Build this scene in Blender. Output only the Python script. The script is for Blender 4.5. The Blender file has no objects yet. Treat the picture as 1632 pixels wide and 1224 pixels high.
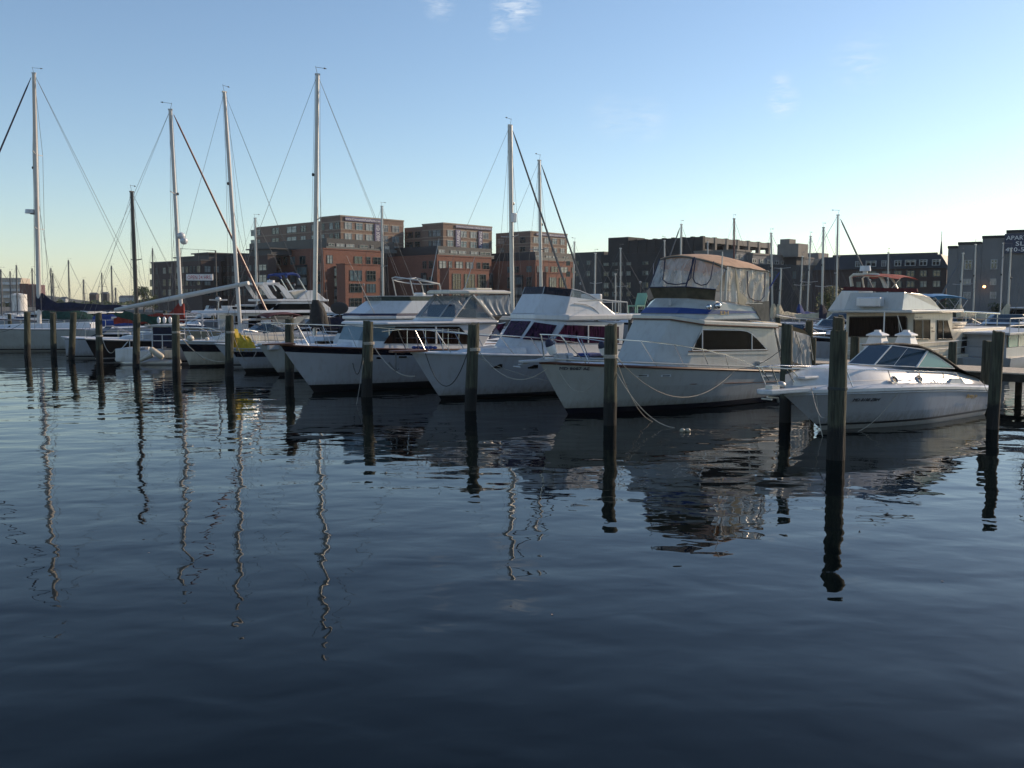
import bpy, math, random
import numpy as np
from mathutils import Vector, Matrix
random.seed(7)
R = math.radians
C = bpy.context.scene.collection
SC = bpy.context.scene

# ------------------------------------------------------------------ camera, light
F, EYE, HOR = 1496.0, 3.6, 481.0          # focal length in photo pixels, eye height, horizon row
PITCH = math.atan((612 - HOR) / F)
cd = bpy.data.cameras.new('camera'); cam = bpy.data.objects.new('camera', cd); C.objects.link(cam)
cd.sensor_width = 36; cd.lens = 36 * F / 1632; cd.clip_end = 4000; cd.clip_start = 0.1
cam.location = (0, 0, EYE); cam.rotation_euler = (math.pi / 2 - PITCH, 0, 0)
SC.camera = cam
SUN_AZ, SUN_EL = R(61), R(22)             # azimuth from +Y towards +X
wd = bpy.data.worlds.new("World"); SC.world = wd; wd.use_nodes = True
SC.view_settings.view_transform = 'Standard'; SC.view_settings.look = 'None'
SC.view_settings.exposure = 0.0; SC.view_settings.gamma = 1; SC.view_settings.use_curve_mapping = False
sd = bpy.data.lights.new('sun', 'SUN'); so = bpy.data.objects.new('sun', sd); C.objects.link(so)
sd.energy = 5.0; sd.angle = R(0.6); sd.color = (1.0, 0.77, 0.54)
sdir = Vector((math.sin(SUN_AZ) * math.cos(SUN_EL), math.cos(SUN_AZ) * math.cos(SUN_EL), math.sin(SUN_EL)))
so.rotation_euler = sdir.to_track_quat('Z', 'Y').to_euler()

def cray(x, y):
    cp, sp = math.cos(PITCH), math.sin(PITCH)
    a, b = x - 816, 612 - y
    return Vector((a, b * sp + F * cp, b * cp - F * sp))
def at(x, y, D):                           # point seen at (x, y) that stands D metres away
    d = cray(x, y); return Vector((0, 0, EYE)) + d * (D / d.y)
def onwater(x, y, z=0.0):
    d = cray(x, y); return Vector((0, 0, EYE)) + d * ((z - EYE) / d.z)

def build_world():
    n, l = wd.node_tree.nodes, wd.node_tree.links
    n.clear()
    out = n.new('ShaderNodeOutputWorld'); bg = n.new('ShaderNodeBackground')
    sky = n.new('ShaderNodeTexSky'); sky.sky_type = 'NISHITA'; sky.sun_disc = False
    sky.sun_elevation = SUN_EL; sky.sun_rotation = SUN_AZ
    sky.air_density = 1.0; sky.dust_density = 0.3; sky.ozone_density = 1.5; sky.altitude = 0
    bg.inputs['Strength'].default_value = 0.15
    tc = n.new('ShaderNodeTexCoord')
    nz = n.new('ShaderNodeTexNoise'); nz.inputs['Scale'].default_value = 44; nz.inputs['Detail'].default_value = 6
    nz.inputs['Roughness'].default_value = 0.68; nz.inputs['Distortion'].default_value = .5
    mp = n.new('ShaderNodeMapping'); mp.inputs['Scale'].default_value = (1, 1, 4.2)
    l.new(tc.outputs['Generated'], mp.inputs[0]); l.new(mp.outputs[0], nz.inputs['Vector'])
    total = None
    for (x, y, rad, s) in [(832, 18, 1.2, .75), (805, 10, 1.0, .55), (795, 46, .7, .65), (700, 6, 1.1, .5), (1247, 160, 1.1, .75), (1244, 130, .7, .35),
                           (970, 187, 1.6, .25), (1030, 192, 1.6, .25), (1370, 98, 1.8, .3)]:
        d = cray(x, y).normalized()
        dp = n.new('ShaderNodeVectorMath'); dp.operation = 'DISTANCE'; dp.inputs[1].default_value = d
        l.new(tc.outputs['Generated'], dp.inputs[0])
        mr = n.new('ShaderNodeMapRange'); mr.inputs[1].default_value = 0; mr.inputs[2].default_value = math.sin(R(rad))
        mr.inputs[3].default_value = s; mr.inputs[4].default_value = 0; l.new(dp.outputs['Value'], mr.inputs[0])
        if total is None: total = mr.outputs[0]
        else:
            ad = n.new('ShaderNodeMath'); ad.operation = 'ADD'; l.new(total, ad.inputs[0]); l.new(mr.outputs[0], ad.inputs[1]); total = ad.outputs[0]
    cr = n.new('ShaderNodeMapRange'); cr.inputs[1].default_value = .40; cr.inputs[2].default_value = .66; l.new(nz.outputs['Fac'], cr.inputs[0])
    mu = n.new('ShaderNodeMath'); mu.operation = 'MULTIPLY'; l.new(total, mu.inputs[0]); l.new(cr.outputs[0], mu.inputs[1])
    mx = n.new('ShaderNodeMix'); mx.data_type = 'RGBA'; mx.clamp_factor = True
    l.new(mu.outputs[0], mx.inputs['Factor']); l.new(sky.outputs[0], mx.inputs['A']); mx.inputs['B'].default_value = (6.2, 6.4, 6.6, 1)
    tn = n.new('ShaderNodeMix'); tn.data_type = 'RGBA'; tn.blend_type = 'MULTIPLY'; tn.inputs['Factor'].default_value = 1; tn.inputs['B'].default_value = (.96, 1.0, 1.05, 1)
    l.new(mx.outputs['Result'], tn.inputs['A']); l.new(tn.outputs['Result'], bg.inputs['Color']); l.new(bg.outputs[0], out.inputs[0])
build_world()

# ------------------------------------------------------------------ materials
M = {}
def mat(name, col, rough=.5, metal=0, var=.12, scale=3.0, bump=0, bscale=20, spec=.5, stretch=(1, 1, 1), coat=0, streak=0):
    m = bpy.data.materials.new(name); m.use_nodes = True
    n, l = m.node_tree.nodes, m.node_tree.links; b = n['Principled BSDF']
    b.inputs['Roughness'].default_value = rough; b.inputs['Metallic'].default_value = metal
    b.inputs['Specular IOR Level'].default_value = spec; b.inputs['Coat Weight'].default_value = coat
    tc = n.new('ShaderNodeTexCoord'); mp = n.new('ShaderNodeMapping'); mp.inputs['Scale'].default_value = stretch
    l.new(tc.outputs['Object'], mp.inputs[0])
    nz = n.new('ShaderNodeTexNoise'); nz.inputs['Scale'].default_value = scale; nz.inputs['Detail'].default_value = 5
    l.new(mp.outputs[0], nz.inputs['Vector'])
    mx = n.new('ShaderNodeMix'); mx.data_type = 'RGBA'
    c = Vector(col[:3]); d = c * (1 - var * 2)
    mr = n.new('ShaderNodeMapRange'); mr.inputs[1].default_value = .35; mr.inputs[2].default_value = .7
    l.new(nz.outputs['Fac'], mr.inputs[0]); l.new(mr.outputs[0], mx.inputs['Factor'])
    mx.inputs['A'].default_value = (*c, 1); mx.inputs['B'].default_value = (*d, 1)
    last = mx.outputs['Result']
    if streak:
        m2 = n.new('ShaderNodeMapping'); m2.inputs['Scale'].default_value = (3, 3, .35); l.new(tc.outputs['Object'], m2.inputs[0])
        n2 = n.new('ShaderNodeTexNoise'); n2.inputs['Scale'].default_value = 2.2; n2.inputs['Detail'].default_value = 8; l.new(m2.outputs[0], n2.inputs['Vector'])
        r2 = n.new('ShaderNodeMapRange'); r2.inputs[1].default_value = .5; r2.inputs[2].default_value = .8; r2.inputs[4].default_value = streak
        l.new(n2.outputs['Fac'], r2.inputs[0])
        m3 = n.new('ShaderNodeMix'); m3.data_type = 'RGBA'; l.new(r2.outputs[0], m3.inputs['Factor']); l.new(last, m3.inputs['A'])
        m3.inputs['B'].default_value = (.22, .17, .11, 1); last = m3.outputs['Result']
        sz = n.new('ShaderNodeSeparateXYZ'); l.new(tc.outputs['Object'], sz.inputs[0])
        n4 = n.new('ShaderNodeTexNoise'); n4.inputs['Scale'].default_value = 3.5; n4.inputs['Detail'].default_value = 7; l.new(m2.outputs[0], n4.inputs['Vector'])
        md = n.new('ShaderNodeMath'); md.operation = 'MULTIPLY_ADD'; md.inputs[1].default_value = -.55; l.new(n4.outputs['Fac'], md.inputs[0]); l.new(sz.outputs['Z'], md.inputs[2])
        r4 = n.new('ShaderNodeMapRange'); r4.inputs[1].default_value = -.15; r4.inputs[2].default_value = .22; r4.inputs[3].default_value = .55; r4.inputs[4].default_value = 0; l.new(md.outputs[0], r4.inputs[0])
        m5 = n.new('ShaderNodeMix'); m5.data_type = 'RGBA'; l.new(r4.outputs[0], m5.inputs['Factor']); l.new(last, m5.inputs['A']); m5.inputs['B'].default_value = (.13, .11, .065, 1); last = m5.outputs['Result']
    l.new(last, b.inputs['Base Color'])
    if bump:
        n3 = n.new('ShaderNodeTexNoise'); n3.inputs['Scale'].default_value = bscale; n3.inputs['Detail'].default_value = 4
        l.new(mp.outputs[0], n3.inputs['Vector'])
        bp = n.new('ShaderNodeBump'); bp.inputs['Strength'].default_value = bump; bp.inputs['Distance'].default_value = .05
        l.new(n3.outputs['Fac'], bp.inputs['Height']); l.new(bp.outputs[0], b.inputs['Normal'])
    M[name] = m; return m
def clear(name, col, op, rough=.1, wr=0):
    m = bpy.data.materials.new(name); m.use_nodes = True
    n, l = m.node_tree.nodes, m.node_tree.links; b = n['Principled BSDF']; out = n['Material Output']
    b.inputs['Base Color'].default_value = (*col, 1); b.inputs['Roughness'].default_value = rough
    tr = n.new('ShaderNodeBsdfTransparent'); mx = n.new('ShaderNodeMixShader')
    if wr:
        tc = n.new('ShaderNodeTexCoord'); nz = n.new('ShaderNodeTexNoise'); nz.inputs['Scale'].default_value = 2.5; nz.inputs['Detail'].default_value = 3
        nz.inputs['Distortion'].default_value = .4
        mp = n.new('ShaderNodeMapping'); mp.inputs['Scale'].default_value = (1.8, 1.8, .45); l.new(tc.outputs['Object'], mp.inputs[0]); l.new(mp.outputs[0], nz.inputs['Vector'])
        mr = n.new('ShaderNodeMapRange'); mr.inputs[1].default_value = .35; mr.inputs[2].default_value = .68
        mr.inputs[3].default_value = op * .7; mr.inputs[4].default_value = min(1, op * 1.4); l.new(nz.outputs['Fac'], mr.inputs[0]); l.new(mr.outputs[0], mx.inputs[0])
        bp = n.new('ShaderNodeBump'); bp.inputs['Strength'].default_value = wr; bp.inputs['Distance'].default_value = .1
        l.new(nz.outputs['Fac'], bp.inputs['Height']); l.new(bp.outputs[0], b.inputs['Normal'])
    else: mx.inputs[0].default_value = op
    l.new(tr.outputs[0], mx.inputs[1]); l.new(b.outputs[0], mx.inputs[2]); l.new(mx.outputs[0], out.inputs[0])
    M[name] = m; return m
mat('gelcoat', (.55, .57, .59), .28, var=.05, scale=1.5, streak=.25, coat=.3)
mat('gelcoat_hull', (.41, .43, .47), .18, var=.05, scale=1.2, streak=.28, coat=.4)
mat('gelcoat_cream', (.43, .44, .42), .25, var=.05, scale=1.5, streak=.25, coat=.3)
mat('gelcoat_beige', (.60, .55, .45), .35, var=.07, scale=1.5, streak=.4)
mat('gelcoat_grey', (.36, .38, .40), .35, var=.08, scale=1.5, streak=.3)
mat('deck_white', (.66, .69, .70), .5, var=.08, scale=6, bump=.1)
mat('navy_paint', (.007, .008, .016), .25, var=.1)
mat('blue_paint', (.02, .05, .20), .3, var=.1)
mat('black_paint', (.010, .011, .013), .3, var=.1)
mat('bottom_paint', (.012, .014, .02), .6, var=.2)
mat('bottom_blue', (.012, .022, .07), .6, var=.2)
mat('teak', (.13, .045, .022), .45, var=.3, scale=8, stretch=(1, 6, 6))
mat('chrome', (.55, .56, .58), .2, metal=1, var=.04)
mat('aluminium', (.42, .42, .41), .42, metal=.6, var=.06, scale=2)
mat('mast_white', (.50, .49, .47), .45, var=.05)
mat('mast_black', (.02, .02, .024), .3, var=.1)
mat('mast_maroon', (.10, .02, .02), .4, var=.1)
mat('wire', (.11, .12, .13), .8, metal=0, var=.05)
mat('rope', (.42, .39, .33), .9, var=.2, scale=40)
mat('rope_dark', (.05, .06, .06), .9, var=.2, scale=40)
mat('glass_dark', (.006, .007, .009), .2, var=.3, spec=.04)
mat('glass_purple', (.05, .014, .045), .1, var=.5, scale=4, stretch=(3, 3, .5), spec=.2)
mat('glass_brown', (.02, .013, .011), .2, var=.5, scale=5, stretch=(4, 4, .3), spec=.05)
mat('venturi', (.035, .02, .018), .12, var=.5, scale=6)
mat('venturi_green', (.06, .08, .07), .2, var=.3)
mat('canvas_tan', (.46, .30, .20), .9, var=.12, scale=4, bump=.3, bscale=6)
mat('canvas_cream', (.52, .46, .33), .9, var=.12, scale=4, bump=.3, bscale=6)
mat('canvas_navy', (.012, .016, .045), .9, var=.25, scale=4, bump=.8, bscale=5)
mat('canvas_black', (.018, .017, .017), .8, var=.3, scale=6, bump=.8, bscale=7)
mat('canvas_blue', (.015, .05, .22), .85, var=.25, scale=3, bump=.6, bscale=5)
mat('canvas_sky', (.02, .22, .48), .85, var=.15, scale=3)
mat('canvas_green', (.012, .06, .045), .9, var=.3, scale=4, bump=.8, bscale=5)
mat('canvas_red', (.30, .035, .02), .9, var=.25, scale=4, bump=.8, bscale=5)
mat('canvas_maroon', (.09, .012, .015), .9, var=.25, scale=4, bump=.5, bscale=5)
mat('tarp_yellow', (.55, .38, .02), .7, var=.15, scale=4, bump=1, bscale=4)
mat('canvas_mesh', (.13, .135, .12), .9, var=.2, scale=5)
mat('brown_vinyl', (.10, .085, .055), .3, var=.3, scale=4)
mat('white_plastic', (.74, .73, .70), .4, var=.05)
mat('green_plastic', (.18, .36, .26), .5, var=.1)
mat('rubber', (.02, .02, .02), .7)
mat('pvc_blue', (.01, .015, .05), .6)
clear('vinyl', (.75, .76, .74), .33, .12, wr=.5)
clear('vinyl_side', (.80, .75, .65), .44, .15, wr=.9)
clear('curtain_grey', (.42, .42, .40), .93, .6, wr=.7)
clear('curtain_vinyl', (.30, .33, .36), .75, .3, wr=.7)
clear('glass_clear', (.16, .22, .26), .35, .04)
clear('glass_tint', (.03, .06, .09), .82, .04)
clear('glass_green', (.12, .30, .28), .75, .15)
def wood_piling():
    m = mat('piling_wood', (.075, .08, .052), .85, var=.42, scale=4, stretch=(5, 5, .35), bump=1, bscale=7)
    n, l = m.node_tree.nodes, m.node_tree.links; b = n['Principled BSDF']
    src = b.inputs['Base Color'].links[0].from_socket
    g = n.new('ShaderNodeNewGeometry'); sx = n.new('ShaderNodeSeparateXYZ'); l.new(g.outputs['Position'], sx.inputs[0])
    nz = n.new('ShaderNodeTexNoise'); nz.inputs['Scale'].default_value = 5; l.new(g.outputs['Position'], nz.inputs['Vector'])
    ad = n.new('ShaderNodeMath'); ad.operation = 'MULTIPLY_ADD'; ad.inputs[1].default_value = .5; l.new(nz.outputs['Fac'], ad.inputs[0]); l.new(sx.outputs['Z'], ad.inputs[2])
    mr = n.new('ShaderNodeMapRange'); mr.inputs[1].default_value = .92; mr.inputs[2].default_value = 1.08; mr.inputs[3].default_value = 1; mr.inputs[4].default_value = 0
    l.new(ad.outputs[0], mr.inputs[0])
    mx = n.new('ShaderNodeMix'); mx.data_type = 'RGBA'; l.new(mr.outputs[0], mx.inputs['Factor']); l.new(src, mx.inputs['A']); mx.inputs['B'].default_value = (.008, .009, .008, 1)
    l.new(mx.outputs['Result'], b.inputs['Base Color'])
wood_piling()
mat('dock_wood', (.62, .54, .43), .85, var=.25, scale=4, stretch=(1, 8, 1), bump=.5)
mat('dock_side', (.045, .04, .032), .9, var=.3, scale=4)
mat('glint_glow', (.9, .4, .15), .5)  # orange emission imitating a sunset reflection on window glass
e = M['glint_glow'].node_tree.nodes['Principled BSDF']; e.inputs['Emission Color'].default_value = (1, .42, .14, 1); e.inputs['Emission Strength'].default_value = 9

def brick(name, c1, c2, mortar, sc=1.0, rough=.85):
    m = bpy.data.materials.new(name); m.use_nodes = True
    n, l = m.node_tree.nodes, m.node_tree.links; b = n['Principled BSDF']; b.inputs['Roughness'].default_value = rough
    tc = n.new('ShaderNodeTexCoord'); sp = n.new('ShaderNodeSeparateXYZ'); l.new(tc.outputs['Object'], sp.inputs[0])
    ad = n.new('ShaderNodeMath'); l.new(sp.outputs[0], ad.inputs[0]); l.new(sp.outputs[1], ad.inputs[1])
    cb = n.new('ShaderNodeCombineXYZ'); l.new(ad.outputs[0], cb.inputs[0]); l.new(sp.outputs[2], cb.inputs[1])
    br = n.new('ShaderNodeTexBrick'); br.inputs['Scale'].default_value = sc; br.inputs['Brick Width'].default_value = .45; br.inputs['Row Height'].default_value = .15
    br.inputs['Mortar Size'].default_value = .012
    br.inputs['Color1'].default_value = (*c1, 1); br.inputs['Color2'].default_value = (*c2, 1); br.inputs['Mortar'].default_value = (*mortar, 1)
    l.new(cb.outputs[0], br.inputs['Vector'])
    nz = n.new('ShaderNodeTexNoise'); nz.inputs['Scale'].default_value = .25; nz.inputs['Detail'].default_value = 6; l.new(tc.outputs['Object'], nz.inputs['Vector'])
    hs = n.new('ShaderNodeHueSaturation'); mr = n.new('ShaderNodeMapRange'); mr.inputs[3].default_value = .75; mr.inputs[4].default_value = 1.25
    l.new(nz.outputs['Fac'], mr.inputs[0]); l.new(mr.outputs[0], hs.inputs['Value']); l.new(br.outputs['Color'], hs.inputs['Color']); l.new(hs.outputs[0], b.inputs['Base Color'])
    M[name] = m
brick('brick_red', (.17, .055, .034), (.13, .042, .028), (.25, .16, .12))
brick('brick_tan', (.19, .12, .087), (.155, .095, .07), (.22, .18, .15))
brick('brick_dark', (.055, .036, .033), (.045, .03, .028), (.05, .042, .04))
mat('metal_navy', (.012, .018, .026), .5, var=.1, scale=.4)
mat('metal_dark', (.03, .035, .042), .6, var=.15, scale=.4)
mat('band_stone', (.30, .24, .19), .8)
mat('concrete', (.20, .19, .175), .85, var=.15, scale=.5)
mat('concrete_dark', (.03, .031, .034), .85, var=.15, scale=.5)
mat('stucco_grey', (.17, .175, .18), .9, var=.10, scale=.4)
mat('stucco_cream', (.40, .35, .29), .9, var=.08, scale=.4)
mat('window_frame', (.07, .09, .09), .5)
mat('window_white', (.36, .37, .37), .5)
mat('pane_light', (.30, .33, .33), .12, var=.25, scale=.8, spec=.7)
mat('pane_dark', (.02, .04, .045), .08, var=.4, scale=.8, spec=.7)
mat('pane_blue', (.12, .19, .22), .08, var=.3, scale=.8, spec=.7)
mat('sign_white', (.75, .73, .72), .5)
mat('sign_red', (.45, .03, .04), .5)
mat('sign_navy', (.02, .03, .07), .5)
mat('sign_violet', (.07, .07, .17), .6)
mat('sign_letter', (.78, .78, .78), .5)
mat('gold', (.45, .30, .08), .4)
mat('ground', (.10, .095, .08), .9, var=.2, scale=.1)
mat('quay', (.16, .15, .14), .9, var=.2, scale=.3)
mat('leaf', (.06, .095, .03), .7, var=.4, scale=.7)
mat('leaf_yellow', (.14, .16, .04), .7, var=.4, scale=.7)
mat('bark', (.07, .05, .035), .9, var=.3)
mat('hill', (.05, .06, .05), .9, var=.3, scale=.02)

# ------------------------------------------------------------------ mesh helpers
class MB:
    def __init__(s): s.v, s.f, s.m = [], [], []
    def add(s, vs, fs, mi=0):
        o = len(s.v); s.v += [tuple(p) for p in vs]
        for k, f in enumerate(fs): s.f.append([o + i for i in f]); s.m.append(mi[k] if isinstance(mi, list) else mi)
        return s
    def box(s, p0, p1, mi=0, ux=None):
        (a, b, c), (d, e_, f) = p0, p1
        vs = [(a, b, c), (d, b, c), (d, e_, c), (a, e_, c), (a, b, f), (d, b, f), (d, e_, f), (a, e_, f)]
        return s.add(vs, [(0, 3, 2, 1), (4, 5, 6, 7), (0, 1, 5, 4), (1, 2, 6, 5), (2, 3, 7, 6), (3, 0, 4, 7)], mi)
    def tube(s, pts, r, n=8, mi=0, closed=False):
        P = [Vector(p) for p in pts]; k = len(P)
        rs = r if isinstance(r, (list, tuple)) else [r] * k
        up = None; rings = []
        for i, p in enumerate(P):
            if closed: t = P[(i + 1) % k] - P[i - 1]
            else: t = P[min(i + 1, k - 1)] - P[max(i - 1, 0)]
            if t.length < 1e-9: t = Vector((0, 0, 1))
            t.normalize()
            if up is None: up = Vector((0, 0, 1)) if abs(t.z) < .9 else Vector((1, 0, 0))
            up = up - t * up.dot(t)
            if up.length < 1e-6: up = t.orthogonal()
            up.normalize(); w = t.cross(up)
            rings.append([p + (up * math.cos(2 * math.pi * j / n) + w * math.sin(2 * math.pi * j / n)) * rs[i] for j in range(n)])
        s.loft(rings, mi, closed_u=closed, caps=not closed); return s
    def loft(s, rings, mi=0, closed_u=False, caps=True, ring_closed=True):
        n = len(rings[0]); o = len(s.v)
        for r in rings: s.v += [tuple(p) for p in r]
        K = len(rings)
        for i in range(K if closed_u else K - 1):
            a, b = o + i * n, o + ((i + 1) % K) * n
            for j in range(n if ring_closed else n - 1):
                j2 = (j + 1) % n
                s.f.append([a + j, a + j2, b + j2, b + j]); s.m.append(mi[i] if isinstance(mi, list) else mi)
        if caps and ring_closed:
            m0 = mi[0] if isinstance(mi, list) else mi
            s.f.append([o + j for j in range(n)][::-1]); s.m.append(m0)
            s.f.append([o + (K - 1) * n + j for j in range(n)]); s.m.append(m0)
        return s
    def slab(s, poly, off, mi=0):
        P = [Vector(p) for p in poly]; o = Vector(off); n = len(P)
        return s.add(P + [p + o for p in P], [tuple(range(n))[::-1], tuple(range(n, 2 * n))] + [(i, (i + 1) % n, (i + 1) % n + n, i + n) for i in range(n)], mi)
    def ell(s, c, r, mi=0, nu=12, nv=8, zmin=-1):
        rings = []
        for i in range(nv + 1):
            a = -math.pi / 2 + math.pi * i / nv; z = max(math.sin(a), zmin); q = math.cos(a) if math.sin(a) >= zmin else math.sqrt(max(0, 1 - zmin * zmin)) * (i / max(1, nv))
            q = max(q, .001)
            rings.append([(c[0] + r[0] * q * math.cos(2 * math.pi * j / nu), c[1] + r[1] * q * math.sin(2 * math.pi * j / nu), c[2] + r[2] * z) for j in range(nu)])
        return s.loft(rings, mi)
    def disc(s, c, axis, r, t, mi=0, n=16, r2=None):
        a = Vector(axis).normalized(); return s.tube([Vector(c) - a * t / 2, Vector(c) + a * t / 2], [r, r2 or r], n, mi)
    def build(s, name, mats, parent=None, bevel=0, smooth=False, fr=None, ang=38):
        me = bpy.data.meshes.new(name)
        vs = s.v if fr is None else [tuple(fr.I @ Vector(p)) for p in s.v]
        me.from_pydata(vs, [], s.f)
        for k in (mats if isinstance(mats, (list, tuple)) else [mats]): me.materials.append(M[k])
        me.polygons.foreach_set('material_index', s.m)
        import bmesh
        bm = bmesh.new(); bm.from_mesh(me); bmesh.ops.recalc_face_normals(bm, faces=bm.faces); bm.to_mesh(me); bm.free()
        if smooth:
            me.polygons.foreach_set('use_smooth', [True] * len(me.polygons)); me.set_sharp_from_angle(angle=R(ang))
        o = bpy.data.objects.new(name, me); C.objects.link(o)
        if parent is not None: o.parent = parent
        if bevel:
            b = o.modifiers.new('bevel', 'BEVEL'); b.width = bevel; b.segments = 2; b.limit_method = 'ANGLE'; b.angle_limit = R(30)
        return o
def tag(o, label=None, cat=None, group=None, kind=None):
    for k, v in (('label', label), ('category', cat), ('group', group), ('kind', kind)):
        if v: o[k] = v
    return o
class Fr:
    def __init__(s, o, th):
        s.M = Matrix.Translation((o[0], o[1], 0)) @ Matrix.Rotation(th, 4, 'Z'); s.I = s.M.inverted(); s.th = th
        s.C = s.I @ Vector((0, 0, EYE))
    def d(s, x, y): return s.I.to_3x3() @ cray(x, y)
    def side(s, x, y, v, tmb=0, z0=0):      # local plane y = v (+ tmb*(z-z0)); returns (u, z)
        d = s.d(x, y); t = (v + tmb * (s.C.z - z0) - s.C.y) / (d.y - tmb * d.z)
        p = s.C + d * t; return p.x, p.z
    def sp(s, x, y, v, tmb=0, z0=0):
        d = s.d(x, y); t = (v + tmb * (s.C.z - z0) - s.C.y) / (d.y - tmb * d.z); return s.C + d * t
    def across(s, x, y, u): d = s.d(x, y); p = s.C + d * ((u - s.C.x) / d.x); return p.y, p.z
    def cp(s, x, y, u): d = s.d(x, y); return s.C + d * ((u - s.C.x) / d.x)
    def zp(s, x, y, z): d = s.d(x, y); return s.C + d * ((z - s.C.z) / d.z)
    def pl(s, x, y, A, B, D_, off=0):
        A, B, D_ = Vector(A), Vector(B), Vector(D_); n = (B - A).cross(D_ - A).normalized(); d = s.d(x, y)
        if n.dot(s.C - A) < 0: n = -n
        t = (A - s.C).dot(n) / d.dot(n); return s.C + d * t + n * off
    def w(s, p): return s.M @ Vector(p)
    def l(s, p): return s.I @ Vector(p)
def thing(name, label, cat, fr, group=None):
    o = bpy.data.objects.new(name, None); C.objects.link(o); o.matrix_world = fr.M; o.empty_display_size = .3
    return tag(o, label, cat, group)
def mir(p): return Vector((p[0], -p[1], p[2]))
def panel(name, matn, parent, pts, t=.02, both=False, fr=None, bevel=0):
    P = [Vector(p) for p in pts]; n = Vector((0, 0, 0))
    for i in range(1, len(P) - 1): n += (P[i] - P[0]).cross(P[i + 1] - P[0])
    n.normalize(); c = sum(P, Vector()) / len(P)
    if fr is not None and n.dot(fr.C - c) < 0: n = -n
    a = MB().slab([p - n * t for p in P], n * t * 2).build(name, matn, parent, bevel)
    if both: MB().slab([mir(p - n * t) for p in P], mir(n) * t * 2).build(name, matn, parent, bevel)
    return a
def text(s, matn, parent, loc, xdir, ndir, h, wid=None, name='lettering', italic=0, depth=.004):
    cu = bpy.data.curves.new('txt', 'FONT'); cu.body = s; cu.size = h * 1.4; cu.extrude = depth; cu.align_x = 'LEFT'; cu.shear = italic; cu.resolution_u = 2
    o = bpy.data.objects.new('txt', cu); C.objects.link(o)
    dg = bpy.context.evaluated_depsgraph_get(); me = bpy.data.meshes.new_from_object(o.evaluated_get(dg))
    C.objects.unlink(o); bpy.data.objects.remove(o)
    x = Vector(xdir).normalized(); z = Vector(ndir).normalized(); y = z.cross(x).normalized(); z = x.cross(y)
    xs = [v.co.x for v in me.vertices]; sx = 1
    if wid and xs: sx = wid / (max(xs) - min(xs))
    mt = Matrix(((x.x * sx, y.x, z.x, loc[0]), (x.y * sx, y.y, z.y, loc[1]), (x.z * sx, y.z, z.z, loc[2]), (0, 0, 0, 1)))
    me.transform(mt); me.materials.clear(); me.materials.append(M[matn])
    o = bpy.data.objects.new(name, me); C.objects.link(o); o.parent = parent; return o

class Hull:
    def __init__(s, fr, parent, tip, L, B, Bw=None, p=2.3, aft=.92, stemk=1.0):
        s.fr, s.par, s.L, s.B, s.Bw, s.p, s.aft, s.stemk = fr, parent, L, B, Bw or B * .86, p, aft, stemk
        s.u0, s.z0 = tip
    def g(s, t, p):
        t = max(0, min(1, t)); return (1 - (1 - min(1, t / .55)) ** p) * (1 - (1 - s.aft) * max(0, (t - .55) / .45) ** 2)
    def hb(s, u): return s.B * s.g((u - s.u0) / (s.L - s.u0), s.p)
    def px(s, x, y, inset=0.0):               # point on the near side above the deck edge
        b = s.B * .6; p = None
        for i in range(40):
            p = s.fr.sp(x, y, -b); nb = max(.0, s.hb(p.x) - inset); b += (nb - b) * .5
        return Vector((p.x, -b, p.z))
    def sheer(s, pxs=(), pts=(), deg=2):
        P = [(s.u0, s.z0)] + [(q.x, q.z) for q in (s.px(*a) for a in pxs)] + list(pts)
        s.P = P; A = np.array(P); wgt = np.ones(len(P)); wgt[0] = 3
        s.c = np.polyfit(A[:, 0], A[:, 1], deg, w=wgt); return s
    def zs(s, u): return float(np.polyval(s.c, max(s.u0, min(u, s.L + .3))))
    def pt(s, t, a, b):                      # level z = a + b*sheer
        z0 = a + b * s.zs(s.u0); k0 = z0 / s.zs(s.u0)
        us = s.u0 * (k0 ** s.stemk) if k0 > 0 else -k0 * 1.2
        u = us + (s.L - us) * t; z = a + b * s.zs(u); k = max(-.5, min(1, z / s.zs(u)))
        if k >= 0: hw = s.Bw + (s.B - s.Bw) * k ** .8; p = 1.55 + (s.p - 1.55) * k
        else: hw = s.Bw * (1 + k * 1.6); p = 1.5
        return Vector((u, -hw * s.g(t, p), z))
    def build(s, levels, mats, mi, name='hull', N=30, deck='deck_white', rub='gelcoat', rubr=.035, transom=0):
        T = [(i / N) ** 1.4 for i in range(N + 1)]; b = MB()
        rings = [[s.pt(t, *lv) for t in T] for lv in levels]
        for sg in (1, -1):
            for j in range(len(levels) - 1):
                A, B_ = rings[j], rings[j + 1]
                vs = [Vector((p.x, p.y * sg, p.z)) for p in A + B_]
                b.add(vs, [(i, i + 1, i + N + 2, i + N + 1) for i in range(N)], mi[j])
        for j in range(len(levels) - 1):
            a, c = rings[j][-1], rings[j + 1][-1]
            b.add([a, mir(a), mir(c), c], [(0, 1, 2, 3)], mi[j] if transom == 0 else transom)
        o = b.build(name, mats, s.par, smooth=True, ang=50)
        dk = MB(); R_ = []
        for t in T:
            e = s.pt(t, 0, 1); hb = -e.y
            R_.append([Vector((e.x, v * hb, e.z - .012 + .07 * (1 - v * v))) for v in (-1, -.6, -.2, .2, .6, 1)])
        dk.loft(R_, caps=False, ring_closed=False); dk.build('deck', deck, s.par, smooth=True)
        near = [s.pt(t, 0, 1) for t in T]
        pts = [Vector((p.x, p.y - .01, p.z)) for p in near[::-1]] + [mir(p) for p in near[1:]]
        MB().tube(pts, rubr, 8).build('rub_rail', rub, s.par, smooth=True)
        return o
def ring6(F_, C_, A_): return [mir(F_), F_, C_, A_, mir(A_), mir(C_)]
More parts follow.
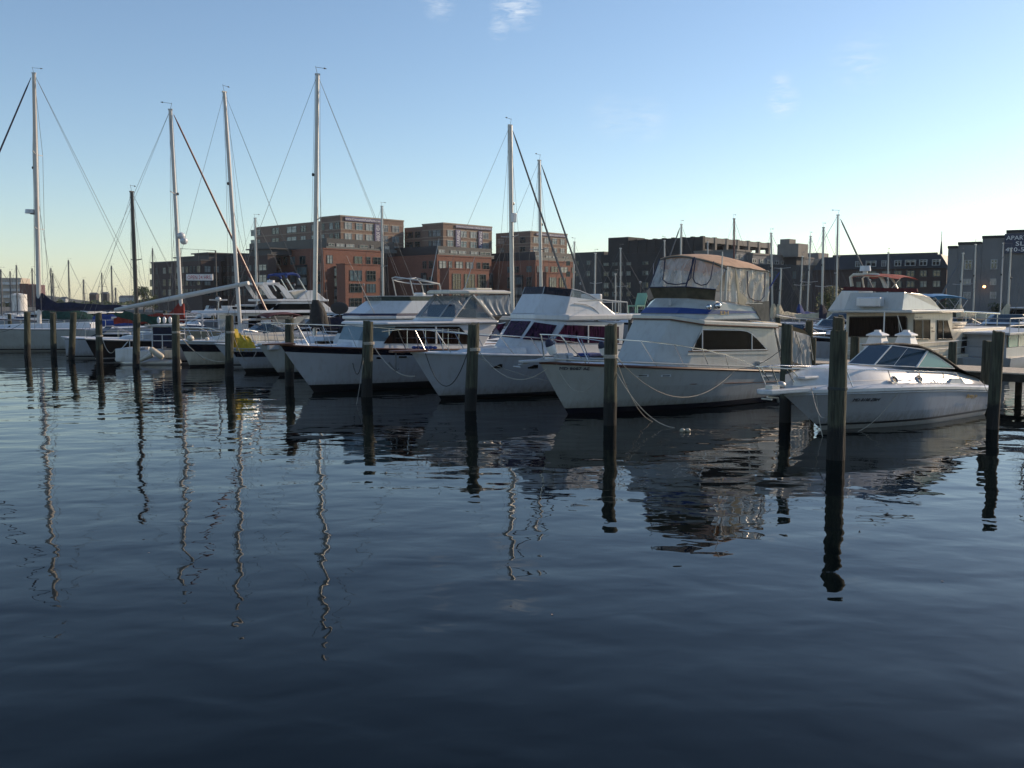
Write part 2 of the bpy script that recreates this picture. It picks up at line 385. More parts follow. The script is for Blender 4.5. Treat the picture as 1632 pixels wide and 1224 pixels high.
def rail(h, top, posts, base_in=.1, r=.018, mid=None, aft_open=True, parent=None, matn='chrome', name='bow_rail'):
    b = MB(); near = [h.px(x, y, base_in) for x, y in top]
    b.tube([p for p in near[::-1]] + [mir(p) for p in near], r, 6)
    for (tx, ty, bx, by) in posts:
        t, q = h.px(tx, ty, base_in), h.px(bx, by, base_in)
        q.z = h.zs(q.x); b.tube([t, q], r * .8, 6); b.tube([mir(t), mir(q)], r * .8, 6)
    if mid:
        mm = [h.px(x, y, base_in) for x, y in mid]; b.tube(mm[::-1] + [mir(p) for p in mm], r * .6, 5)
    return b.build(name, matn, parent or h.par, smooth=True)
def rope(label, P, Q, sag, matn='rope', r=.016, group='mooring lines', mid=None, n=16):
    P, Q = Vector(P), Vector(Q); pts = [P.lerp(Q, i / n) - Vector((0, 0, sag * 4 * (i / n) * (1 - i / n))) for i in range(n + 1)]
    c = P.copy(); b = MB().tube([p - c for p in pts], r * .72, 5); o = b.build('mooring_line', matn, None, smooth=True); o.location = c
    return tag(o, label, 'rope', group)
# ------------------------------------------------------------------ water, land
def water_mat():
    m = bpy.data.materials.new('water'); m.use_nodes = True
    n, l = m.node_tree.nodes, m.node_tree.links; b = n['Principled BSDF']
    b.inputs['Base Color'].default_value = (.0003, .0016, .0024, 1); b.inputs['Roughness'].default_value = .015; b.inputs['IOR'].default_value = 1.22
    b.inputs['Specular IOR Level'].default_value = .5
    g = n.new('ShaderNodeNewGeometry')
    h = None
    for (rot, sx, sy, sc, amp, dist) in WAVES:
        mp = n.new('ShaderNodeMapping'); mp.inputs['Rotation'].default_value = (0, 0, R(rot)); mp.inputs['Scale'].default_value = (sx, sy, 1); mp.inputs['Location'].default_value = (13.7, 4.9, 0)
        l.new(g.outputs['Position'], mp.inputs[0])
        nz = n.new('ShaderNodeTexNoise'); nz.inputs['Scale'].default_value = sc; nz.inputs['Detail'].default_value = 1.5; nz.inputs['Roughness'].default_value = .4
        nz.inputs['Distortion'].default_value = dist; l.new(mp.outputs[0], nz.inputs['Vector'])
        mu = n.new('ShaderNodeMath'); mu.operation = 'MULTIPLY'; mu.inputs[1].default_value = amp; l.new(nz.outputs['Fac'], mu.inputs[0])
        if h is None: h = mu.outputs[0]
        else:
            ad = n.new('ShaderNodeMath'); l.new(h, ad.inputs[0]); l.new(mu.outputs[0], ad.inputs[1]); h = ad.outputs[0]
    bp = n.new('ShaderNodeBump'); bp.inputs['Strength'].default_value = 1; bp.inputs['Distance'].default_value = 1
    l.new(h, bp.inputs['Height']); l.new(bp.outputs[0], b.inputs['Normal'])
    M['water'] = m
WAVES = [(8, .6, 1.0, .5, .034, .3), (-14, .7, 1.0, 1.25, .0175, .3), (20, .8, 1.0, 3.4, .0022, .5)]
water_mat()
b = MB(); b.add([(-1500, -60, 0), (1500, -60, 0), (1500, 2500, 0), (-1500, 2500, 0)], [(0, 1, 2, 3)])
tag(b.build('water', 'water'), kind='structure')
land = [(-900, 430), (-330, 400), (-170, 262), (-112, 196), (-60, 176), (20, 150), (70, 118), (130, 96), (500, 60), (900, 300), (900, 1500), (-900, 1500)]
b = MB(); b.slab([(x, y, -1.5) for x, y in land], (0, 0, 2.9)); tag(b.build('ground', 'ground'), kind='structure')
b = MB()
for i in range(1, 8):
    p, q = Vector((*land[i], 0)), Vector((*land[i + 1], 0)) if i + 1 < len(land) else None
    d = (q - p).normalized(); nn = Vector((d.y, -d.x, 0)) * .25
    b.slab([p - nn + Vector((0, 0, -1.4)), q - nn + Vector((0, 0, -1.4)), q + nn + Vector((0, 0, -1.4)), p + nn + Vector((0, 0, -1.4))], (0, 0, 3.1))
tag(b.build('quay_wall', 'quay'), kind='structure')
# far low hills beyond the harbour, left
b = MB(); rr = []
for i in range(60):
    x = -900 + i * 14; h = 7 + 5 * math.sin(i * .31) + 3 * math.sin(i * .83 + 1) + random.random() * 2
    rr.append([(x, 900, 0), (x, 915, h * .7), (x, 950, h), (x, 1050, 0)])
b.loft(rr, caps=False, ring_closed=False); tag(b.build('hills', 'hill', smooth=True), kind='structure')

# ------------------------------------------------------------------ buildings
PSI = R(48)
WINC = {}
def windows(par, fr, cols, rows, face='r', off=0.0, mats=('window_frame', 'pane_light'), yref=None, xc=None, mull=2, depth=.12, alt=None, name='window'):
    """one object per window; cols are photo x ranges, rows photo y ranges read at the corner column xc"""
    for (y0, y1) in rows:
        for (x0, x1) in cols:
            if face == 'r':
                z1, z0 = fr.side(xc, y0, off)[1], fr.side(xc, y1, off)[1]; a, c = fr.side(x0, y0, off)[0], fr.side(x1, y0, off)[0]
            else:
                z1, z0 = fr.across(xc, y0, off)[1], fr.across(xc, y1, off)[1]; a, c = fr.across(x1, y0, off)[0], fr.across(x0, y0, off)[0]
            pm = mats[1] if not alt or random.random() > .4 else alt
            b = MB(); t = .09
            def bx(p, q, r_, s_, o1, o2, mi):
                if face == 'r': b.box((p, off - o2, r_), (q, off - o1, s_), mi)
                else: b.box((off - o2, p, r_), (off - o1, q, s_), mi)
            bx(a, c, z0, z1, -.05, .03, 1)
            for k in range(mull + 1):
                q = a + (c - a - t) * k / mull; bx(q, q + t, z0, z1, .031, depth, 0)
            for zz in (z0, z1 - t, z0 + (z1 - z0) * .62): bx(a + .01, c - .01, zz, zz + t * .9, .031, depth - .012, 0)
            b.build(name, [mats[0], pm], par)
def block(par, fr, xl, xr, ytop, xc, mats, name='wall', ybot=None, du=0, dv=0, zb=1.3, cap=None, U=None, V=None, capm='band_stone'):
    zt = fr.side(xc, ytop, 0)[1]; z0 = zb if ybot is None else fr.side(xc, ybot, 0)[1]
    u1 = U if U else fr.side(xr, ytop, 0)[0]; v1 = V if V else fr.across(xl, ytop, 0)[0]
    b = MB(); b.box((du, dv, z0), (u1, v1, zt)); o = b.build(name, mats, par)
    if cap:
        MB().box((du - .12, dv - .12, zt + .002), (u1 + .12, v1 + .12, zt + cap)).build('cornice', capm, par)
    return u1, v1, z0, zt
def corner(x, D, th=None): p = at(x, HOR, D); return Fr((p.x, p.y), PSI if th is None else th)

def P2(x, y): return 390 + x / 6.044, 335 + y / 6.044
def P3(x, y): return 640 + x / 6.044, 345 + y / 6.044
def P4(x, y): return 900 + x / 7.096, 365 + y / 7.096
def P5(x, y): return 1110 + x / 7.096, 365 + y / 7.096
def P6(x, y): return 1260 + x / 4.387, 330 + y / 4.387
def P1(x, y): return 225 + x / 8.16, 380 + y / 8.16
def cx(f, *prs): return [(f(a, 0)[0], f(b_, 0)[0]) for a, b_ in prs]
def ry(f, *prs): return [(f(0, a)[1], f(0, b_)[1]) for a, b_ in prs]

def wing(label, f, tower, tcols, trows, tl, navy, ncols, nrow, brickp, bcols, brow, bay, bycols, byrows, Ds, lcols, sign=None, ext=None, dark=()):
    """an apartment wing: set-back tan tower, dark metal storey, red brick body and projecting brick bay"""
    Dt, Dn, Db, Dy = Ds
    X = lambda v: f(v, 0)[0]
    Y = lambda v: f(0, v)[1]
    fb = corner(X(brickp[0]), Db); par = thing('apartment_building', label, 'building', fb)
    def sub(x, D): return corner(X(x), D)
    ft = sub(tower[0], Dt)
    # geometry of set-back volumes is computed in its own frame and rebased to the wing's empty
    def reb(o_list, frs):
        for o in o_list:
            o.matrix_parent_inverse = Matrix.Identity(4); o.matrix_local = fb.I @ frs.M
    def grab(fn, frs):
        before = set(C.objects); fn(); new = [o for o in C.objects if o not in before]; reb(new, frs); return new
    def tw():
        u1, v1, z0, zt = block(par, ft, X(tower[2]), X(tower[1]), Y(tower[3]), X(tower[0]), 'brick_tan', 'tower_wall', cap=.35)
        for yy in trows:
            for q in yy:
                z = ft.side(X(tower[0]), Y(q), 0)[1]; MB().box((-.06, -.06, z - .12), (u1 + .06, v1 + .06, z + .12)).build('stone_band', 'band_stone', par)
        windows(par, ft, [(X(a), X(c)) for a, c in tcols], [(Y(a + 4), Y(c - 4)) for a, c in trows], 'r', 0, xc=X(tower[0]), mats=('window_white', 'pane_light'), alt='pane_blue')
        if ext:
            xe, ye, lc = ext; ve = ft.across(X(xe), Y(ye), 0)[0]; ze = ft.across(X(xe), Y(ye), 0)[1]
            MB().box((1.6, v1 + .01, z0), (u1, ve, ze)).build('tower_wall', 'brick_tan', par)
            for yy in trows:
                z = ft.side(X(tower[0]), Y(yy[1]), 0)[1]; MB().box((1.5, v1 + .2, z - .1), (1.599, ve, z + .15)).build('stone_band', 'band_stone', par)
            windows(par, ft, [(X(a), X(c)) for a, c in lc], [(Y(a + 4), Y(c - 4)) for a, c in trows], 'l', 1.6, xc=X(tower[0]), mats=('window_frame', 'pane_dark'), alt='pane_light')
        windows(par, ft, [(X(a), X(c)) for a, c in tl], [(Y(a + 4), Y(c - 4)) for a, c in trows], 'l', 0, xc=X(tower[0]), mats=('window_frame', 'pane_dark'), alt='pane_light')
        if sign:
            for (s, x0, x1, y0, y1, vert) in sign:
                a, z1 = ft.side(X(x0), Y(y0), 0); c, _ = ft.side(X(x1), Y(y0), 0); z0_ = ft.side(X(x0), Y(y1), 0)[1]
                bn = MB().box((a, -.28, z0_), (c, -.16, z1)).build('banner', 'sign_violet', par)
                if vert: tt = text(s, 'sign_letter', bn, (c - (c - a) * .15, -.30, z0_ + (z1 - z0_) * .06), (0, 0, 1), (0, -1, 0), (c - a) * .62, (z1 - z0_) * .86)
                else: tt = text(s, 'sign_letter', bn, (a + .15, -.30, z0_ + (z1 - z0_) * .2), (1, 0, 0), (0, -1, 0), (z1 - z0_) * .62, (c - a) * .96)
                tt.parent = bn
    objs = grab(tw, ft)
    for o in objs:                          # lettering hangs on its banner
        if o.name.startswith('lettering'): o.matrix_local = Matrix.Identity(4)
    fn = sub(navy[0], Dn)
    def nv():
        block(par, fn, X(navy[2]), X(navy[1]), Y(navy[3]), X(navy[0]), 'metal_navy', 'upper_storey', V=34)
        windows(par, fn, [(X(a), X(c)) for a, c in ncols], [(Y(nrow[0]), Y(nrow[1]))], 'r', 0, xc=X(navy[0]), mats=('window_white', 'pane_light'), alt='pane_dark')
        u0 = 0; rl = MB(); z = fn.side(X(navy[0]), Y(nrow[1]), 0)[1]
        rl.box((-.9, -1.0, z), (fn.side(X(navy[1]), Y(navy[3]), 0)[0], -.95, z + .9)); rl.build('balcony_rail', 'window_frame', par)
    grab(nv, fn)
    block(par, fb, X(brickp[2]), X(brickp[1]), Y(brickp[3]), X(brickp[0]), 'brick_red', 'wall', V=30, cap=.3, capm='brick_red')
    windows(par, fb, [(X(a), X(c)) for a, c in bcols], [(Y(a), Y(c)) for a, c in brow], 'r', 0, xc=X(brickp[0]), mats=('window_frame', 'pane_dark'), alt='pane_light')
    windows(par, fb, [(X(a), X(c)) for a, c in lcols], [(Y(a), Y(c)) for a, c in brow + [(580, 690), (710, 800), (840, 930)]], 'l', 0, xc=X(brickp[0]), mats=('window_frame', 'pane_dark'), alt='pane_blue')
    k_ = (X(brickp[1]) - X(brickp[0])) / 92.0
    for (fc_, p0, p1, q0, q1) in dark:
        z1, z0 = fb.side(X(brickp[0]), Y(q0), 0)[1], fb.side(X(brickp[0]), Y(q1), 0)[1]
        if fc_ == 'r': a, c = fb.side(X(p0), Y(q0), 0)[0], fb.side(X(p1), Y(q0), 0)[0]; MB().box((a, -.7, 1.35), (c, -.01, z1)).build('glazed_bay', 'metal_navy', par)
        else: a, c = fb.across(X(p1), Y(q0), 0)[0], fb.across(X(p0), Y(q0), 0)[0]; MB().box((-.7, a, 1.35), (-.01, c, z1)).build('glazed_bay', 'metal_navy', par)
        n_ = 4; zz_ = z1 - .4
        windows(par, fb, [(X(p0) + .8, X(p1) - .8)], [(Y(q0 + 20 + k * 100), Y(q0 + 95 + k * 100)) for k in range(4)], fc_, -.7, xc=X(brickp[0]), mats=('window_frame', 'pane_blue'), alt='pane_light')
    fy = sub(bay[0], Dy)
    def by():
        block(par, fy, X(bay[2]), X(bay[1]), Y(bay[3]), X(bay[0]), 'brick_red', 'bay_wall', cap=.25, capm='brick_red', V=3.2)
        windows(par, fy, [(X(a), X(c)) for a, c in bycols], [(Y(a), Y(c)) for a, c in byrows], 'r', 0, xc=X(bay[0]), mats=('window_frame', 'pane_dark'), alt='pane_blue', mull=3)
    grab(by, fy)
    return par
wing('tallest brick apartment wing, with a web address banner along its roof edge', P2,
     (935, 1530, 725, 60), [(962, 1030), (1070, 1135), (1165, 1235), (1335, 1378), (1420, 1485)], [(108, 182), (215, 285), (318, 370)], [(738, 770), (815, 850), (870, 912)],
     (800, 1440, 225, 268), [(805, 860), (882, 960), (975, 1055), (1105, 1185), (1215, 1238), (1345, 1390)], (315, 385),
     (765, 1325, 225, 375), [(792, 845), (1055, 1130), (1172, 1210), (1238, 1312)], [(430, 512)], (972, 1305, 860, 522),
     [(1012, 1128), (1172, 1260)], [(575, 680), (705, 792), (845, 950)], (245, 232, 226, 219),
     [(250, 275), (310, 345), (375, 410), (440, 485), (530, 585), (690, 735)],
     [('www.CrescentAtFellsPoint.com', 960, 1305, 62, 98, 0), ('HARBOR VIEW', 1245, 1303, 130, 316, 1)], (45, 163, [(60, 90), (120, 150), (262, 330), (405, 500), (540, 590), (640, 690)]), [('l', 500, 600, 520, 950), ('l', 300, 345, 560, 950), ('r', 858, 968, 535, 950), ('r', 1300, 1322, 575, 900)])
wing('brick apartment block wing with two vertical blue leasing banners, the middle of three', P3,
     (405, 870, 200, 70), [(440, 495), (568, 625), (662, 720), (780, 835)], [(122, 192), (222, 290), (322, 370)], [(262, 290), (300, 380)],
     (352, 865, -20, 282), [(355, 415), (470, 540), (548, 618), (665, 735), (756, 852)], (318, 386),
     (345, 865, 180, 378), [(360, 430), (452, 485), (520, 590), (622, 690), (728, 758), (782, 842)], [(425, 500)], (458, 842, 345, 505),
     [(490, 570), (605, 705), (735, 812)], [(548, 700), (740, 850)], (252, 240, 234, 227), [(205, 240), (265, 305)],
     [('WWW.LEASING CRESCENT.COM', 515, 865, 82, 108, 0), ('LEASING', 515, 560, 125, 290, 1), ('LIVING', 735, 772, 140, 322, 1)], (-15, 108, [(-5, 20), (40, 110), (130, 180)]), [('r', 845, 864, 530, 900), ('l', 205, 240, 540, 900)])
wing('brick apartment block wing behind the tall silver masts, the right and lowest of three', P3,
     (1240, 1595, 1040, 150), [(1270, 1320), (1375, 1415), (1452, 1495), (1530, 1568)], [(190, 255), (285, 340)], [(1140, 1192), (1060, 1085)],
     (1285, 1800, 880, 338), [(1290, 1335), (1390, 1445), (1455, 1500), (1560, 1610), (1650, 1700)], (372, 425),
     (1290, 1760, 1000, 430), [(1305, 1330), (1385, 1410), (1440, 1505), (1530, 1600), (1640, 1700)], [(475, 535)], (1395, 1750, 1300, 545),
     [(1425, 1490), (1520, 1580), (1640, 1710)], [(585, 680), (720, 820)], (262, 250, 243, 236), [(1020, 1050), (1090, 1130), (1205, 1255)],
     [('WWW.CRESCENT.COM', 1290, 1590, 158, 180, 0)], (872, 160, [(920, 990)]), [('l', 1090, 1170, 560, 900)])

def simple_building(label, cxp, D, xl, xr, ytop, wall, colsL, rowsL, colsR=(), rowsR=(), th=None, wm=('window_frame', 'pane_dark'), alt='pane_blue', cap=.3, capm='metal_dark', U=None, V=None, cat='building', mull=2):
    fr = corner(cxp, D, th); par = thing('building', label, cat, fr)
    block(par, fr, xl, xr, ytop, cxp, wall, cap=cap, capm=capm, U=U, V=V)
    if colsL: windows(par, fr, colsL, rowsL, 'l', 0, xc=cxp, mats=wm, alt=alt, mull=mull)
    if colsR: windows(par, fr, colsR, rowsR, 'r', 0, xc=cxp, mats=wm, alt=alt, mull=mull)
    return par, fr
# left dark block with penthouses
p, f_ = simple_building('long dark brick building with rooftop huts, behind the open 24 hours sign', 322, 232, 241, 352, 415.5, 'brick_dark',
    cx(P1, (118, 165), (190, 215), (285, 320), (355, 392), (455, 495), (525, 560), (575, 610), (635, 660), (680, 705), (728, 768)), ry(P1, (355, 440), (515, 610), (655, 740)),
    cx(P1, (820, 900), (945, 1010)), ry(P1, (355, 440), (515, 610), (655, 740)), alt='pane_light')
for (a, c, y, vv, hh) in ((258, 300, 407, 4, 0), (292, 322, 403, 3, 0)):
    z = f_.across(322, y, 0)[1]; v0, v1 = f_.across(c, y, 0)[0], f_.across(a, y, 0)[0]; zb = f_.across(322, 415.5, 0)[1]
    MB().box((vv, v0 + 2, zb + .3), (vv + 9, v1, z)).box((vv - .6, v0 + 1.4, z + .002), (vv + 9.6, v1 + .6, z + .3)).build('penthouse', 'metal_dark', p)
p, f_ = simple_building('dark brick block between the open 24 hours sign and the tall brick wings', 428, 226, 346, 440, 406.5, 'brick_dark',
    cx(P1, (1005, 1045), (1070, 1095), (1120, 1150), (1180, 1228), (1260, 1310), (1340, 1362), (1400, 1435), (1465, 1490), (1530, 1632)), ry(P1, (335, 415), (470, 570), (650, 740)), alt='pane_light')
for (a, c, y) in ((321, 368, 402), (380, 415, 396)):
    z = f_.across(428, y - 1, 0)[1]; v0, v1 = f_.across(c, y, 0)[0], f_.across(a, y, 0)[0]; zb = f_.across(428, 406.5, 0)[1]
    MB().box((3, v0, zb + .3), (11, v1, z)).box((2.4, v0 - .6, z + .002), (11.6, v1 + .6, z + .3)).build('penthouse', 'metal_dark', p)

# dark building with the parking deck on top
fg = corner(1117, 172); pg = thing('parking_building', 'long dark building with an open concrete parking deck at its top', 'building', fg)
zt = fg.side(1117, 377, 0)[1]; vL = fg.across(1000, 386, 0)[0]; vT = fg.across(968, 386, 0)[0]
zl = fg.side(1117, 399, 0)[1]
MB().box((0, 0, 1.3), (14, fg.across(958, 400, 0)[0], zl)).build('wall', 'concrete_dark', pg)
b = MB(); b.box((.0, 0, zl + .01), (.5, vL, zl + 1.0)); b.box((0, 0, zt - 1.6), (.5, vL, zt))
for k in range(9): b.box((-.15, vL * k / 8 - .3, zl + .01), (.65, vL * k / 8 + .3, zt + .12))
b.box((-.1, vL * .04, zl + 1.0), (.3, vL * .70, zt - 1.6)); b.build('deck_side', 'concrete_dark', pg)
b = MB(); uR = fg.side(1226, 380, 0)[0]
b.box((0.6, 0, zt - 1.0), (uR, .5, zt)); b.box((.6, 0, zl - .4), (uR, .5, zl + .25))
for k in range(7):
    q = .6 + (uR - .6) * k / 6; b.box((q - .35, -.12, zl - .5), (q + .35, .62, zt + .12))
b.build('deck_parapet', 'concrete', pg)
b = MB(); b.box((.6, .51, zt - 1.3), (uR, 14, zt - .9)); b.box((14.01, .51, zl - 1.2), (uR, 14, zl - .4)); b.build('deck_slab', 'concrete_dark', pg)
ztw = fg.side(1117, 371, 0)[1] * 1.03
v0, v1 = fg.across(1000, 380, 0)[0], fg.across(968, 380, 0)[0]
MB().box((.3, v0, zl), (6, v1, fg.across(1000, 377.5, .3)[1])).build('stair_tower', 'concrete_dark', pg)
windows(pg, fg, cx(P4, (540, 575), (620, 660), (880, 918), (440, 500), (560, 600), (700, 750), (890, 950)), ry(P4, (345, 385), (455, 510), (590, 660), (700, 760)), 'l', 0, xc=1117, mats=('window_frame', 'pane_dark'), alt='pane_blue')
simple_building('low dark block joining the parking building to the brick wings', 962, 205, 915, 968, 403, 'metal_dark', cx(P4, (20, 60), (120, 160), (250, 290)), ry(P4, (350, 400), (470, 530)), U=20)
simple_building('pale grey stucco block under the parking deck, beside the tan canopy', 1172, 158, 1168, 1197, 400, 'stucco_grey', (), (), cx(P5, (440, 475), (490, 525), (570, 605)), ry(P5, (285, 340),), V=8, wm=('window_white', 'pane_light'), alt=None, capm='concrete')
simple_building('long grey apartment block with a row of pale windows below the parking deck', 1198, 160, 1190, 1297, 405.5, 'stucco_grey', (), (),
    cx(P5, (625, 670), (715, 760), (795, 830), (880, 925), (960, 1000), (1060, 1110), (1155, 1195)), ry(P5, (332, 380), (470, 540)), V=10, wm=('window_white', 'pane_light'), alt='pane_dark', capm='concrete')
simple_building('low dark brick front behind the grey marina masts', 1199, 150, 1190, 1302, 424, 'metal_dark', (), (), cx(P5, (860, 910), (950, 980), (1085, 1125), (1180, 1230)), ry(P5, (470, 560), (600, 690)), V=8, th=R(22))
fs = corner(1270, 166); ps = thing('stair_tower', 'square rooftop tower with a dark left side and a smaller box on it', 'building', fs)
zz = lambda y: fs.side(1270, y, 0)[1]
v1 = fs.across(1239, 390, 0)[0]; u1 = fs.side(1288, 390, 0)[0]
MB().box((0, 0, zz(409)), (u1, v1, zz(387.5))).build('wall', 'concrete', ps)
MB().box((1, v1 * .55, zz(387.5) + .01), (u1 * .9, v1, zz(379))).build('roof_box', 'concrete', ps)
MB().box((.5, .5, 1.3), (u1 - .5, v1 - .5, zz(409) - .01)).build('lower_wall', 'concrete_dark', ps)
fs = corner(1307, 178); ps = thing('cream_building', 'sunlit cream rooftop block beside the dark mansard roof', 'building', fs)
MB().box((0, 0, 1.3), (12, 10, fs.side(1307, 412, 0)[1])).build('wall', 'stucco_cream', ps)
MB().box((1, 1, fs.side(1307, 412, 0)[1] + .01), (5.5, 8, fs.side(1307, 402, 0)[1])).build('roof_box', 'concrete', ps)

# dark mansard roofed brick building, right
fd = corner(1507, 128, R(56)); pd = thing('brick_building', 'brick building with a dark mansard roof and a row of pale dormer windows', 'building', fd)
zc = lambda y: fd.across(1507, y, 0)[1]
vE = fd.across(1296, 414, 0)[0]
MB().box((0, 0, 1.3), (14, vE, zc(427))).build('wall', 'brick_dark', pd)
MB().loft([[(-.3, -.3, zc(427) + .01), (14, -.3, zc(427) + .01), (14, vE, zc(427) + .01), (-.3, vE, zc(427) + .01)], [(1.0, 1, zc(404.5)), (13, 1, zc(404.5)), (13, vE - 1, zc(404.5)), (1.0, vE - 1, zc(404.5))]]).build('roof', 'metal_dark', pd)
for k in range(14):
    q = 1.5 + (vE - 4) * k / 14; MB().box((1.2, q, zc(404.5) + .01), (2.0, q + vE / 17, zc(404.5) + .28)).build('roof_coping', 'metal_dark', pd)
windows(pd, fd, cx(P6, (460, 495), (533, 605), (643, 675), (732, 780), (806, 880), (905, 960), (995, 1050)), ry(P6, (364, 408)), 'l', .35, xc=1507, mats=('window_white', 'pane_blue'), alt='pane_dark', depth=.6)
windows(pd, fd, cx(P6, (460, 495), (540, 600), (640, 700), (725, 778), (812, 868), (905, 955), (995, 1050)), ry(P6, (440, 486), (515, 560), (600, 650)), 'l', 0, xc=1507, mats=('window_frame', 'pane_dark'), alt='pane_blue')

# grey stepped building with the painted sign, far right
fq = corner(1508, 96, R(-28.5)); pq = thing('grey_building', 'grey stepped gable building with white windows and a dark sign on its wall', 'building', fq)
zc = lambda y: fq.side(1513, y, 0)[1]
ux = lambda x: fq.side(x, 450, 0)[0]
y_ = P6
for nm, a, c, y in (('wall', 1509, 1525, 396), ('wall', 1525, 1563, 390), ('wall', 1563, 1601, 380), ('wall', 1601, 1700, 371)):
    u0, u1 = ux(a), ux(c); z = fq.side(a, y, 0)[1]
    MB().box((u0, 0, 1.3), (u1 - .02, 9, z)).build(nm, 'stucco_grey', pq); MB().box((u0 - .05, -.1, z + .003), (u1 - .06, 9.1, z + .25)).build('coping', 'concrete_dark', pq)
windows(pq, fq, cx(P6, (1217, 1272), (1400, 1448)), ry(P6, (372, 440)), 'r', 0, xc=1513, mats=('window_white', 'pane_dark'), mull=2)
windows(pq, fq, cx(P6, (1207, 1262), (1394, 1440)), ry(P6, (503, 548), (594, 640)), 'r', 0, xc=1513, mats=('window_white', 'pane_light'), mull=2)
a = fq.sp(1601.5, 373, 0); c = fq.sp(1601.5, 404, 0)
sb = MB().box((a.x, -.35, c.z), (a.x + 8.2, -.15, a.z)).build('sign_board', 'sign_navy', pq)
hh = (a.z - c.z)
for s, k, x0, w in (('APARTMENTS', .68, .15, 3.7), ('SLIPS', .38, .95, 1.75), ('410-522-', .08, .1, 2.6)):
    text(s, 'sign_letter', sb, (a.x + x0, -.37, c.z + hh * k), (1, 0, 0), (0, -1, 0), hh * .22, w)
lp = fq.sp(1569, 457, 0); b = MB().box((lp.x - .1, -.5, lp.z - .05), (lp.x + .1, 0, lp.z + .05)).build('glint_arm', 'metal_dark', pq)  # added glowing globe and arm in place of the sunset mirrored in a window
MB().ell((lp.x, -.55, lp.z), (.14, .14, .12)).build('glint_globe', 'glint_glow', pq, smooth=True)
fa = Fr((at(1500, 400, 150).x, 150), 0); b = MB(); tz = at(1500, 385, 150).z
for sx in (-.6, .6):
    for sy in (-.6, .6): b.tube([(sx, sy, 1.4), (0, 0, tz)], .09, 5)
b.tube([(0, 0, tz - 1), (0, 0, tz + 1.6)], .05, 5)
for k in range(5): z = tz - .6 - k * .9; w = .6 * (tz - z) / (tz - 1.4); b.box((-w, -w, z), (w, w, z + .06))
tag(b.build('antenna_tower', 'wire'), 'thin lattice radio mast rising behind the mansard roof', 'antenna').matrix_world = fa.M

# far left: beige mid-rise, maroon block, tank, warehouses
f1 = corner(31, 420, R(12)); p1 = thing('apartment_tower', 'beige mid-rise with white balcony bands at the left edge', 'building', f1)
z1 = f1.side(31, 443, 0)[1]
MB().box((-26, 0, 1.3), (1.0, 14, z1)).build('wall', 'stucco_cream', p1)
for k in range(7): z = z1 - 3 - k * 2.9; MB().box((-26, -.8, z), (.8, -.01, z + 1.1)).build('balcony_band', 'gelcoat', p1)
f1 = corner(32, 400, R(12)); p1 = thing('maroon_building', 'dark maroon block beside the beige mid-rise', 'building', f1); z1 = f1.side(32, 452, 0)[1]
MB().box((0, 0, 1.3), (3.4, 12, z1)).box((3.5, 0, 1.3), (7, 12, z1 - .4)).build('wall', 'mast_maroon', p1)
f1 = corner(19, 215, 0); p1 = thing('storage_tank', 'white round storage tank behind the left marina', 'tank', f1); z1 = f1.side(19, 469, 0)[1]
MB().tube([(0, 3, 1.3), (0, 3, z1)], 1.75, 24).tube([(0, 3, z1), (0, 3, z1 + .25)], [1.75, .4], 24).build('shell', 'white_plastic', p1, smooth=True)
MB().tube([(1.76 * math.cos(t * .5), 3 + 1.76 * math.sin(t * .5), z1 - .6) for t in range(13)], .05, 5, closed=True).build('hoop', 'wire', p1)
for i, (x, w, y, m_, D) in enumerate(((148, 10, 469, 'brick_dark', 520), (166, 9, 468, 'concrete_dark', 540), (100, 8, 476, 'gelcoat_grey', 480), (204, 26, 474, 'gelcoat_grey', 460), (60, 14, 477, 'brick_dark', 500))):
    f1 = corner(x, D, R(15)); w_ = w / F * D; z1 = f1.side(x, y, 0)[1]
    p1 = thing('warehouse', ['square brick shed on the far shore above the navy sail cover', 'square grey shed on the far shore above the navy sail cover', 'tiny pale shed on the far shore left of the two square sheds', 'long low grey warehouse on the far shore by the black mast', 'low dark brick warehouse on the far shore beside the leftmost tall mast'][i], 'building', f1, 'far shore sheds')
    MB().box((-w_ / 2, 0, 1.3), (w_ / 2, 10, z1)).build('wall', m_, p1); MB().loft([[(-w_ / 2 - .2, -.2, z1 + .01), (w_ / 2 + .2, -.2, z1 + .01), (w_ / 2 + .2, 10, z1 + .01), (-w_ / 2 - .2, 10, z1 + .01)], [(-w_ / 2, 5, z1 + 1), (w_ / 2, 5, z1 + 1), (w_ / 2, 5.1, z1 + 1), (-w_ / 2, 5.1, z1 + 1)]]).build('roof', 'metal_dark', p1)

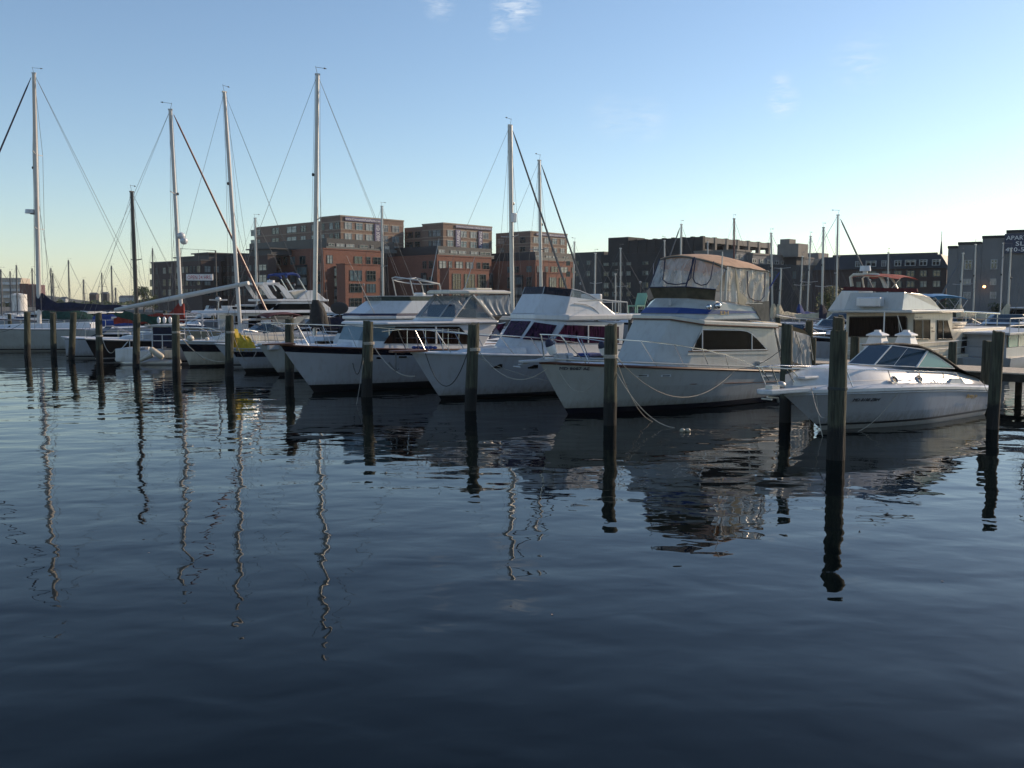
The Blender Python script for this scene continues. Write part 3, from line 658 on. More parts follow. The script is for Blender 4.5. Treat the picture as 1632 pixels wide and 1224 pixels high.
def tree(label, x, D, ytop, wpx, m_='leaf', n=900):
    p = at(x, HOR, D); fr = Fr((p.x, p.y), 0); o = thing('tree', label, 'tree', fr, None)
    zt = at(x, ytop, D).z; w = wpx / 2 / F * D; zb = 1.4
    b = MB(); b.tube([(0, 0, zb), (.1, 0, zb + (zt - zb) * .35), (0, .1, zb + (zt - zb) * .8)], [w * .09, w * .06, w * .02], 7)
    for k in range(6):
        a = k * 1.1; b.tube([(0, 0, zb + (zt - zb) * (.3 + .06 * k)), (w * .6 * math.cos(a), w * .6 * math.sin(a), zb + (zt - zb) * (.5 + .06 * k))], [w * .04, w * .01], 5)
    b.build('trunk', 'bark', o, smooth=True)
    c = MB(); cl = [(random.uniform(-.6, .6) * w, random.uniform(-.6, .6) * w, zb + (zt - zb) * random.uniform(.35, .85), w * random.uniform(.3, .5)) for _ in range(12)]
    for _ in range(n):
        q = random.choice(cl); a, e_ = random.uniform(0, 6.28), random.uniform(-1.4, 1.4); r = q[3] * random.uniform(.6, 1.05)
        pc = Vector((q[0] + r * math.cos(a) * math.cos(e_), q[1] + r * math.sin(a) * math.cos(e_), q[2] + r * .9 * math.sin(e_)))
        s_ = w * random.uniform(.05, .10); d1 = Vector((random.gauss(0, 1), random.gauss(0, 1), random.gauss(0, 1))).normalized(); d2 = d1.orthogonal().normalized()
        c.add([pc - d1 * s_, pc + d2 * s_ * .6, pc + d1 * s_, pc - d2 * s_ * .6], [(0, 1, 2, 3)])
    c.build('crown', m_, o)
tree('yellow green tree standing behind the marina right of the tan canopy', 1322, 100, 452, 52, 'leaf_yellow', 2200)
tree('dark tree at the left end of the dark brick building', 229, 205, 455, 34, 'leaf', 1200)
tree('small dark tree left of the dark brick building by the black mast', 243, 190, 470, 26, 'leaf', 800)
tree('low dark tree low under the grey building, right of the blue awning', 1596, 92, 478, 40, 'leaf', 1200)
tree('dark bushy tree under the grey building beside the blue awning', 1520, 90, 474, 40, 'leaf', 1200)
b = MB()
for _ in range(5200):
    x = random.uniform(-10, 240); D = random.uniform(400, 470); p = at(x, HOR, D); h = (.5 + 1.6 * abs(math.sin(x * .05) * math.sin(x * .17 + 1)) + random.random() * 1.2); z = 1.4 + random.random() ** .6 * h
    s_ = random.uniform(.25, .55); d1 = Vector((random.gauss(0, 1), random.gauss(0, 1), random.gauss(0, 1))).normalized(); d2 = d1.orthogonal()
    c = Vector((p.x, p.y, z)); b.add([c - d1 * s_, c + d2 * s_, c + d1 * s_, c - d2 * s_], [(0, 1, 2, 3)])
tag(b.build('far_trees', 'leaf'), 'low dark line of trees along the far shore', 'trees', kind='stuff')

# open 24 hrs sign on its frame
fo = corner(318, 66, 0); po = thing('sign_gantry', 'white OPEN 24 HRS. sign hanging in a thin dark pipe frame', 'sign', fo)
q = lambda x, y: fo.sp(x, y, 0)
b = MB(); b.tube([(q(286.5, 396).x, 0, .6), q(286.5, 396), q(343.5, 399.5), (q(345, 480).x, 0, .6)], .055, 6); b.build('frame', 'metal_dark', po)
a, c = q(297, 437), q(339.5, 447)
b = MB(); b.box((a.x, -.05, c.z), (c.x, .05, a.z)); sb = b.build('board', 'sign_white', po)
b = MB(); b.tube([(a.x, 0, a.z + .03), (c.x, 0, a.z + .03)], .04, 5).tube([(a.x, 0, c.z - .03), (c.x, 0, c.z - .03)], .04, 5).tube([(q(316, 395).x, 0, a.z), (q(316, 395).x, 0, q(316, 398).z)], .012, 4)
b.tube([(q(286.5, 440).x, 0, c.z), (q(345, 440).x, 0, c.z)], .03, 5); b.build('board_frame', 'metal_dark', po)
text('OPEN 24 HRS.', 'sign_red', sb, (a.x + .08, -.055, c.z + (a.z - c.z) * .2), (1, 0, 0), (0, -1, 0), (a.z - c.z) * .62, (c.x - a.x) * .9)

# ------------------------------------------------------------------ pilings
def piling(label, x, ytop, dia, D=None, z=None, lean=0, group='timber mooring piles in a row in front of the boats', name='mooring_pile'):
    """x, top row and pixel width in the photograph give its place and size"""
    if D is None: D = (EYE - z) * F / (ytop - HOR)
    p = at(x, ytop, D); fr = Fr((p.x, p.y), 0)
    r = dia / 2 / F * D; b = MB(); rings = []; n = 18; ph = random.random() * 6
    for i in range(9):
        zz = -1.5 + (p.z + 1.5) * i / 8; rr = r * (1.06 - .06 * i / 8)
        rr *= 1 + .03 * math.sin(i * 2.1 + ph)
        if i == 8: rr *= .95
        rings.append([(lean * (p.z - zz) / p.z + rr * (1 + .03 * math.sin(3 * a + ph + i * .3)) * math.cos(a), rr * (1 + .03 * math.cos(2 * a + ph)) * math.sin(a), zz + (0.03 * math.cos(a + ph) + .02 * math.sin(a * 5 + ph) if i == 8 else 0)) for a in [2 * math.pi * j / n for j in range(n)]])
    b.loft(rings); o = b.build(name, 'piling_wood', None, smooth=True, ang=50); o.matrix_world = fr.M
    tag(o, label, 'mooring pile', group); return fr, r, p.z, D
PIL = {}
ords = ['leftmost of the front row, pale brown', 'second front row pile from the left, in front of the white sailboat hull', 'third front row pile from the left', 'fourth front row pile from the left, beside the dark sailboat bow',
        'front row pile standing before the white outboard motor boat', 'front row pile left of the navy striped tan bow', 'front row pile beside the yellow tarp', 'front row pile overlapping the pale bow left of the navy striped yacht',
        'front row pile before the navy striped yacht with rope tied round it', 'front row pile before the bow of the purple curtained cruiser', 'front row pile before the big cruiser with the tan canopy', 'nearest and thickest front row pile, before the small sport cruiser']
for i, (x, y, w, ln) in enumerate([(43, 497, 9.5, -.1), (84, 498, 9, -.05), (117, 498, 9.5, -.25), (157, 499, 10, -.05), (218, 500, 10.5, -.15), (280, 502, 12, -.05), (366, 503.5, 13, -.1), (461, 507.5, 14, -.05), (587, 512.5, 17, -.1), (755, 516, 18.5, -.12), (973.5, 517.5, 20.5, 0), (1337.5, 528.5, 27.5, 0)]):
    zt = 2.93
    PIL[x] = piling('timber pile, ' + ords[i], x, y, w, D=[62.5, 61, 58.5, 55.5, 51.5, 48.5, 45.5, 40, 35.6, 31, 27.3, 21.3][i], lean=ln)
G2 = 'timber piles behind the front row'
PIL['e'] = piling('dark timber pile between the big cruiser and the small sport cruiser', 1255, 517.5, 18, D=28, group=G2)
PIL['f'] = piling('dark timber pile at the right edge beside the sport cruiser stern', 1592, 528.5, 18.5, D=26.5, lean=-.06, group=G2)
for lab, x, y, w, D in (('timber pile on the dock seen left of the houseboat window', 1337, 506, 18, 38), ('dark green pile behind the cockpit curtain of the big cruiser', 1290, 511, 12, 41), ('short timber pile beside the big cruiser cockpit curtain', 1297, 539, 8, 37),
                        ('short grey pile on the dock in front of the houseboat, below its side windows', 1518.5, 546, 12.5, 34), ('wide short dark pile in front of the houseboat stern window', 1579, 544, 24, 31), ('short pile under the houseboat front window', 1363, 537, 14, 37),
                        ('thin pile behind the pontoon boat railing', 263, 495, 6, 68)):
    piling(lab, x, y, w, D=D, group=G2)

# docks
ra = Vector((.69, -.724, 0)); rn = Vector((.724, .69, 0))
def dock(name, label, P0, n, Lg, wd_, z=1.05, along=ra, grp='timber docks', step=2.4):
    side = Vector((-along.y, along.x, 0)); side = side if side.y > 0 else -side
    fr = Fr((P0[0], P0[1]), math.atan2(along.y, along.x)); o = thing(name, label, 'dock', fr, grp)
    b = MB(); k = 0; x = 0
    while x < Lg: b.box((x, 0, z - .045), (x + .19, wd_, z + random.uniform(-.004, .004))); x += .2
    b.build('planking', 'dock_wood', o)
    b = MB()
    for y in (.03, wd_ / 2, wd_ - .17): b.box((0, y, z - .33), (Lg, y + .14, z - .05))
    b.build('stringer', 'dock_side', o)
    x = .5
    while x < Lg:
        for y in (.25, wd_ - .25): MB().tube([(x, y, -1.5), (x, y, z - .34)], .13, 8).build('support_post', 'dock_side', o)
        x += step * 2
    return o, fr
dock('dock', 'sunlit timber dock running behind the sport cruiser to the right edge', (10.6, 41.5), 0, 26, 3.0)
dock('dock', 'long timber dock hidden behind the sterns of the big cruisers', (-38, 92.5), 0, 68, 2.0, step=5)
# ------------------------------------------------------------------ main boats
def C1(x, y): return 1180 + x / 3.4, 340 + y / 3.4
def C2(x, y): return 840 + x / 3.4, 380 + y / 3.4
def C3(x, y): return 600 + x / 3.886, 430 + y / 3.886
def C4(x, y): return 360 + x / 4.533, 430 + y / 4.533
def D2(x, y): return 1000 + x / 6.8, 395 + y / 6.8
def E2(x, y): return 850 + x / 6.119, 500 + y / 6.119
def E3(x, y): return 560 + x / 5.829, 430 + y / 5.829
def E4(x, y): return 430 + x / 7.648, 440 + y / 7.648
def R3(x, y): return 260 + x / 8.16, 470 + y / 8.16
def R4(x, y): return 100 + x / 8.16, 470 + y / 8.16
def frw(x, y, deg): p = onwater(x, y); return Fr((p.x, p.y), R(deg))
def tipof(fr, x, y): u, z = fr.side(x, y, 0); return (u, z)
def lerp(a, b, t): return a + (b - a) * t
class Deck6:
    """superstructure made of six-cornered rings: front pair (half width a), corner pair and aft pair (half width w)"""
    def __init__(s, fr, par): s.fr, s.par = fr, par
    def ring(s, F_, C_, A_, a, w, wa=None):
        return ring6(s.fr.sp(*F_, -a), s.fr.sp(*C_, -w), s.fr.sp(*A_, -(wa or w)))
    def solid(s, rings, name, m, bevel=.03, caps=True):
        return MB().loft(rings, caps=caps).build(name, m, s.par, bevel)
    def fwin(s, pxs, r0, r1, facet, m, name='front_window', off=.006, t=.015, both=False):
        """window drawn on a facet: 'c' centre, 'n' near front facet, 's' near side, 'f' far front facet"""
        i, j = {'c': (0, 1), 'n': (1, 2), 's': (2, 3), 'f': (5, 0)}[facet]
        A, B, D_ = r0[i], r0[j], r1[i]
        if (Vector(D_) - Vector(A)).length < .05: D_ = r1[j]
        P = [s.fr.pl(*p, A, B, D_, off + t) for p in pxs]
        return panel(name, m, s.par, P, t, both, s.fr)

# ---- small sport cruiser, right
f1 = frw(1309, 685, 38)
b1 = thing('motorboat', 'small white sport cruiser with two round portholes and a wraparound windshield, at right', 'motorboat', f1, 'motor cruisers moored bow out')
h1 = Hull(f1, b1, tipof(f1, *C1(240, 988)), 7.3, 1.35, 1.15, p=2.2, aft=.95)
h1.sheer([C1(500, 978), C1(850, 970), C1(1100, 966), C1(1250, 962)])
h1.build([(-.5, 0), (.0, 0), (.045, 0), (.13, 0), (.19, 0), (0, .45), (0, 1)], ['gelcoat_hull', 'black_paint', 'gelcoat', 'bottom_paint'], [3, 2, 2, 1, 0, 0], rub='gelcoat_grey', rubr=.02)
zf = lambda u: h1.zs(u)
us = [h1.u0 + (7.25 - h1.u0) * (k / 26) ** 1.25 for k in range(27)]
tr = [f1.sp(*C1(x, y), -.75) for x, y in [(250, 925), (320, 897), (500, 852), (600, 845), (850, 850), (1180, 862), (1330, 905)]]
tu = [p.x for p in tr]; tz = [p.z for p in tr]
rr = []
for u in us:
    hb = max(.03, h1.hb(u)); z = zf(u); tp = max(z + .2, float(np.interp(u, tu, tz, left=z + .22))); q = min(1, hb / .8)
    i1 = max(.0, hb - .12); i2 = max(0, hb - .24); i3 = max(0, hb - .5) * .98
    sec = [(hb, z + .01), (hb + .05, z + .06), (hb + .05, z + .14), (hb - .02, z + .20), (i1, z + .215), (i2, z + .24), (lerp(i2, i3, .7), lerp(z + .24, tp, .78)), (i3, tp), (i3 * .6, tp + .07 * q), (0.0, tp + .10 * q)]
    rr.append([Vector((u, -y, zz)) for y, zz in sec] + [Vector((u, y, zz)) for y, zz in sec[-2::-1]])
b = MB().loft(rr, caps=False, ring_closed=False); b.add(rr[-1], [tuple(range(len(rr[-1])))]); b.build('cabin_deck', 'gelcoat', b1, smooth=True, ang=35)
# bow platform
tipp = f1.sp(*C1(112, 980), 0); b = MB(); z = h1.z0 + .1
pl_ = [(tipp.x, .10), (tipp.x - .03, 0), (tipp.x, -.10), (tipp.x + .12, -.24), (h1.u0 + .55, -.42), (h1.u0 + .55, .42), (tipp.x + .12, .24)]
b.slab([(x, y, z - .01) for x, y in pl_], (0, 0, .13)); b.build('bow_platform', 'gelcoat', b1, .03)
b = MB(); b.tube([(tipp.x + .2, -.05, z - .08), (tipp.x + .65, -.05, z - .13), (tipp.x + .75, 0, z - .25)], .03, 6).tube([(tipp.x + .25, -.16, z - .14), (tipp.x + .25, .16, z - .14)], .03, 6).box((tipp.x + .3, -.13, z + .125), (tipp.x + .62, .1, z + .22)).ell((tipp.x + .85, .0, z + .2), (.14, .13, .1))
b.build('anchor_gear', 'aluminium', b1, smooth=True)
# windshield
dk1 = Deck6(f1, b1); a_, w_ = .42, .95
r0 = dk1.ring(C1(725, 822), C1(955, 833), C1(1160, 840), a_, w_); r1 = dk1.ring(C1(820, 716), C1(1016, 742), C1(1150, 832), a_ * .85, w_ * .9, w_)
for (i, j, nm, m_) in ((0, 1, 'windshield_pane', 'glass_tint'), (1, 2, 'windshield_pane', 'glass_tint'), (5, 0, 'windshield_pane', 'glass_tint'), (2, 3, 'side_pane', 'glass_green'), (4, 5, 'side_pane', 'glass_green')):
    q = [r0[i], r0[j], r1[j], r1[i]]
    c = sum(q, Vector()) / 4; q = [c + (p - c) * .985 for p in q]
    panel(nm, m_, b1, q, .006, fr=f1)
b = MB()
for r_ in (r0, r1): b.tube([r_[4], r_[5], r_[0], r_[1], r_[2], r_[3]], .014 if r_ is r0 else .018, 6)
for i in (0, 1): b.tube([r0[i], r1[i]], .02, 6)
for i in (2, 5): b.tube([r0[i], r1[i]], .035, 6)
b.tube([lerp(r0[1], r0[2], .45), lerp(r1[1], r1[2], .45)], .008, 5)
b.build('windshield_frame', 'white_plastic', b1, smooth=True)
# cover over the cockpit
nl = [f1.sp(*C1(x, y), -v) for x, y, v in ((960, 718, .55), (1016, 738, .88), (1090, 775, .93), (1180, 838, .98), (1250, 868, 1.02), (1322, 896, 1.0))]
rr = []
for k, p in enumerate(nl):
    cr = [.03, .05, .16, .22, .16, .06][k]
    rr.append([Vector((p.x + (.05 if abs(v) < .9 else 0), p.y * -v if v < 0 else -p.y * v, p.z + cr * (1 - v * v) + .012 * math.sin(k * 3 + v * 7))) for v in (-1, -.8, -.5, -.2, .2, .5, .8, 1)])
b = MB().loft(rr, caps=False, ring_closed=False)
b.build('cockpit_cover', 'canvas_black', b1, smooth=True)
b = MB().tube([f1.sp(*C1(x, y), -.9) for x, y in ((660, 714), (760, 708), (880, 708), (960, 716), (1016, 736), (1090, 775), (1180, 838))], [.02, .03, .03, .035, .04, .05, .03], 7)
b.build('folded_canvas', 'canvas_black', b1, smooth=True)
# portholes
for x, y in ((830, 904), (965, 899)):
    hb = lambda u: h1.hb(u) - .3
    p = f1.sp(*C1(x, y), -1.03); n = Vector((-.05, -.85, .5)).normalized(); ax = Vector((1, 0, 0)); up = n.cross(ax).normalized()
    ringp = [p + n * .035 + ax * .135 * math.cos(t * .4488) + up * .10 * math.sin(t * .4488) for t in range(14)]
    fr_ = MB().tube(ringp, .02, 6, closed=True).build('porthole', 'chrome', b1, smooth=True)
    MB().slab([p + n * .02 + (q - p - n * .035) * .96 for q in ringp], n * .012).build('pane', 'glass_dark', fr_)
# rails
b = MB(); R0 = [f1.sp(*C1(x, y), -v) for x, y, v in ((130, 832, .16), (250, 842, .42), (430, 840, .75), (600, 847, .95), (800, 850, 1.08), (965, 856, 1.12), (1100, 861, 1.14), (1170, 866, 1.14), (1205, 912, 1.16))]
b.tube(R0[::-1] + [Vector((R0[0].x - .12, 0, R0[0].z))] + [mir(p) for p in R0], .016, 6)
for (tx, ty, bx, by, v, vb) in ((170, 838, 205, 932, .22, .2), (280, 850, 310, 885, .5, .5), (250, 842, 290, 915, .42, .4), (575, 850, 608, 940, .95, 1.05), (800, 852, 825, 932, 1.08, 1.1), (965, 858, 985, 926, 1.12, 1.12), (1097, 862, 1104, 918, 1.14, 1.14)):
    p, q = f1.sp(*C1(tx, ty), -v), f1.sp(*C1(bx, by), -vb); b.tube([p, q], .014, 6).tube([mir(p), mir(q)], .014, 6)
b.build('bow_rail', 'chrome', b1, smooth=True)
P = [f1.sp(*C1(x, y), -1.05) for x, y in ((1115, 918), (1130, 893), (1180, 893), (1200, 920))]
panel('air_vent', 'gelcoat', b1, [p + Vector((0, -.06, 0)) for p in P], .05, both=True, fr=f1)
p = f1.sp(*C1(388, 893), -.3); b = MB(); b.box((p.x - .32, -.3, p.z - .02), (p.x + .32, .3, p.z + .05)); b.build('deck_hatch', 'gelcoat', b1, .02)
def hulltext(h, s, m_, p0, p1, hgt, nm='lettering', italic=0):
    a, c = h.px(*p0), h.px(*p1)
    def onh(p):                            # bring the point onto the flared side
        k = max(0, min(1, p.z / h.zs(p.x))); return k
    d = (c - a); d.z = 0
    n = Vector((d.y, -d.x, 0)).normalized();  n = n if n.y < 0 else -n
    n = (n + Vector((0, 0, -.22))).normalized()
    return text(s, m_, h.par, a + n * .03, d, n, hgt, d.length, nm, italic)
def side_y(h, u, z):
    b_, t_ = 0, 1
    best = None
    for i in range(0, 101):
        t = i / 100; k = z / h.zs(u); p = h.pt(t, z, 0)
        if best is None or abs(p.x - u) < abs(best.x - u): best = p
    return best.y
def onhull(h, x, y):
    v = -h.B * .8
    for i in range(60):
        p = h.fr.sp(x, y, v); v += (side_y(h, max(p.x, h.u0 * .9), p.z) - v) * .25
    return h.fr.sp(x, y, v)
def hletters(h, s, m_, p0, p1, hgt, italic=0):
    a, c = onhull(h, *p0), onhull(h, *p1); d = c - a
    up = Vector((a.x, side_y(h, a.x, a.z + .1), a.z + .1)) - a
    n = d.cross(up).normalized(); n = n if n.y < 0 else -n
    return text(s, m_, h.par, a + n * .05, d, n, hgt, d.length, 'lettering', italic)
hletters(h1, 'MD 8198 ZBM', 'black_paint', C1(600, 1014), C1(745, 1012), .10, .3)
hletters(h1, 'Betty Jo', 'gold', C1(1215, 998), C1(1272, 996), .12, .3)
p = f1.sp(*C1(1050, 897), -1.10); q = f1.sp(*C1(1102, 896), -1.10)
text('Sundancer', 'gelcoat_grey', b1, p + Vector((0, -.06, 0)), (1, 0, 0), (0, -.9, .45), .09, (q - p).length, 'lettering', .3)
p = f1.sp(*C1(600, 898), -1.0)
MB().tube([f1.sp(*C1(x, y), -v) + Vector((0, -.045, 0)) for x, y, v in ((500, 915, .93), (650, 906, 1.02), (790, 902, 1.07))], .008, 4).tube([f1.sp(*C1(x, y), -v) + Vector((0, -.045, 0)) for x, y, v in ((860, 900, 1.07), (935, 899, 1.08))], .008, 4).build('side_stripe', 'gelcoat_grey', b1)
# stern corner moulding
b = MB(); e = h1.pt(1, 0, 1); b.box((7.2, -1.25, .28), (7.75, 1.25, .36)).build('swim_platform', 'gelcoat', b1, .03)
b = MB(); b.box((7.35, -.25, -.6), (7.85, .25, .2)).tube([(7.7, 0, -.7), (7.7, 0, .1)], .12, 8); b.build('stern_drive', 'black_paint', b1, .04)

# ---- big cruiser with tan canopy
f2 = frw(905, 660, 38)
b2 = thing('motor_yacht', 'big cream cruiser with a tan flybridge canopy over clear curtains and a navy stripe', 'motorboat', f2, 'motor cruisers moored bow out')
h2 = Hull(f2, b2, tipof(f2, *C2(68, 672)), 10.6, 1.95, 1.65, p=2.5)
h2.sheer([C2(300, 682), C2(430, 690), C2(640, 697), C2(900, 705), C2(1150, 714), C2(1380, 720)])
h2.build([(-.6, 0), (-.02, 0), (.03, 0), (.2, 0), (0, .3), (0, .6), (0, 1)], ['gelcoat_cream', 'navy_paint', 'bottom_blue'], [2, 1, 1, 0, 0, 0], rub='teak', rubr=.045)
b = MB(); nr = [h2.pt(t / 24, .13, 1) + Vector((0, .02, 0)) for t in range(1, 25)]
b.tube([p for p in nr[::-1]] + [mir(p) for p in nr], .03, 6); b.build('toe_rail', 'gelcoat_cream', b2, smooth=True)
b = MB(); pts = [onhull(h2, *C2(x, y)) for x, y in ((530, 788), (700, 790), (900, 789), (1100, 784), (1370, 776))]
b.tube(pts, .02, 6).tube([mir(p) for p in pts], .02, 6); b.build('side_trim', 'teak', b2, smooth=True)
dk = Deck6(f2, b2); a_, w_ = .85, 1.62
r0 = dk.ring(C2(665, 655), C2(862, 672), C2(1385, 712), a_, w_); r1 = dk.ring((1068, 509.7), (1121, 518), C2(1340, 486), a_, w_)
for k in (0, 1, 2, 3, 4, 5): r0[k] = Vector((r0[k].x, r0[k].y, h2.zs(r0[k].x) - .03))
dk.solid([r0, r1], 'cabin', 'gelcoat_cream', .04)
# brow / roof slab
rb = [Vector((p.x + (-.02 if k < 2 else -.06 if k in (2, 5) else .12), p.y * 1.055, p.z + .002)) for k, p in enumerate(r1)]
dz = f2.sp(*D2(820, 800), -w_ * 1.05).z - f2.sp(*D2(820, 850), -w_ * 1.05).z
rb2 = [p + Vector((0, 0, dz)) for p in rb]
dk.solid([rb, rb2], 'roof_brow', 'gelcoat_cream', .03)
b = MB().tube([rb[i] + Vector((-.02 if i != 4 and i != 3 else 0, -.015 if rb[i].y < 0 else .015, .015)) for i in (4, 5, 0, 1, 2, 3)], .022, 6).build('brow_trim', 'teak', b2, smooth=True)
# flybridge coaming
q0 = dk.ring((1068, 507), (1121, 514), (1213, 508), a_ * .97, w_ * .96); zc = rb2[2].z + .003
q0 = [Vector((p.x + .03, p.y, zc)) for p in q0]
q1 = dk.ring((1098, 474.5), (1141, 479.5), (1201, 489), a_ * .9, w_ * .93)
dk.solid([q0, q1], 'flybridge', 'gelcoat_cream', .04)
def facepts(P, Q, k): return lerp(P, Q, k)
def stripe(name, m_, r_0, r_1, k0, k1, par, off=.012, idx=(4, 5, 0, 1, 2, 3), kk=None):
    b = MB(); A = [lerp(r_0[i], r_1[i], k0 if not kk else kk[n][0]) for n, i in enumerate(idx)]; B = [lerp(r_0[i], r_1[i], k1 if not kk else kk[n][1]) for n, i in enumerate(idx)]
    c = sum(A, Vector()) / len(A)
    def o(p): v = p - c; v.z = 0; return p + v.normalized() * off
    b.loft([[o(p) for p in A], [o(p) for p in B]], caps=False, ring_closed=False); return b.build(name, m_, par)
stripe('stripe', 'blue_paint', q0, q1, .30, .52, b2, .05, kk=[(.42, .53), (.30, .50), (.30, .56), (.30, .56), (.32, .55), (.52, .62)]); [setattr(v, 'co', v.co) for v in ()]
# brown vinyl screen, clear curtains, canopy
s0 = dk.ring((1096, 475), (1139, 479), (1201, 489), a_ * .93, w_ * .95); s1 = dk.ring((1093, 457), (1141, 461.5), (1160, 466), a_ * 1.0, w_)
MB().loft([[s0[i] for i in (5, 0, 1, 2)], [s1[i] for i in (5, 0, 1, 2)]], caps=False, ring_closed=False).build('wind_screen', 'brown_vinyl', b2)
t1 = dk.ring((1107, 410), (1159, 424), (1225, 431.5), a_ * .95, w_ * .93); t0 = s1[:]
t0[3] = f2.sp(1225, 490, -w_ * .93); t0[4] = mir(t0[3])
c1 = t0[2]
def sheetx(P00, P10, P11, P01, nu=14, nv=8, amp=.02, fq=9, seed=0):
    rows = []; n = (P10 - P00).cross(P01 - P00).normalized()
    for j in range(nv + 1):
        v = j / nv; rows.append([lerp(lerp(P00, P10, i / nu), lerp(P01, P11, i / nu), v) + n * amp * math.sin(fq * i / nu * (1 + .3 * math.sin(v * 3 + seed)) + seed) * (.3 + .7 * math.sin(math.pi * min(1, v + .15))) for i in range(nu + 1)])
    return MB().loft(rows, caps=False, ring_closed=False)
for (i, j) in ((0, 1), (1, 2), (5, 0)):
    sheetx(t0[i], t0[j], t1[j], t1[i], amp=.008, seed=i).build('front_curtain', 'vinyl', b2, smooth=True)
sb_ = [f2.sp(1160, 480, -w_ * .95), f2.sp(1225, 488, -w_ * .94)]
sheetx(sb_[0], sb_[1], t1[3], t1[2], 30, 10, .05, 26, 1).build('side_curtain', 'vinyl_side', b2, smooth=True)
sheetx(mir(sb_[0]), mir(sb_[1]), mir(t1[3]), mir(t1[2]), 30, 10, .05, 26, 2).build('side_curtain', 'vinyl_side', b2, smooth=True)
dr = [f2.sp(*D2(x, y), -w_ * .98) for x, y in ((1170, 220), (1205, 600), (1270, 625), (1300, 560), (1215, 470), (1195, 300))]
MB().slab(dr, (0, .03, 0)).build('loose_flap', 'canvas_cream', b2)
MB().loft([[t1[3], lerp(t1[3], t1[4], .5) + Vector((0, 0, .25)), t1[4]], [sb_[1] + Vector((0, 0, -.2)), lerp(sb_[1], mir(sb_[1]), .5), mir(sb_[1])]], caps=False, ring_closed=False).build('aft_curtain', 'vinyl_side', b2)
am = [f2.sp(*D2(x, y), -w_ * .97) for x, y in ((1370, 640), (1285, 600), (1535, 575), (1540, 795), (1455, 797))]
MB().slab(am, (0, .02, 0)).build('mesh_skirt', 'canvas_mesh', b2); MB().slab([mir(p) for p in am], (0, -.02, 0)).build('mesh_skirt', 'canvas_mesh', b2)
b = MB()
for px_ in (((412, 110), (395, 300), (385, 345), (430, 385), (530, 400), (640, 385), (690, 330), (712, 120)),):
    b.tube([f2.pl(*D2(*p), t0[0], t0[1], t1[0], .02) for p in px_], .02, 6)
b.tube([f2.pl(*D2(*p), t0[1], t0[2], t1[1], .02) for p in ((740, 120), (710, 330), (735, 380), (800, 408), (860, 395), (900, 340), (935, 150))], .018, 6)
b.tube([f2.pl(*D2(*p), t0[5], t0[0], t1[5], .02) for p in ((285, 170), (285, 300), (292, 405))], .014, 6)
for i in (0, 1): b.tube([t0[i], t1[i]], .028, 6)
b.tube([t0[5], t0[0], t0[1], t0[2]], .02, 6)
b.tube([f2.sp(*D2(x, y), -w_ * .98) for x, y in ((1300, 250), (1305, 490), (1325, 540), (1380, 570), (1440, 575), (1480, 530), (1492, 270))], .018, 6)
b.build('curtain_piping', 'pvc_blue', b2, smooth=True)
b = MB(); b.tube([f2.sp(*D2(1080, 205), -w_ * .93), f2.sp(*D2(1060, 570), -w_ * .93)], .05, 6); b.tube([f2.sp(*D2(1530, 250), -w_ * .93), f2.sp(*D2(1525, 600), -w_ * .93)], .022, 6)
b.tube([f2.sp(*D2(1270, 600), -w_ * .96), f2.sp(*D2(1460, 604), -w_ * .96)], .02, 6); b.build('canopy_frame', 'aluminium', b2, smooth=True)
# canopy top: arched across, drooping forward
rr = []; e = [(1107, 411, a_ * .95)]
uF, uC, uA = t1[1].x, t1[2].x, t1[3].x; zF, zC_, zA = t1[1].z, t1[2].z, t1[3].z; wc = w_ * .95
for k in range(13):
    v = -1 + k / 6; av = abs(v); uf = uF - .06 + (uC - uF) * max(0, (av - .45) / .55) ** 1.3
    row = []
    for j in range(11):
        s_ = j / 10; u = lerp(uf, uA + .08, s_); ze = lerp(zC_, zA, max(0, (u - uC) / (uA - uC)))
        z = ze + (zF - zC_ + .10) * (1 - av ** 2.2) + .10 * math.sin(math.pi * min(1, s_ * 1.1)) * (1 - av ** 4) - .05 * abs(math.sin(s_ * 6.3)) * (.2 + .4 * av) * (0 if s_ < .2 else 1)
        if s_ > .95: z -= .08
        row.append(Vector((u, v * wc, z)))
    rr.append([row[0] - Vector((0, 0, .12 if av > .9 else .05))] + row + [row[-1] - Vector((-.02, 0, .14))])
MB().loft(rr, caps=False, ring_closed=False).build('canopy', 'canvas_tan', b2, smooth=True)
b = MB(); b.tube([rr[0][k] for k in range(1, 12)], .02, 6); b.tube([r_[0] for r_ in rr], .025, 6); b.build('canopy_edge', 'canvas_mesh', b2, smooth=True)
# console and seat seen through the curtains
b = MB(); z = zc; b.box((uF + .9, -.6, z), (uF + 1.3, .6, z + 1.0)).box((uF + 1.9, -.7, z), (uF + 2.4, .7, z + .45)).box((uF + 2.35, -.7, z + .45), (uF + 2.5, .7, z + 1.0)); b.build('helm_seat', 'white_plastic', b2, .05)
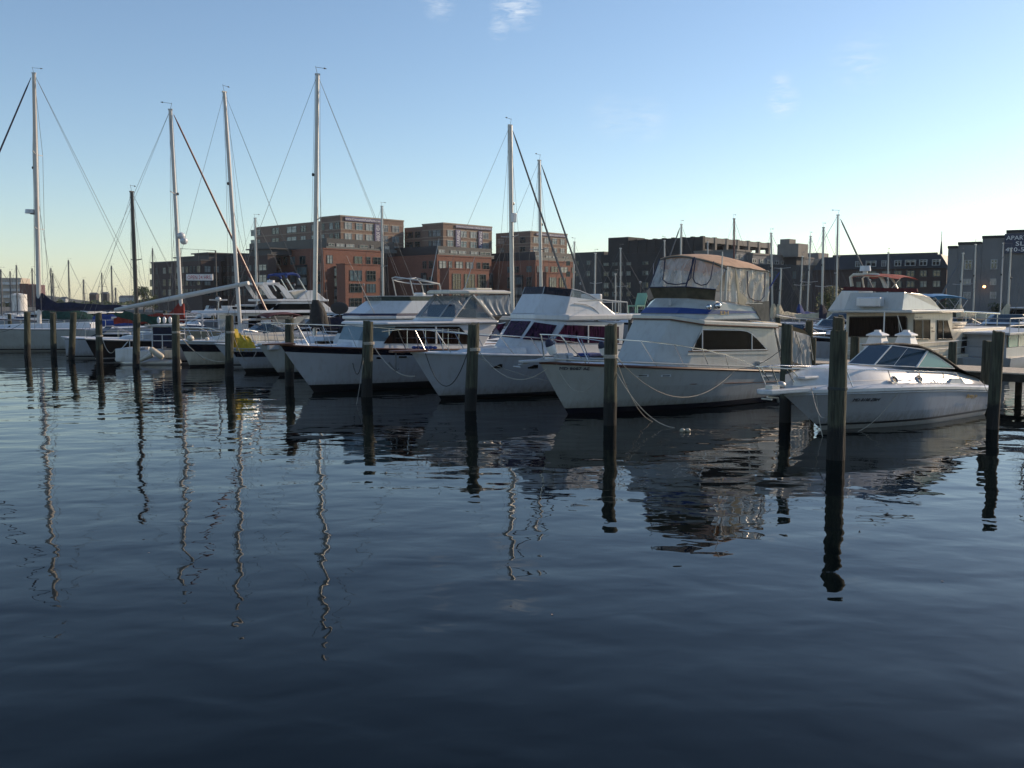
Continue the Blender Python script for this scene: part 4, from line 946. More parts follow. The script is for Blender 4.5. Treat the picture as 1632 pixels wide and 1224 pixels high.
# side windows
Wp = [C2(x, y) for x, y in ((893, 608), (950, 494), (1150, 497), (1190, 503), (1218, 517), (1300, 603))]
wn = [f2.sp(*p, -(w_ + .02)) for p in Wp]
so_ = panel('side_window', 'glass_dark', b2, wn, .012, True)
for sg in (1, -1):
    c = [p if sg == 1 else mir(p) for p in wn]; MB().tube(c, .026, 6, closed=True).build('window_frame', 'gelcoat', b2, smooth=True)
for x in (950, 1218):
    P_, Q_ = f2.sp(*C2(x, 500 if x < 1000 else 518), -(w_ + .035)), f2.sp(*C2(x, 603), -(w_ + .035)); MB().tube([P_, Q_], .024, 6).build('window_mullion', 'gelcoat', b2)
MB().tube([f2.sp(*C2(875, 613), -(w_ + .02)), f2.sp(*C2(1305, 606), -(w_ + .02))], .018, 6).build('window_trim', 'teak', b2)
panel('grab_step', 'gelcoat_cream', b2, [f2.sp(*C2(x, y), -(w_ + .01)) for x, y in ((870, 622), (1310, 616), (1310, 625), (870, 632))], .02, True)
# aft cockpit enclosure
ck = [C2(1345, 470), C2(1430, 474), C2(1500, 495), C2(1528, 525)]
cp_ = [f2.sp(*p, -1.55) for p in ck]
MB().loft([[Vector((p.x, p.y * k, p.z + .16 * (1 - k * k))) for k in (1, .6, .2, -.2, -.6, -1)] for p in cp_], caps=False, ring_closed=False).build('cockpit_top', 'canvas_cream', b2, smooth=True)
bt = [f2.sp(*C2(x, y), -1.55) for x, y in ((1365, 640), (1545, 705))]
tp_ = f2.sp(*C2(1345, 472), -1.55), f2.sp(*C2(1528, 525), -1.55)
for sg in (1, -1):
    q = [p if sg == 1 else mir(p) for p in (bt[0], bt[1], tp_[1], tp_[0])]
    sheetx(*q, 34, 8, .035, 38, sg).build('cockpit_curtain', 'curtain_grey', b2, smooth=True)
q = [bt[1], mir(bt[1]), mir(tp_[1]), tp_[1]]; sheetx(*q, 20, 6, .03, 20, 3).build('cockpit_curtain', 'curtain_grey', b2, smooth=True)
b = MB(); b.tube([f2.sp(*C2(1455, 510), -1.6), f2.sp(*C2(1492, 625), -1.6)], .022, 6).tube([f2.sp(*C2(1345, 500), -1.6), f2.sp(*C2(1385, 640), -1.6)], .03, 6).tube([f2.sp(*C2(1530, 530), -1.6), f2.sp(*C2(1550, 660), -1.6)], .02, 6).tube([f2.sp(*C2(1440, 690), -1.6), f2.sp(*C2(1510, 570), -1.6)], .015, 5)
b.build('cockpit_frame', 'aluminium', b2, smooth=True)
# rail, fenders, gear
rail(h2, [C2(x, y) for x, y in ((72, 520), (200, 525), (420, 543), (620, 556), (800, 577), (960, 602), (1080, 632), (1160, 660), (1235, 692))],
     [C2(a, c) + C2(d, e_) for a, c, d, e_ in ((75, 522, 100, 640), (180, 528, 325, 672), (270, 533, 340, 612), (420, 545, 525, 677), (620, 562, 706, 678), (800, 580, 860, 678), (950, 603, 990, 682), (1075, 635, 1096, 686))], .12, .02)
b = MB(); b.slab([(h2.u0 - .75, -.12, h2.z0 + .02), (h2.u0 - .75, .12, h2.z0 + .02), (h2.u0 + .6, .3, h2.z0 + .02), (h2.u0 + .6, -.3, h2.z0 + .02)], (0, 0, .07)); b.tube([(h2.u0 - .85, 0, h2.z0 - .05), (h2.u0 + .2, 0, h2.z0 + .14)], .035, 6).tube([(h2.u0 - .9, -.16, h2.z0 - .1), (h2.u0 - .9, .16, h2.z0 - .1)], .03, 6).build('anchor', 'gelcoat_grey', b2, .01)
b = MB(); p = h2.px(*C2(170, 628), .5); b.box((p.x - .1, p.y - .12, h2.z0 - .02), (p.x + .25, p.y + .12, h2.z0 + .25)).tube([(p.x + .3, p.y, h2.z0 + .12), (p.x + .55, p.y, h2.z0 + .12)], .14, 12); b.build('windlass', 'gelcoat_grey', b2, .02)
b = MB(); p = f2.zp(*C2(345, 627), h2.zs(1.2) + .1); b.box((p.x - .4, p.y - .35, p.z - .08), (p.x + .4, p.y + .35, p.z + .04)); b.build('deck_hatch', 'canvas_blue', b2, .03)
for (x, y, x2, y2) in ((112, 548, 145, 632), (400, 560, 425, 632)):
    P_, Q_ = h2.px(*C2(x, y), .1), h2.px(*C2(x2, y2), .2)
    fo_ = MB().tube([P_ + (Q_ - P_) * k for k in (.28, .36, .7, .9, 1)], [.12, .14, .14, .12, .04], 14).build('fender', 'white_plastic', b2, smooth=True)
    MB().tube([P_ + (Q_ - P_) * k for k in (-.02, .05, .18, .3, .37)], [.03, .09, .125, .138, .145], 14).build('fender_cap', 'pvc_blue', fo_, smooth=True)
for x in ((590, 655), (722, 775), (1268, 1325)):
    P_, Q_ = onhull(h2, *C2(x[0], 751)), onhull(h2, *C2(x[1], 738)); o_ = Vector((0, -.02, 0))
    vt = panel('hull_vent', 'gelcoat', b2, [Vector((P_.x, P_.y, P_.z)) + o_, Vector((Q_.x, Q_.y, P_.z)) + o_, Vector((Q_.x, Q_.y, Q_.z)) + o_, Vector((P_.x, P_.y, Q_.z)) + o_], .02)
    if x[0] < 1000: panel('vent_slot', 'glass_dark', vt, [Vector((lerp(P_.x, Q_.x, a), lerp(P_.y, Q_.y, a), lerp(P_.z, Q_.z, c))) + o_ * 2 for a, c in ((.15, .35), (.85, .35), (.85, .75), (.15, .75))], .015)
hletters(h2, 'MD 8087 AE', 'pvc_blue', C2(172, 708), C2(335, 710), .11)
b = MB()
for x, y, r_ in ((880, 640, .095), (980, 628, .12)):
    p = f2.sp(*D2(x, y), -w_ * 1.0); b.ell(p, (r_, r_, r_)).tube([p, p + Vector((.25, .1, 0))], [.05, .02], 8)
b.build('horns', 'chrome', b2, smooth=True)
p = f2.sp(*D2(1035, 710), -(w_ * .945 + .03)); text('EH', 'gold', b2, p + Vector((-.18, -.03, -.05)), (1, 0, 0), (0, -1, .1), .14, .42)
b = MB().tube([f2.sp(*D2(1030, 40), -w_ * 1.02), f2.sp(*D2(1010, 575), -w_ * 1.0)], [.018, .03], 6).build('antenna', 'aluminium', b2)
b = MB(); p = f2.sp(*D2(470, 590), -.3); b.box((p.x - .05, -.36, p.z - .1), (p.x - .01, -.24, p.z + .12)).build('bow_light', 'gelcoat_grey', b2)
b = MB(); p = h2.px(*C2(1275, 678), .25); b.loft([[(p.x - .35, p.y - .12, h2.zs(p.x)), (p.x + .35, p.y - .12, h2.zs(p.x)), (p.x + .35, p.y + .2, h2.zs(p.x)), (p.x - .35, p.y + .2, h2.zs(p.x))], [(p.x - .3, p.y - .12, h2.zs(p.x) + .34), (p.x + .1, p.y - .12, h2.zs(p.x) + .34), (p.x + .1, p.y + .2, h2.zs(p.x) + .34), (p.x - .3, p.y + .2, h2.zs(p.x) + .34)]]).build('dock_steps', 'gelcoat_cream', b2, .01)

# ---- white cruiser with purple curtains
f3 = frw(703, 637, 40)
b3 = thing('motor_yacht', 'white flybridge cruiser with purple curtained windows and a dark curved bridge screen', 'motorboat', f3, 'motor cruisers moored bow out')
h3 = Hull(f3, b3, tipof(f3, *C3(215, 512)), 10.6, 1.9, 1.6, p=2.5)
h3.sheer([C3(400, 520), C3(640, 523), C3(870, 527), C3(1050, 530)], pts=[(7, h3.z0 * .80), (10.6, h3.z0 * .76)])
h3.build([(-.6, 0), (-.02, 0), (.03, 0), (.16, 0), (0, .35), (0, .7), (-.16, 1), (-.13, 1), (0, 1)], ['gelcoat_hull', 'black_paint', 'gelcoat_grey', 'bottom_paint'], [3, 1, 1, 0, 0, 0, 2, 0], rub='gelcoat', rubr=.045)
dk = Deck6(f3, b3); a_, w_ = .72, 1.5
r0 = dk.ring(C3(845, 505), C3(1040, 515), C3(1520, 530), a_, w_); r1 = dk.ring(C3(978, 303), C3(1185, 318), C3(1535, 325), a_ * .95, w_ * .97)
for k in range(6): r0[k] = Vector((r0[k].x, r0[k].y, h3.zs(r0[k].x) - .03))
dk.solid([r0, r1], 'cabin', 'gelcoat', .04)
for pts, fc in ((((692, 427), (752, 332), (797, 325), (750, 417)), 'f'), (((780, 415), (835, 318), (957, 321), (888, 425)), 'c'), (((905, 430), (977, 326), (1117, 346), (1062, 441)), 'n')):
    dk.fwin([C3(*p) for p in pts], r0, r1, fc, 'glass_purple')
wn = [f3.sp(*C3(x, y), -(w_ * .985 + .02)) for x, y in ((1100, 436), (1165, 341), (1420, 350), (1500, 352), (1500, 455), (1120, 452))]
panel('side_window', 'glass_purple', b3, wn, .014, True)
MB().tube([f3.sp(*C3(1312, 345), -(w_ + .02)), f3.sp(*C3(1312, 452), -(w_ + .02))], .03, 6).build('window_mullion', 'white_plastic', b3)
MB().tube([f3.sp(*C3(1098, 440), -(w_ + .02)), f3.sp(*C3(1165, 338), -(w_ + .02))], .02, 6).build('window_frame', 'chrome', b3)
zt = max(p.z for p in r1)
rb = [Vector((p.x - (.05 if k in (0, 1) else .08 if k in (2, 5) else -.35), p.y * 1.08, r1[2].z + .01 + (.05 if k in (0, 1) else 0))) for k, p in enumerate(r1)]
rb2 = [p + Vector((.02, 0, .24)) for p in rb]; dk.solid([rb, rb2], 'roof_brow', 'gelcoat', .05)
zb_ = rb2[2].z + .003
q0 = dk.ring(C3(975, 296), C3(1165, 299), C3(1480, 300), a_ * .95, w_ * .95); q0 = [Vector((p.x + (.03 if k < 3 or k == 5 else 0), p.y, zb_ + (.05 if k in (0, 1) else 0))) for k, p in enumerate(q0)]
q1 = dk.ring(C3(1030, 149), C3(1199, 166), C3(1380, 192), a_ * .85, w_ * .9)
MB().loft([q0, q1], caps=False).build('flybridge', 'gelcoat', b3, .03)
MB().add([lerp(p, q, .25) for p, q in zip(q0, q1)], [tuple(range(6))]).build('flybridge_floor', 'deck_white', b3)
v1 = dk.ring(C3(1040, 104), C3(1212, 120), C3(1372, 187), a_ * .8, w_ * .88)
for (i, j) in ((0, 1), (1, 2), (5, 0)): panel('bridge_screen', 'venturi', b3, [q1[i], q1[j], v1[j], v1[i]], .01)
cv = [f3.sp(*C3(x, y), -w_ * .89) for x, y in ((1212, 120), (1260, 130), (1320, 155), (1372, 187))]
for sg in (1, -1):
    pp = [q1[2]] + cv + [q1[3]]; pp = pp if sg == 1 else [mir(p) for p in pp]
    panel('side_screen', 'glass_clear', b3, pp, .008); MB().tube(pp[1:], .025, 6).build('screen_frame', 'gelcoat_grey', b3, smooth=True)
MB().tube([q1[2], v1[2]], .02, 6).tube([q1[1], v1[1]], .02, 6).tube([q1[0], v1[0]], .02, 6).tube([mir(q1[2]), mir(v1[2])], .02, 6).build('screen_post', 'gelcoat_grey', b3)
b = MB(); p = f3.sp(*C3(1362, 168), -.9); b.box((p.x - .12, -1.2, p.z - .7), (p.x + .05, -.1, p.z + .12)).box((p.x - .7, -1.2, p.z - .75), (p.x - .12, -.1, p.z - .45)); b.build('bridge_seat', 'white_plastic', b3, .05)
b = MB(); T_ = [f3.sp(*C3(x, y), -1.35) for x, y in ((1250, 195), (1400, 185), (1552, 200), (1556, 295))]; b.tube(T_, .024, 6).tube([mir(p) for p in T_], .024, 6).tube([T_[2], mir(T_[2])], .024, 6)
for x in (1400, 1462, 1500):
    P_ = f3.sp(*C3(x, 188), -1.35); Q_ = Vector((P_.x, P_.y, zb_)); b.tube([P_, Q_], .018, 6).tube([mir(P_), mir(Q_)], .018, 6)
b.build('aft_rail', 'aluminium', b3, smooth=True)
pp = [f3.sp(*C3(x, y), -w_ * .93) + Vector((0, -.02, 0)) for x, y in ((1225, 208), (1290, 212), (1340, 235), (1370, 262), (1385, 290))]
MB().tube(pp, .02, 6).build('side_grab', 'gelcoat', b3, smooth=True)
c0 = f3.sp(*C3(1585, 262), -.6); fc_ = Fr(f3.w((c0.x, 0, 0))[:2], R(30)); tc_ = None
b = MB(); z = zb_ + .02
b.box((c0.x - .25, -1.1, z + .28), (c0.x + .25, -.55, z + .33)).loft([[(c0.x + .2, -1.1, z + .33), (c0.x + .25, -1.1, z + .33), (c0.x + .25, -.55, z + .33), (c0.x + .2, -.55, z + .33)], [(c0.x + .38, -1.12, z + .85), (c0.x + .42, -1.12, z + .85), (c0.x + .42, -.53, z + .85), (c0.x + .38, -.53, z + .85)]])
for sx in (-.22, .22):
    for sy in (-1.08, -.57): b.box((c0.x + sx - .02, sy - .02, z), (c0.x + sx + .02, sy + .02, z + .28))
o_ = b.build('deck_chair', 'green_plastic', None); o_.matrix_world = f3.M; tag(o_, 'pale green plastic chair on the bridge deck of the purple curtained cruiser', 'chair')
MB().box((q0[3].x, -w_, zb_ - .1), (c0.x + .6, w_, zb_ - .004)).build('bridge_deck', 'gelcoat', b3, .02)
rail(h3, [C3(x, y) for x, y in ((35, 382), (140, 370), (230, 372), (370, 374), (560, 393), (760, 405), (960, 418), (1090, 430), (1250, 450))],
     [C3(*a) + C3(*c) for a, c in (((130, 368), (190, 486)), ((365, 376), (465, 506)), ((560, 394), (640, 510)), ((762, 406), (855, 517)), ((957, 420), (1022, 520)), ((240, 374), (310, 490)))], .12, .02)
b = MB(); b.slab([(h3.u0 - .85, -.16, h3.z0 + .02), (h3.u0 - .85, .16, h3.z0 + .02), (h3.u0 + .5, .32, h3.z0 + .02), (h3.u0 + .5, -.32, h3.z0 + .02)], (0, 0, .07)); b.build('bow_platform', 'teak', b3, .01)
ax = f3.sp(*E3(413, 790), 0); ab = f3.sp(*E3(416, 935), 0)
b = MB(); b.tube([(ax.x, 0, h3.z0), (ab.x, 0, ab.z)], .035, 6).tube([(ab.x - .3, 0, ab.z + .3), (ab.x, 0, ab.z - .02), (ab.x + .12, 0, ab.z + .05)], .03, 6); b.build('anchor', 'wire', b3, smooth=True)
b = MB()
for k in range(14): p = f3.zp(*E3(620 + k * 10, 722), h3.z0 + .1); b.ell((p.x + random.uniform(-.1, .1), p.y + random.uniform(-.15, .15), p.z), (.1, .1, .06), nu=7, nv=4)
b.build('rope_heap', 'canvas_blue', b3, smooth=True)
p = f3.zp(*E3(1010, 692), h3.zs(2.2) + .12); MB().box((p.x - .45, p.y - .4, p.z - .1), (p.x + .45, p.y + .4, p.z + .03)).build('deck_hatch', 'glass_dark', b3, .02)
for x0, x1, y0, y1 in ((712, 778, 583, 609), (935, 998, 588, 611)):
    P_, Q_ = onhull(h3, *C3(x0, y1)), onhull(h3, *C3(x1, y0)); o_ = Vector((0, -.015, 0))
    panel('hull_window', 'glass_dark', b3, [P_ + o_, Vector((Q_.x, Q_.y, P_.z)) + o_, Q_ + o_, Vector((P_.x, P_.y, Q_.z)) + o_], .02)
tk = MB().loft([ring6(Vector((h3.u0 + 2.0, -.3, h3.zs(0) - .02)), Vector((2.8, -.95, h3.zs(2) - .02)), Vector((r0[1].x + .3, -1.25, h3.zs(5) - .02))), ring6(Vector((h3.u0 + 2.4, -.25, h3.zs(0) + .1)), Vector((2.9, -.85, h3.zs(2) + .24)), Vector((r0[1].x + .3, -1.15, h3.zs(5) + .36)))]).build('trunk_cabin', 'gelcoat', b3, .05)

# ---- navy striped flush deck yacht with clear wheelhouse
f4 = frw(500, 625, 40)
b4 = thing('motor_yacht', 'white yacht with a navy band below its deck and a clear glazed upper wheelhouse', 'motorboat', f4, 'motor cruisers moored bow out')
h4 = Hull(f4, b4, tipof(f4, *C4(393, 545)), 12.6, 2.05, 1.7, p=2.4)
h4.sheer([C4(640, 550), C4(960, 564), E3(200, 733), E3(420, 742)], pts=[(12.6, h4.z0 * .82)])
h4.build([(-.6, 0), (-.02, 0), (.05, 0), (.30, 0), (0, .45), (-.25, 1), (0, 1)], ['gelcoat_hull', 'black_paint', 'navy_paint', 'bottom_paint'], [3, 1, 1, 0, 0, 2], rub='teak', rubr=.035)
dk = Deck6(f4, b4); a_, w_ = .8, 1.6
# foredeck trunk
tk = [f4.zp(*E4(330, 778), 1.75), None]
MB().loft([ring6(Vector((1.2, -.35, h4.zs(1) - .02)), Vector((2.2, -1.0, h4.zs(2) - .02)), Vector((5.6, -1.35, h4.zs(5) - .02))), ring6(Vector((1.5, -.3, h4.zs(1) + .18)), Vector((2.4, -.9, h4.zs(2) + .28)), Vector((5.6, -1.25, h4.zs(5) + .45)))]).build('trunk_cabin', 'gelcoat', b4, .06)
r0 = dk.ring(E4(1040, 770), E4(1370, 830), E3(1210, 700), a_, w_); r1 = dk.ring(E4(1160, 590), E4(1530, 600), E3(1350, 510), a_, w_)
for k in range(6): r0[k] = Vector((r0[k].x, r0[k].y, h4.zs(r0[k].x) - .03))
dk.solid([r0, r1], 'cabin', 'gelcoat', .04)
stripe('front_window', 'pane_blue', r0, r1, .34, .93, b4, .012, idx=(5, 0, 1, 2))
wn = [f4.sp(*E3(x, y), -(w_ + .015)) for x, y in ((300, 684), (410, 527), (1000, 527), (1078, 605), (1085, 690))]
panel('side_window', 'glass_brown', b4, wn, .014, True)
MB().tube([f4.sp(*E3(785, 527), -(w_ + .03)), f4.sp(*E3(790, 690), -(w_ + .03))], .045, 6).build('window_mullion', 'white_plastic', b4)
# long visor roof
rb = [f4.sp(*E3(130, 492), -.9), f4.sp(*E3(330, 505), -w_ * 1.08), f4.sp(*E3(1365, 512), -w_ * 1.08)]
z = r1[2].z
rb = ring6(Vector((rb[0].x - .1, -.9, z + .02)), Vector((rb[1].x, -w_ * 1.1, z + .02)), Vector((rb[2].x, -w_ * 1.1, z + .02)))
hh = f4.sp(*E3(800, 485), -w_ * 1.08).z - z
dk.solid([rb, [p + Vector((.05 if k < 2 else 0, 0, hh)) for k, p in enumerate(rb)]], 'roof', 'gelcoat', .05)
q0 = dk.ring(E3(928, 489), E3(928, 489), E3(1362, 497), .7, w_); zb_ = z + hh + .025
q0 = dk.ring(E3(810, 486), E3(935, 489), E3(1362, 496), .8, w_ * .95); q0 = [Vector((p.x, p.y, zb_)) for p in q0]
q1 = dk.ring(E3(818, 444), E3(958, 447), E3(1310, 459), .75, w_ * .9)
MB().loft([q0, q1], caps=False).build('wheelhouse_base', 'gelcoat', b4, .03)
v1 = dk.ring(E3(965, 236), E3(1115, 232), E3(1470, 228), .68, w_ * .86)
for (i, j) in ((0, 1), (1, 2), (5, 0)): panel('windshield_pane', 'glass_clear', b4, [q1[i], q1[j], v1[j], v1[i]], .006)
tri = [f4.sp(*E3(x, y), -w_ * .89) for x, y in ((960, 448), (1290, 457), (1120, 236))]
for sg in (1, -1): panel('side_pane', 'glass_clear', b4, [p if sg == 1 else mir(p) for p in tri], .006)
b = MB()
for i in (0, 1, 2, 5): b.tube([q1[i], v1[i]], .045 if i in (2, 5) else .04, 6)
b.tube([lerp(q1[5], q1[0], .5), lerp(v1[5], v1[0], .5)], .03, 6)
for sg in (1, -1): s3 = [p if sg == 1 else mir(p) for p in (f4.sp(*E3(1325, 462), -w_ * .9), f4.sp(*E3(1128, 232), -w_ * .9))]; b.tube(s3, .06, 6)
b.tube([q1[5], q1[0], q1[1], q1[2], q1[3]], .03, 6); b.build('windshield_frame', 'aluminium', b4, smooth=True)
ac = [f4.sp(*E3(x, y), -w_ * .87) for x, y in ((1300, 425), (1500, 405), (1465, 235), (1140, 240))]
ac2 = [f4.sp(*E3(x, y), -w_ * .87) for x, y in ((1300, 430), (1400, 428), (1350, 490), (1335, 470))]
for sg in (1, -1):
    q = [p if sg == 1 else mir(p) for p in ac]; sheetx(*q, 26, 8, .03, 24, sg).build('aft_curtain', 'curtain_vinyl', b4, smooth=True)
    q = [p if sg == 1 else mir(p) for p in ac2]; panel('lower_curtain', 'canvas_black', b4, q, .01)
q = [ac[1], mir(ac[1]), mir(ac[2]), ac[2]]; sheetx(*q, 20, 6, .02, 18, 3).build('aft_curtain', 'curtain_vinyl', b4, smooth=True)
tt = dk.ring(E3(955, 222), E3(1110, 222), E3(1475, 222), .85, w_ * .95); z = tt[2].z; tt = [Vector((p.x - (.25 if k in (0, 1) else .1 if k in (2, 5) else -.05), p.y, z)) for k, p in enumerate(tt)]
dk.solid([tt, [p + Vector((0, 0, .1)) for p in tt], [Vector((p.x * .94 + tt[2].x * .06, p.y * .8, z + .17)) for p in tt]], 'hardtop', 'gelcoat_beige', .03)
p = f4.sp(*E3(1170, 192), 0); MB().box((p.x - .45, -.5, z + .16), (p.x + .45, .5, z + .27)).build('roof_hatch', 'gelcoat_beige', b4, .04)
b = MB(); b.box((q1[1].x + .5, -.9, zb_), (q1[1].x + .75, .9, zb_ + .7)).box((q1[1].x + 1.4, -.9, zb_), (q1[1].x + 1.9, -.2, zb_ + .5)).box((q1[1].x + 1.8, -.9, zb_ + .5), (q1[1].x + 1.95, -.2, zb_ + 1.05)); b.build('helm_seats', 'canvas_navy', b4, .05)
b = MB(); b.box((q1[1].x + 1.2, .2, zb_ + .2), (q1[1].x + 1.6, .7, zb_ + .55)); b.build('storage_box', 'canvas_tan', b4, .03)
rail(h4, [E4(x, y) for x, y in ((20, 590), (320, 582), (640, 596), (1040, 606))] + [E3(350, 545), E3(700, 548), E3(1000, 560)],
     [E4(*a) + E4(*c) for a, c in (((330, 590), (480, 820)), ((470, 600), (590, 838)), ((640, 600), (760, 830)), ((960, 640), (1060, 860)))] + [E3(a, 545) + E3(a, c) for a, c in ((352, 718), (520, 724), (690, 728), (850, 730), (900, 730), (1000, 735))], .1, .017,
     mid=[E3(300, 635), E3(700, 632), E3(1000, 640)])
b = MB(); b.slab([(h4.u0 - .7, -.14, h4.z0 + .02), (h4.u0 - .7, .14, h4.z0 + .02), (h4.u0 + .5, .3, h4.z0 + .02), (h4.u0 + .5, -.3, h4.z0 + .02)], (0, 0, .06)); b.build('bow_platform', 'teak', b4, .01)
P_, Q_ = onhull(h4, *E3(430, 820)), onhull(h4, *E3(528, 798)); o_ = Vector((0, -.015, 0))
vt = panel('hull_vent', 'gelcoat_grey', b4, [P_ + o_, Vector((Q_.x, Q_.y, P_.z)) + o_, Q_ + o_, Vector((P_.x, P_.y, Q_.z)) + o_], .025)
panel('vent_slot', 'glass_dark', vt, [Vector((lerp(P_.x, Q_.x, a), lerp(P_.y, Q_.y, a), lerp(P_.z, Q_.z, c))) + o_ * 2.5 for a, c in ((.06, .1), (.8, .1), (.8, .9), (.06, .9))], .02)
p = onhull(h4, *E3(262, 818)); MB().ell(p, (.16, .03, .05)).build('hull_port', 'glass_dark', b4, smooth=True)
b = MB(); p = f4.zp(*E4(660, 808), h4.zs(1) + .06); b.box((p.x - .3, p.y - .3, p.z - .06), (p.x + .3, p.y + .3, p.z + .06)).build('deck_hatch', 'glass_dark', b4, .02)

# ---- pale hull with green screened flybridge behind it
f5 = frw(446, 599, 41)
b5 = thing('motor_yacht', 'cream cruiser with greenish bridge screen and rail tower, behind the navy banded yacht', 'motorboat', f5, 'motor cruisers moored bow out')
h5 = Hull(f5, b5, tipof(f5, *R3(1230, 645)), 13, 1.95, 1.6, p=2.4)
h5.sheer([R3(1450, 640), R3(1600, 642)], pts=[(6, h5.z0 * .88), (13, h5.z0 * .82)])
h5.build([(-.6, 0), (-.02, 0), (.05, 0), (.18, 0), (0, .5), (0, 1)], ['gelcoat_cream', 'black_paint', 'bottom_paint'], [2, 1, 1, 0, 0], rub='gelcoat', rubr=.05)
dk = Deck6(f5, b5); w_ = 1.65
zr = f5.sp(*E3(300, 462), -w_).z
fb = f5.sp(*E3(95, 455), -.8); cb = f5.sp(*E3(430, 462), -w_)
r1 = ring6(Vector((fb.x, -.8, zr)), Vector((cb.x, -w_, zr)), Vector((cb.x + 4.4, -w_, zr))); r0 = [Vector((p.x - (.9 if k in (0, 1, 2, 5) else 0), p.y, h5.zs(p.x) - .03)) for k, p in enumerate(r1)]
dk.solid([r0, r1], 'cabin', 'gelcoat_cream', .04); stripe('window_band', 'glass_dark', r0, r1, .45, .92, b5, .012)
rbx = [Vector((p.x - .15 if k in (0, 1, 2, 5) else p.x + .3, p.y * 1.06, zr + .01)) for k, p in enumerate(r1)]
dk.solid([rbx, [p + Vector((0, 0, .16)) for p in rbx]], 'roof_brow', 'gelcoat', .04)
MB().loft([[p + Vector((0, 0, .175)) for p in rbx], [Vector((p.x + .1 * (k in (0, 1, 2, 5)), p.y * .97, zr + .30)) for k, p in enumerate(rbx)]], caps=False).build('brow_stripe', 'pvc_blue', b5)
q0 = [Vector((p.x + .2, p.y * .96, zr + .30)) for p in r1]; tF = f5.sp(*E3(290, 288), -.8); tC = f5.sp(*E3(560, 300), -w_ * .92)
q1 = ring6(Vector((tF.x, -.8, tF.z)), Vector((tC.x, -w_ * .92, tF.z)), Vector((q0[3].x - .5, -w_ * .92, tF.z))); MB().loft([q0, q1], caps=False).build('flybridge', 'gelcoat', b5, .04)
v1 = [p + Vector((-.12, 0, .24)) for p in q1]
MB().loft([[q1[i] for i in (5, 0, 1, 2, 3)], [v1[i] for i in (5, 0, 1, 2, 3)]], caps=False, ring_closed=False).build('bridge_screen', 'venturi_green', b5)
MB().tube([v1[i] for i in (4, 5, 0, 1, 2, 3)], .02, 6).build('screen_rail', 'aluminium', b5, smooth=True)
b = MB(); D5 = f5.sp(*E3(600, 100), 0); cx5 = D5.x; zt5 = f5.sp(*E3(580, 88), 0).z
rp_ = [(cx5 + 1.35 * math.cos(t * .3927), 1.15 * math.sin(t * .3927), zt5 - .16 - .16 * math.cos(t * .3927) + .1 * (1 - abs(math.sin(t * .3927)))) for t in range(16)]; b.tube(rp_, .035, 6, closed=True)
for i in (2, 6, 10, 14): b.tube([rp_[i], (rp_[i][0] + .45, rp_[i][1] * 1.05, zr + .3)], .04, 6)
b.tube([rp_[14], (cx5, 0, zt5 + .08), rp_[6]], .03, 6).tube([rp_[10], (cx5, 0, zt5 + .08), rp_[2]], .03, 6)
for k, y in ((.45, 1), (.75, 1)): b.tube([lerp(Vector(rp_[10]), Vector((rp_[10][0] + .45, rp_[10][1] * 1.05, zr + .3)), k), lerp(Vector(rp_[14]), Vector((rp_[14][0] + .45, rp_[14][1] * 1.05, zr + .3)), k)], .022, 6)
b.build('rail_tower', 'aluminium', b5, smooth=True)
b = MB(); P_, Q_ = f5.sp(*E3(98, 165), -1.2), f5.sp(*E3(215, 405), -1.2); b.tube([P_, Q_], .022, 6).tube([P_, P_ + (P_ - Q_).normalized() * 1.8], .008, 4).build('antenna', 'aluminium', b5)
b = MB()
for (a, c, d, e_) in (((740, 105), (790, -160 + 0), 0, 0), ((1050, 180), (1115, -20), 0, 0)):
    P_, Q_ = f5.sp(*E3(*a), .8), f5.sp(*E3(*c), .8); b.tube([P_, Q_, lerp(P_, Q_, 1.5)], [.025, .018, .01], 5)
b.build('outrigger', 'aluminium', b5)
b = MB(); c = f5.sp(*E3(620, 230), -.5); b.box((c.x - .1, -1.0, zr + .3), (c.x + .15, -.2, c.z + .1)).box((c.x + .8, -1.0, zr + .3), (c.x + 1.0, .9, c.z)).build('bridge_seat', 'white_plastic', b5, .06)
rail(h5, [R3(1255, 365), R3(1530, 358), R3(1580, 395), E4(160, 600), E4(320, 640)], [R3(1330, 370) + R3(1375, 500), R3(1530, 400) + R3(1600, 560), E4(160, 600) + E4(260, 800)], .12, .017)
b = MB(); p = h5.px(*R3(1425, 660), 0); b.box((p.x - .25, p.y - .12, p.z - .2), (p.x + .3, p.y + .1, p.z + .12)).build('anchor_roller', 'gelcoat_grey', b5, .03)
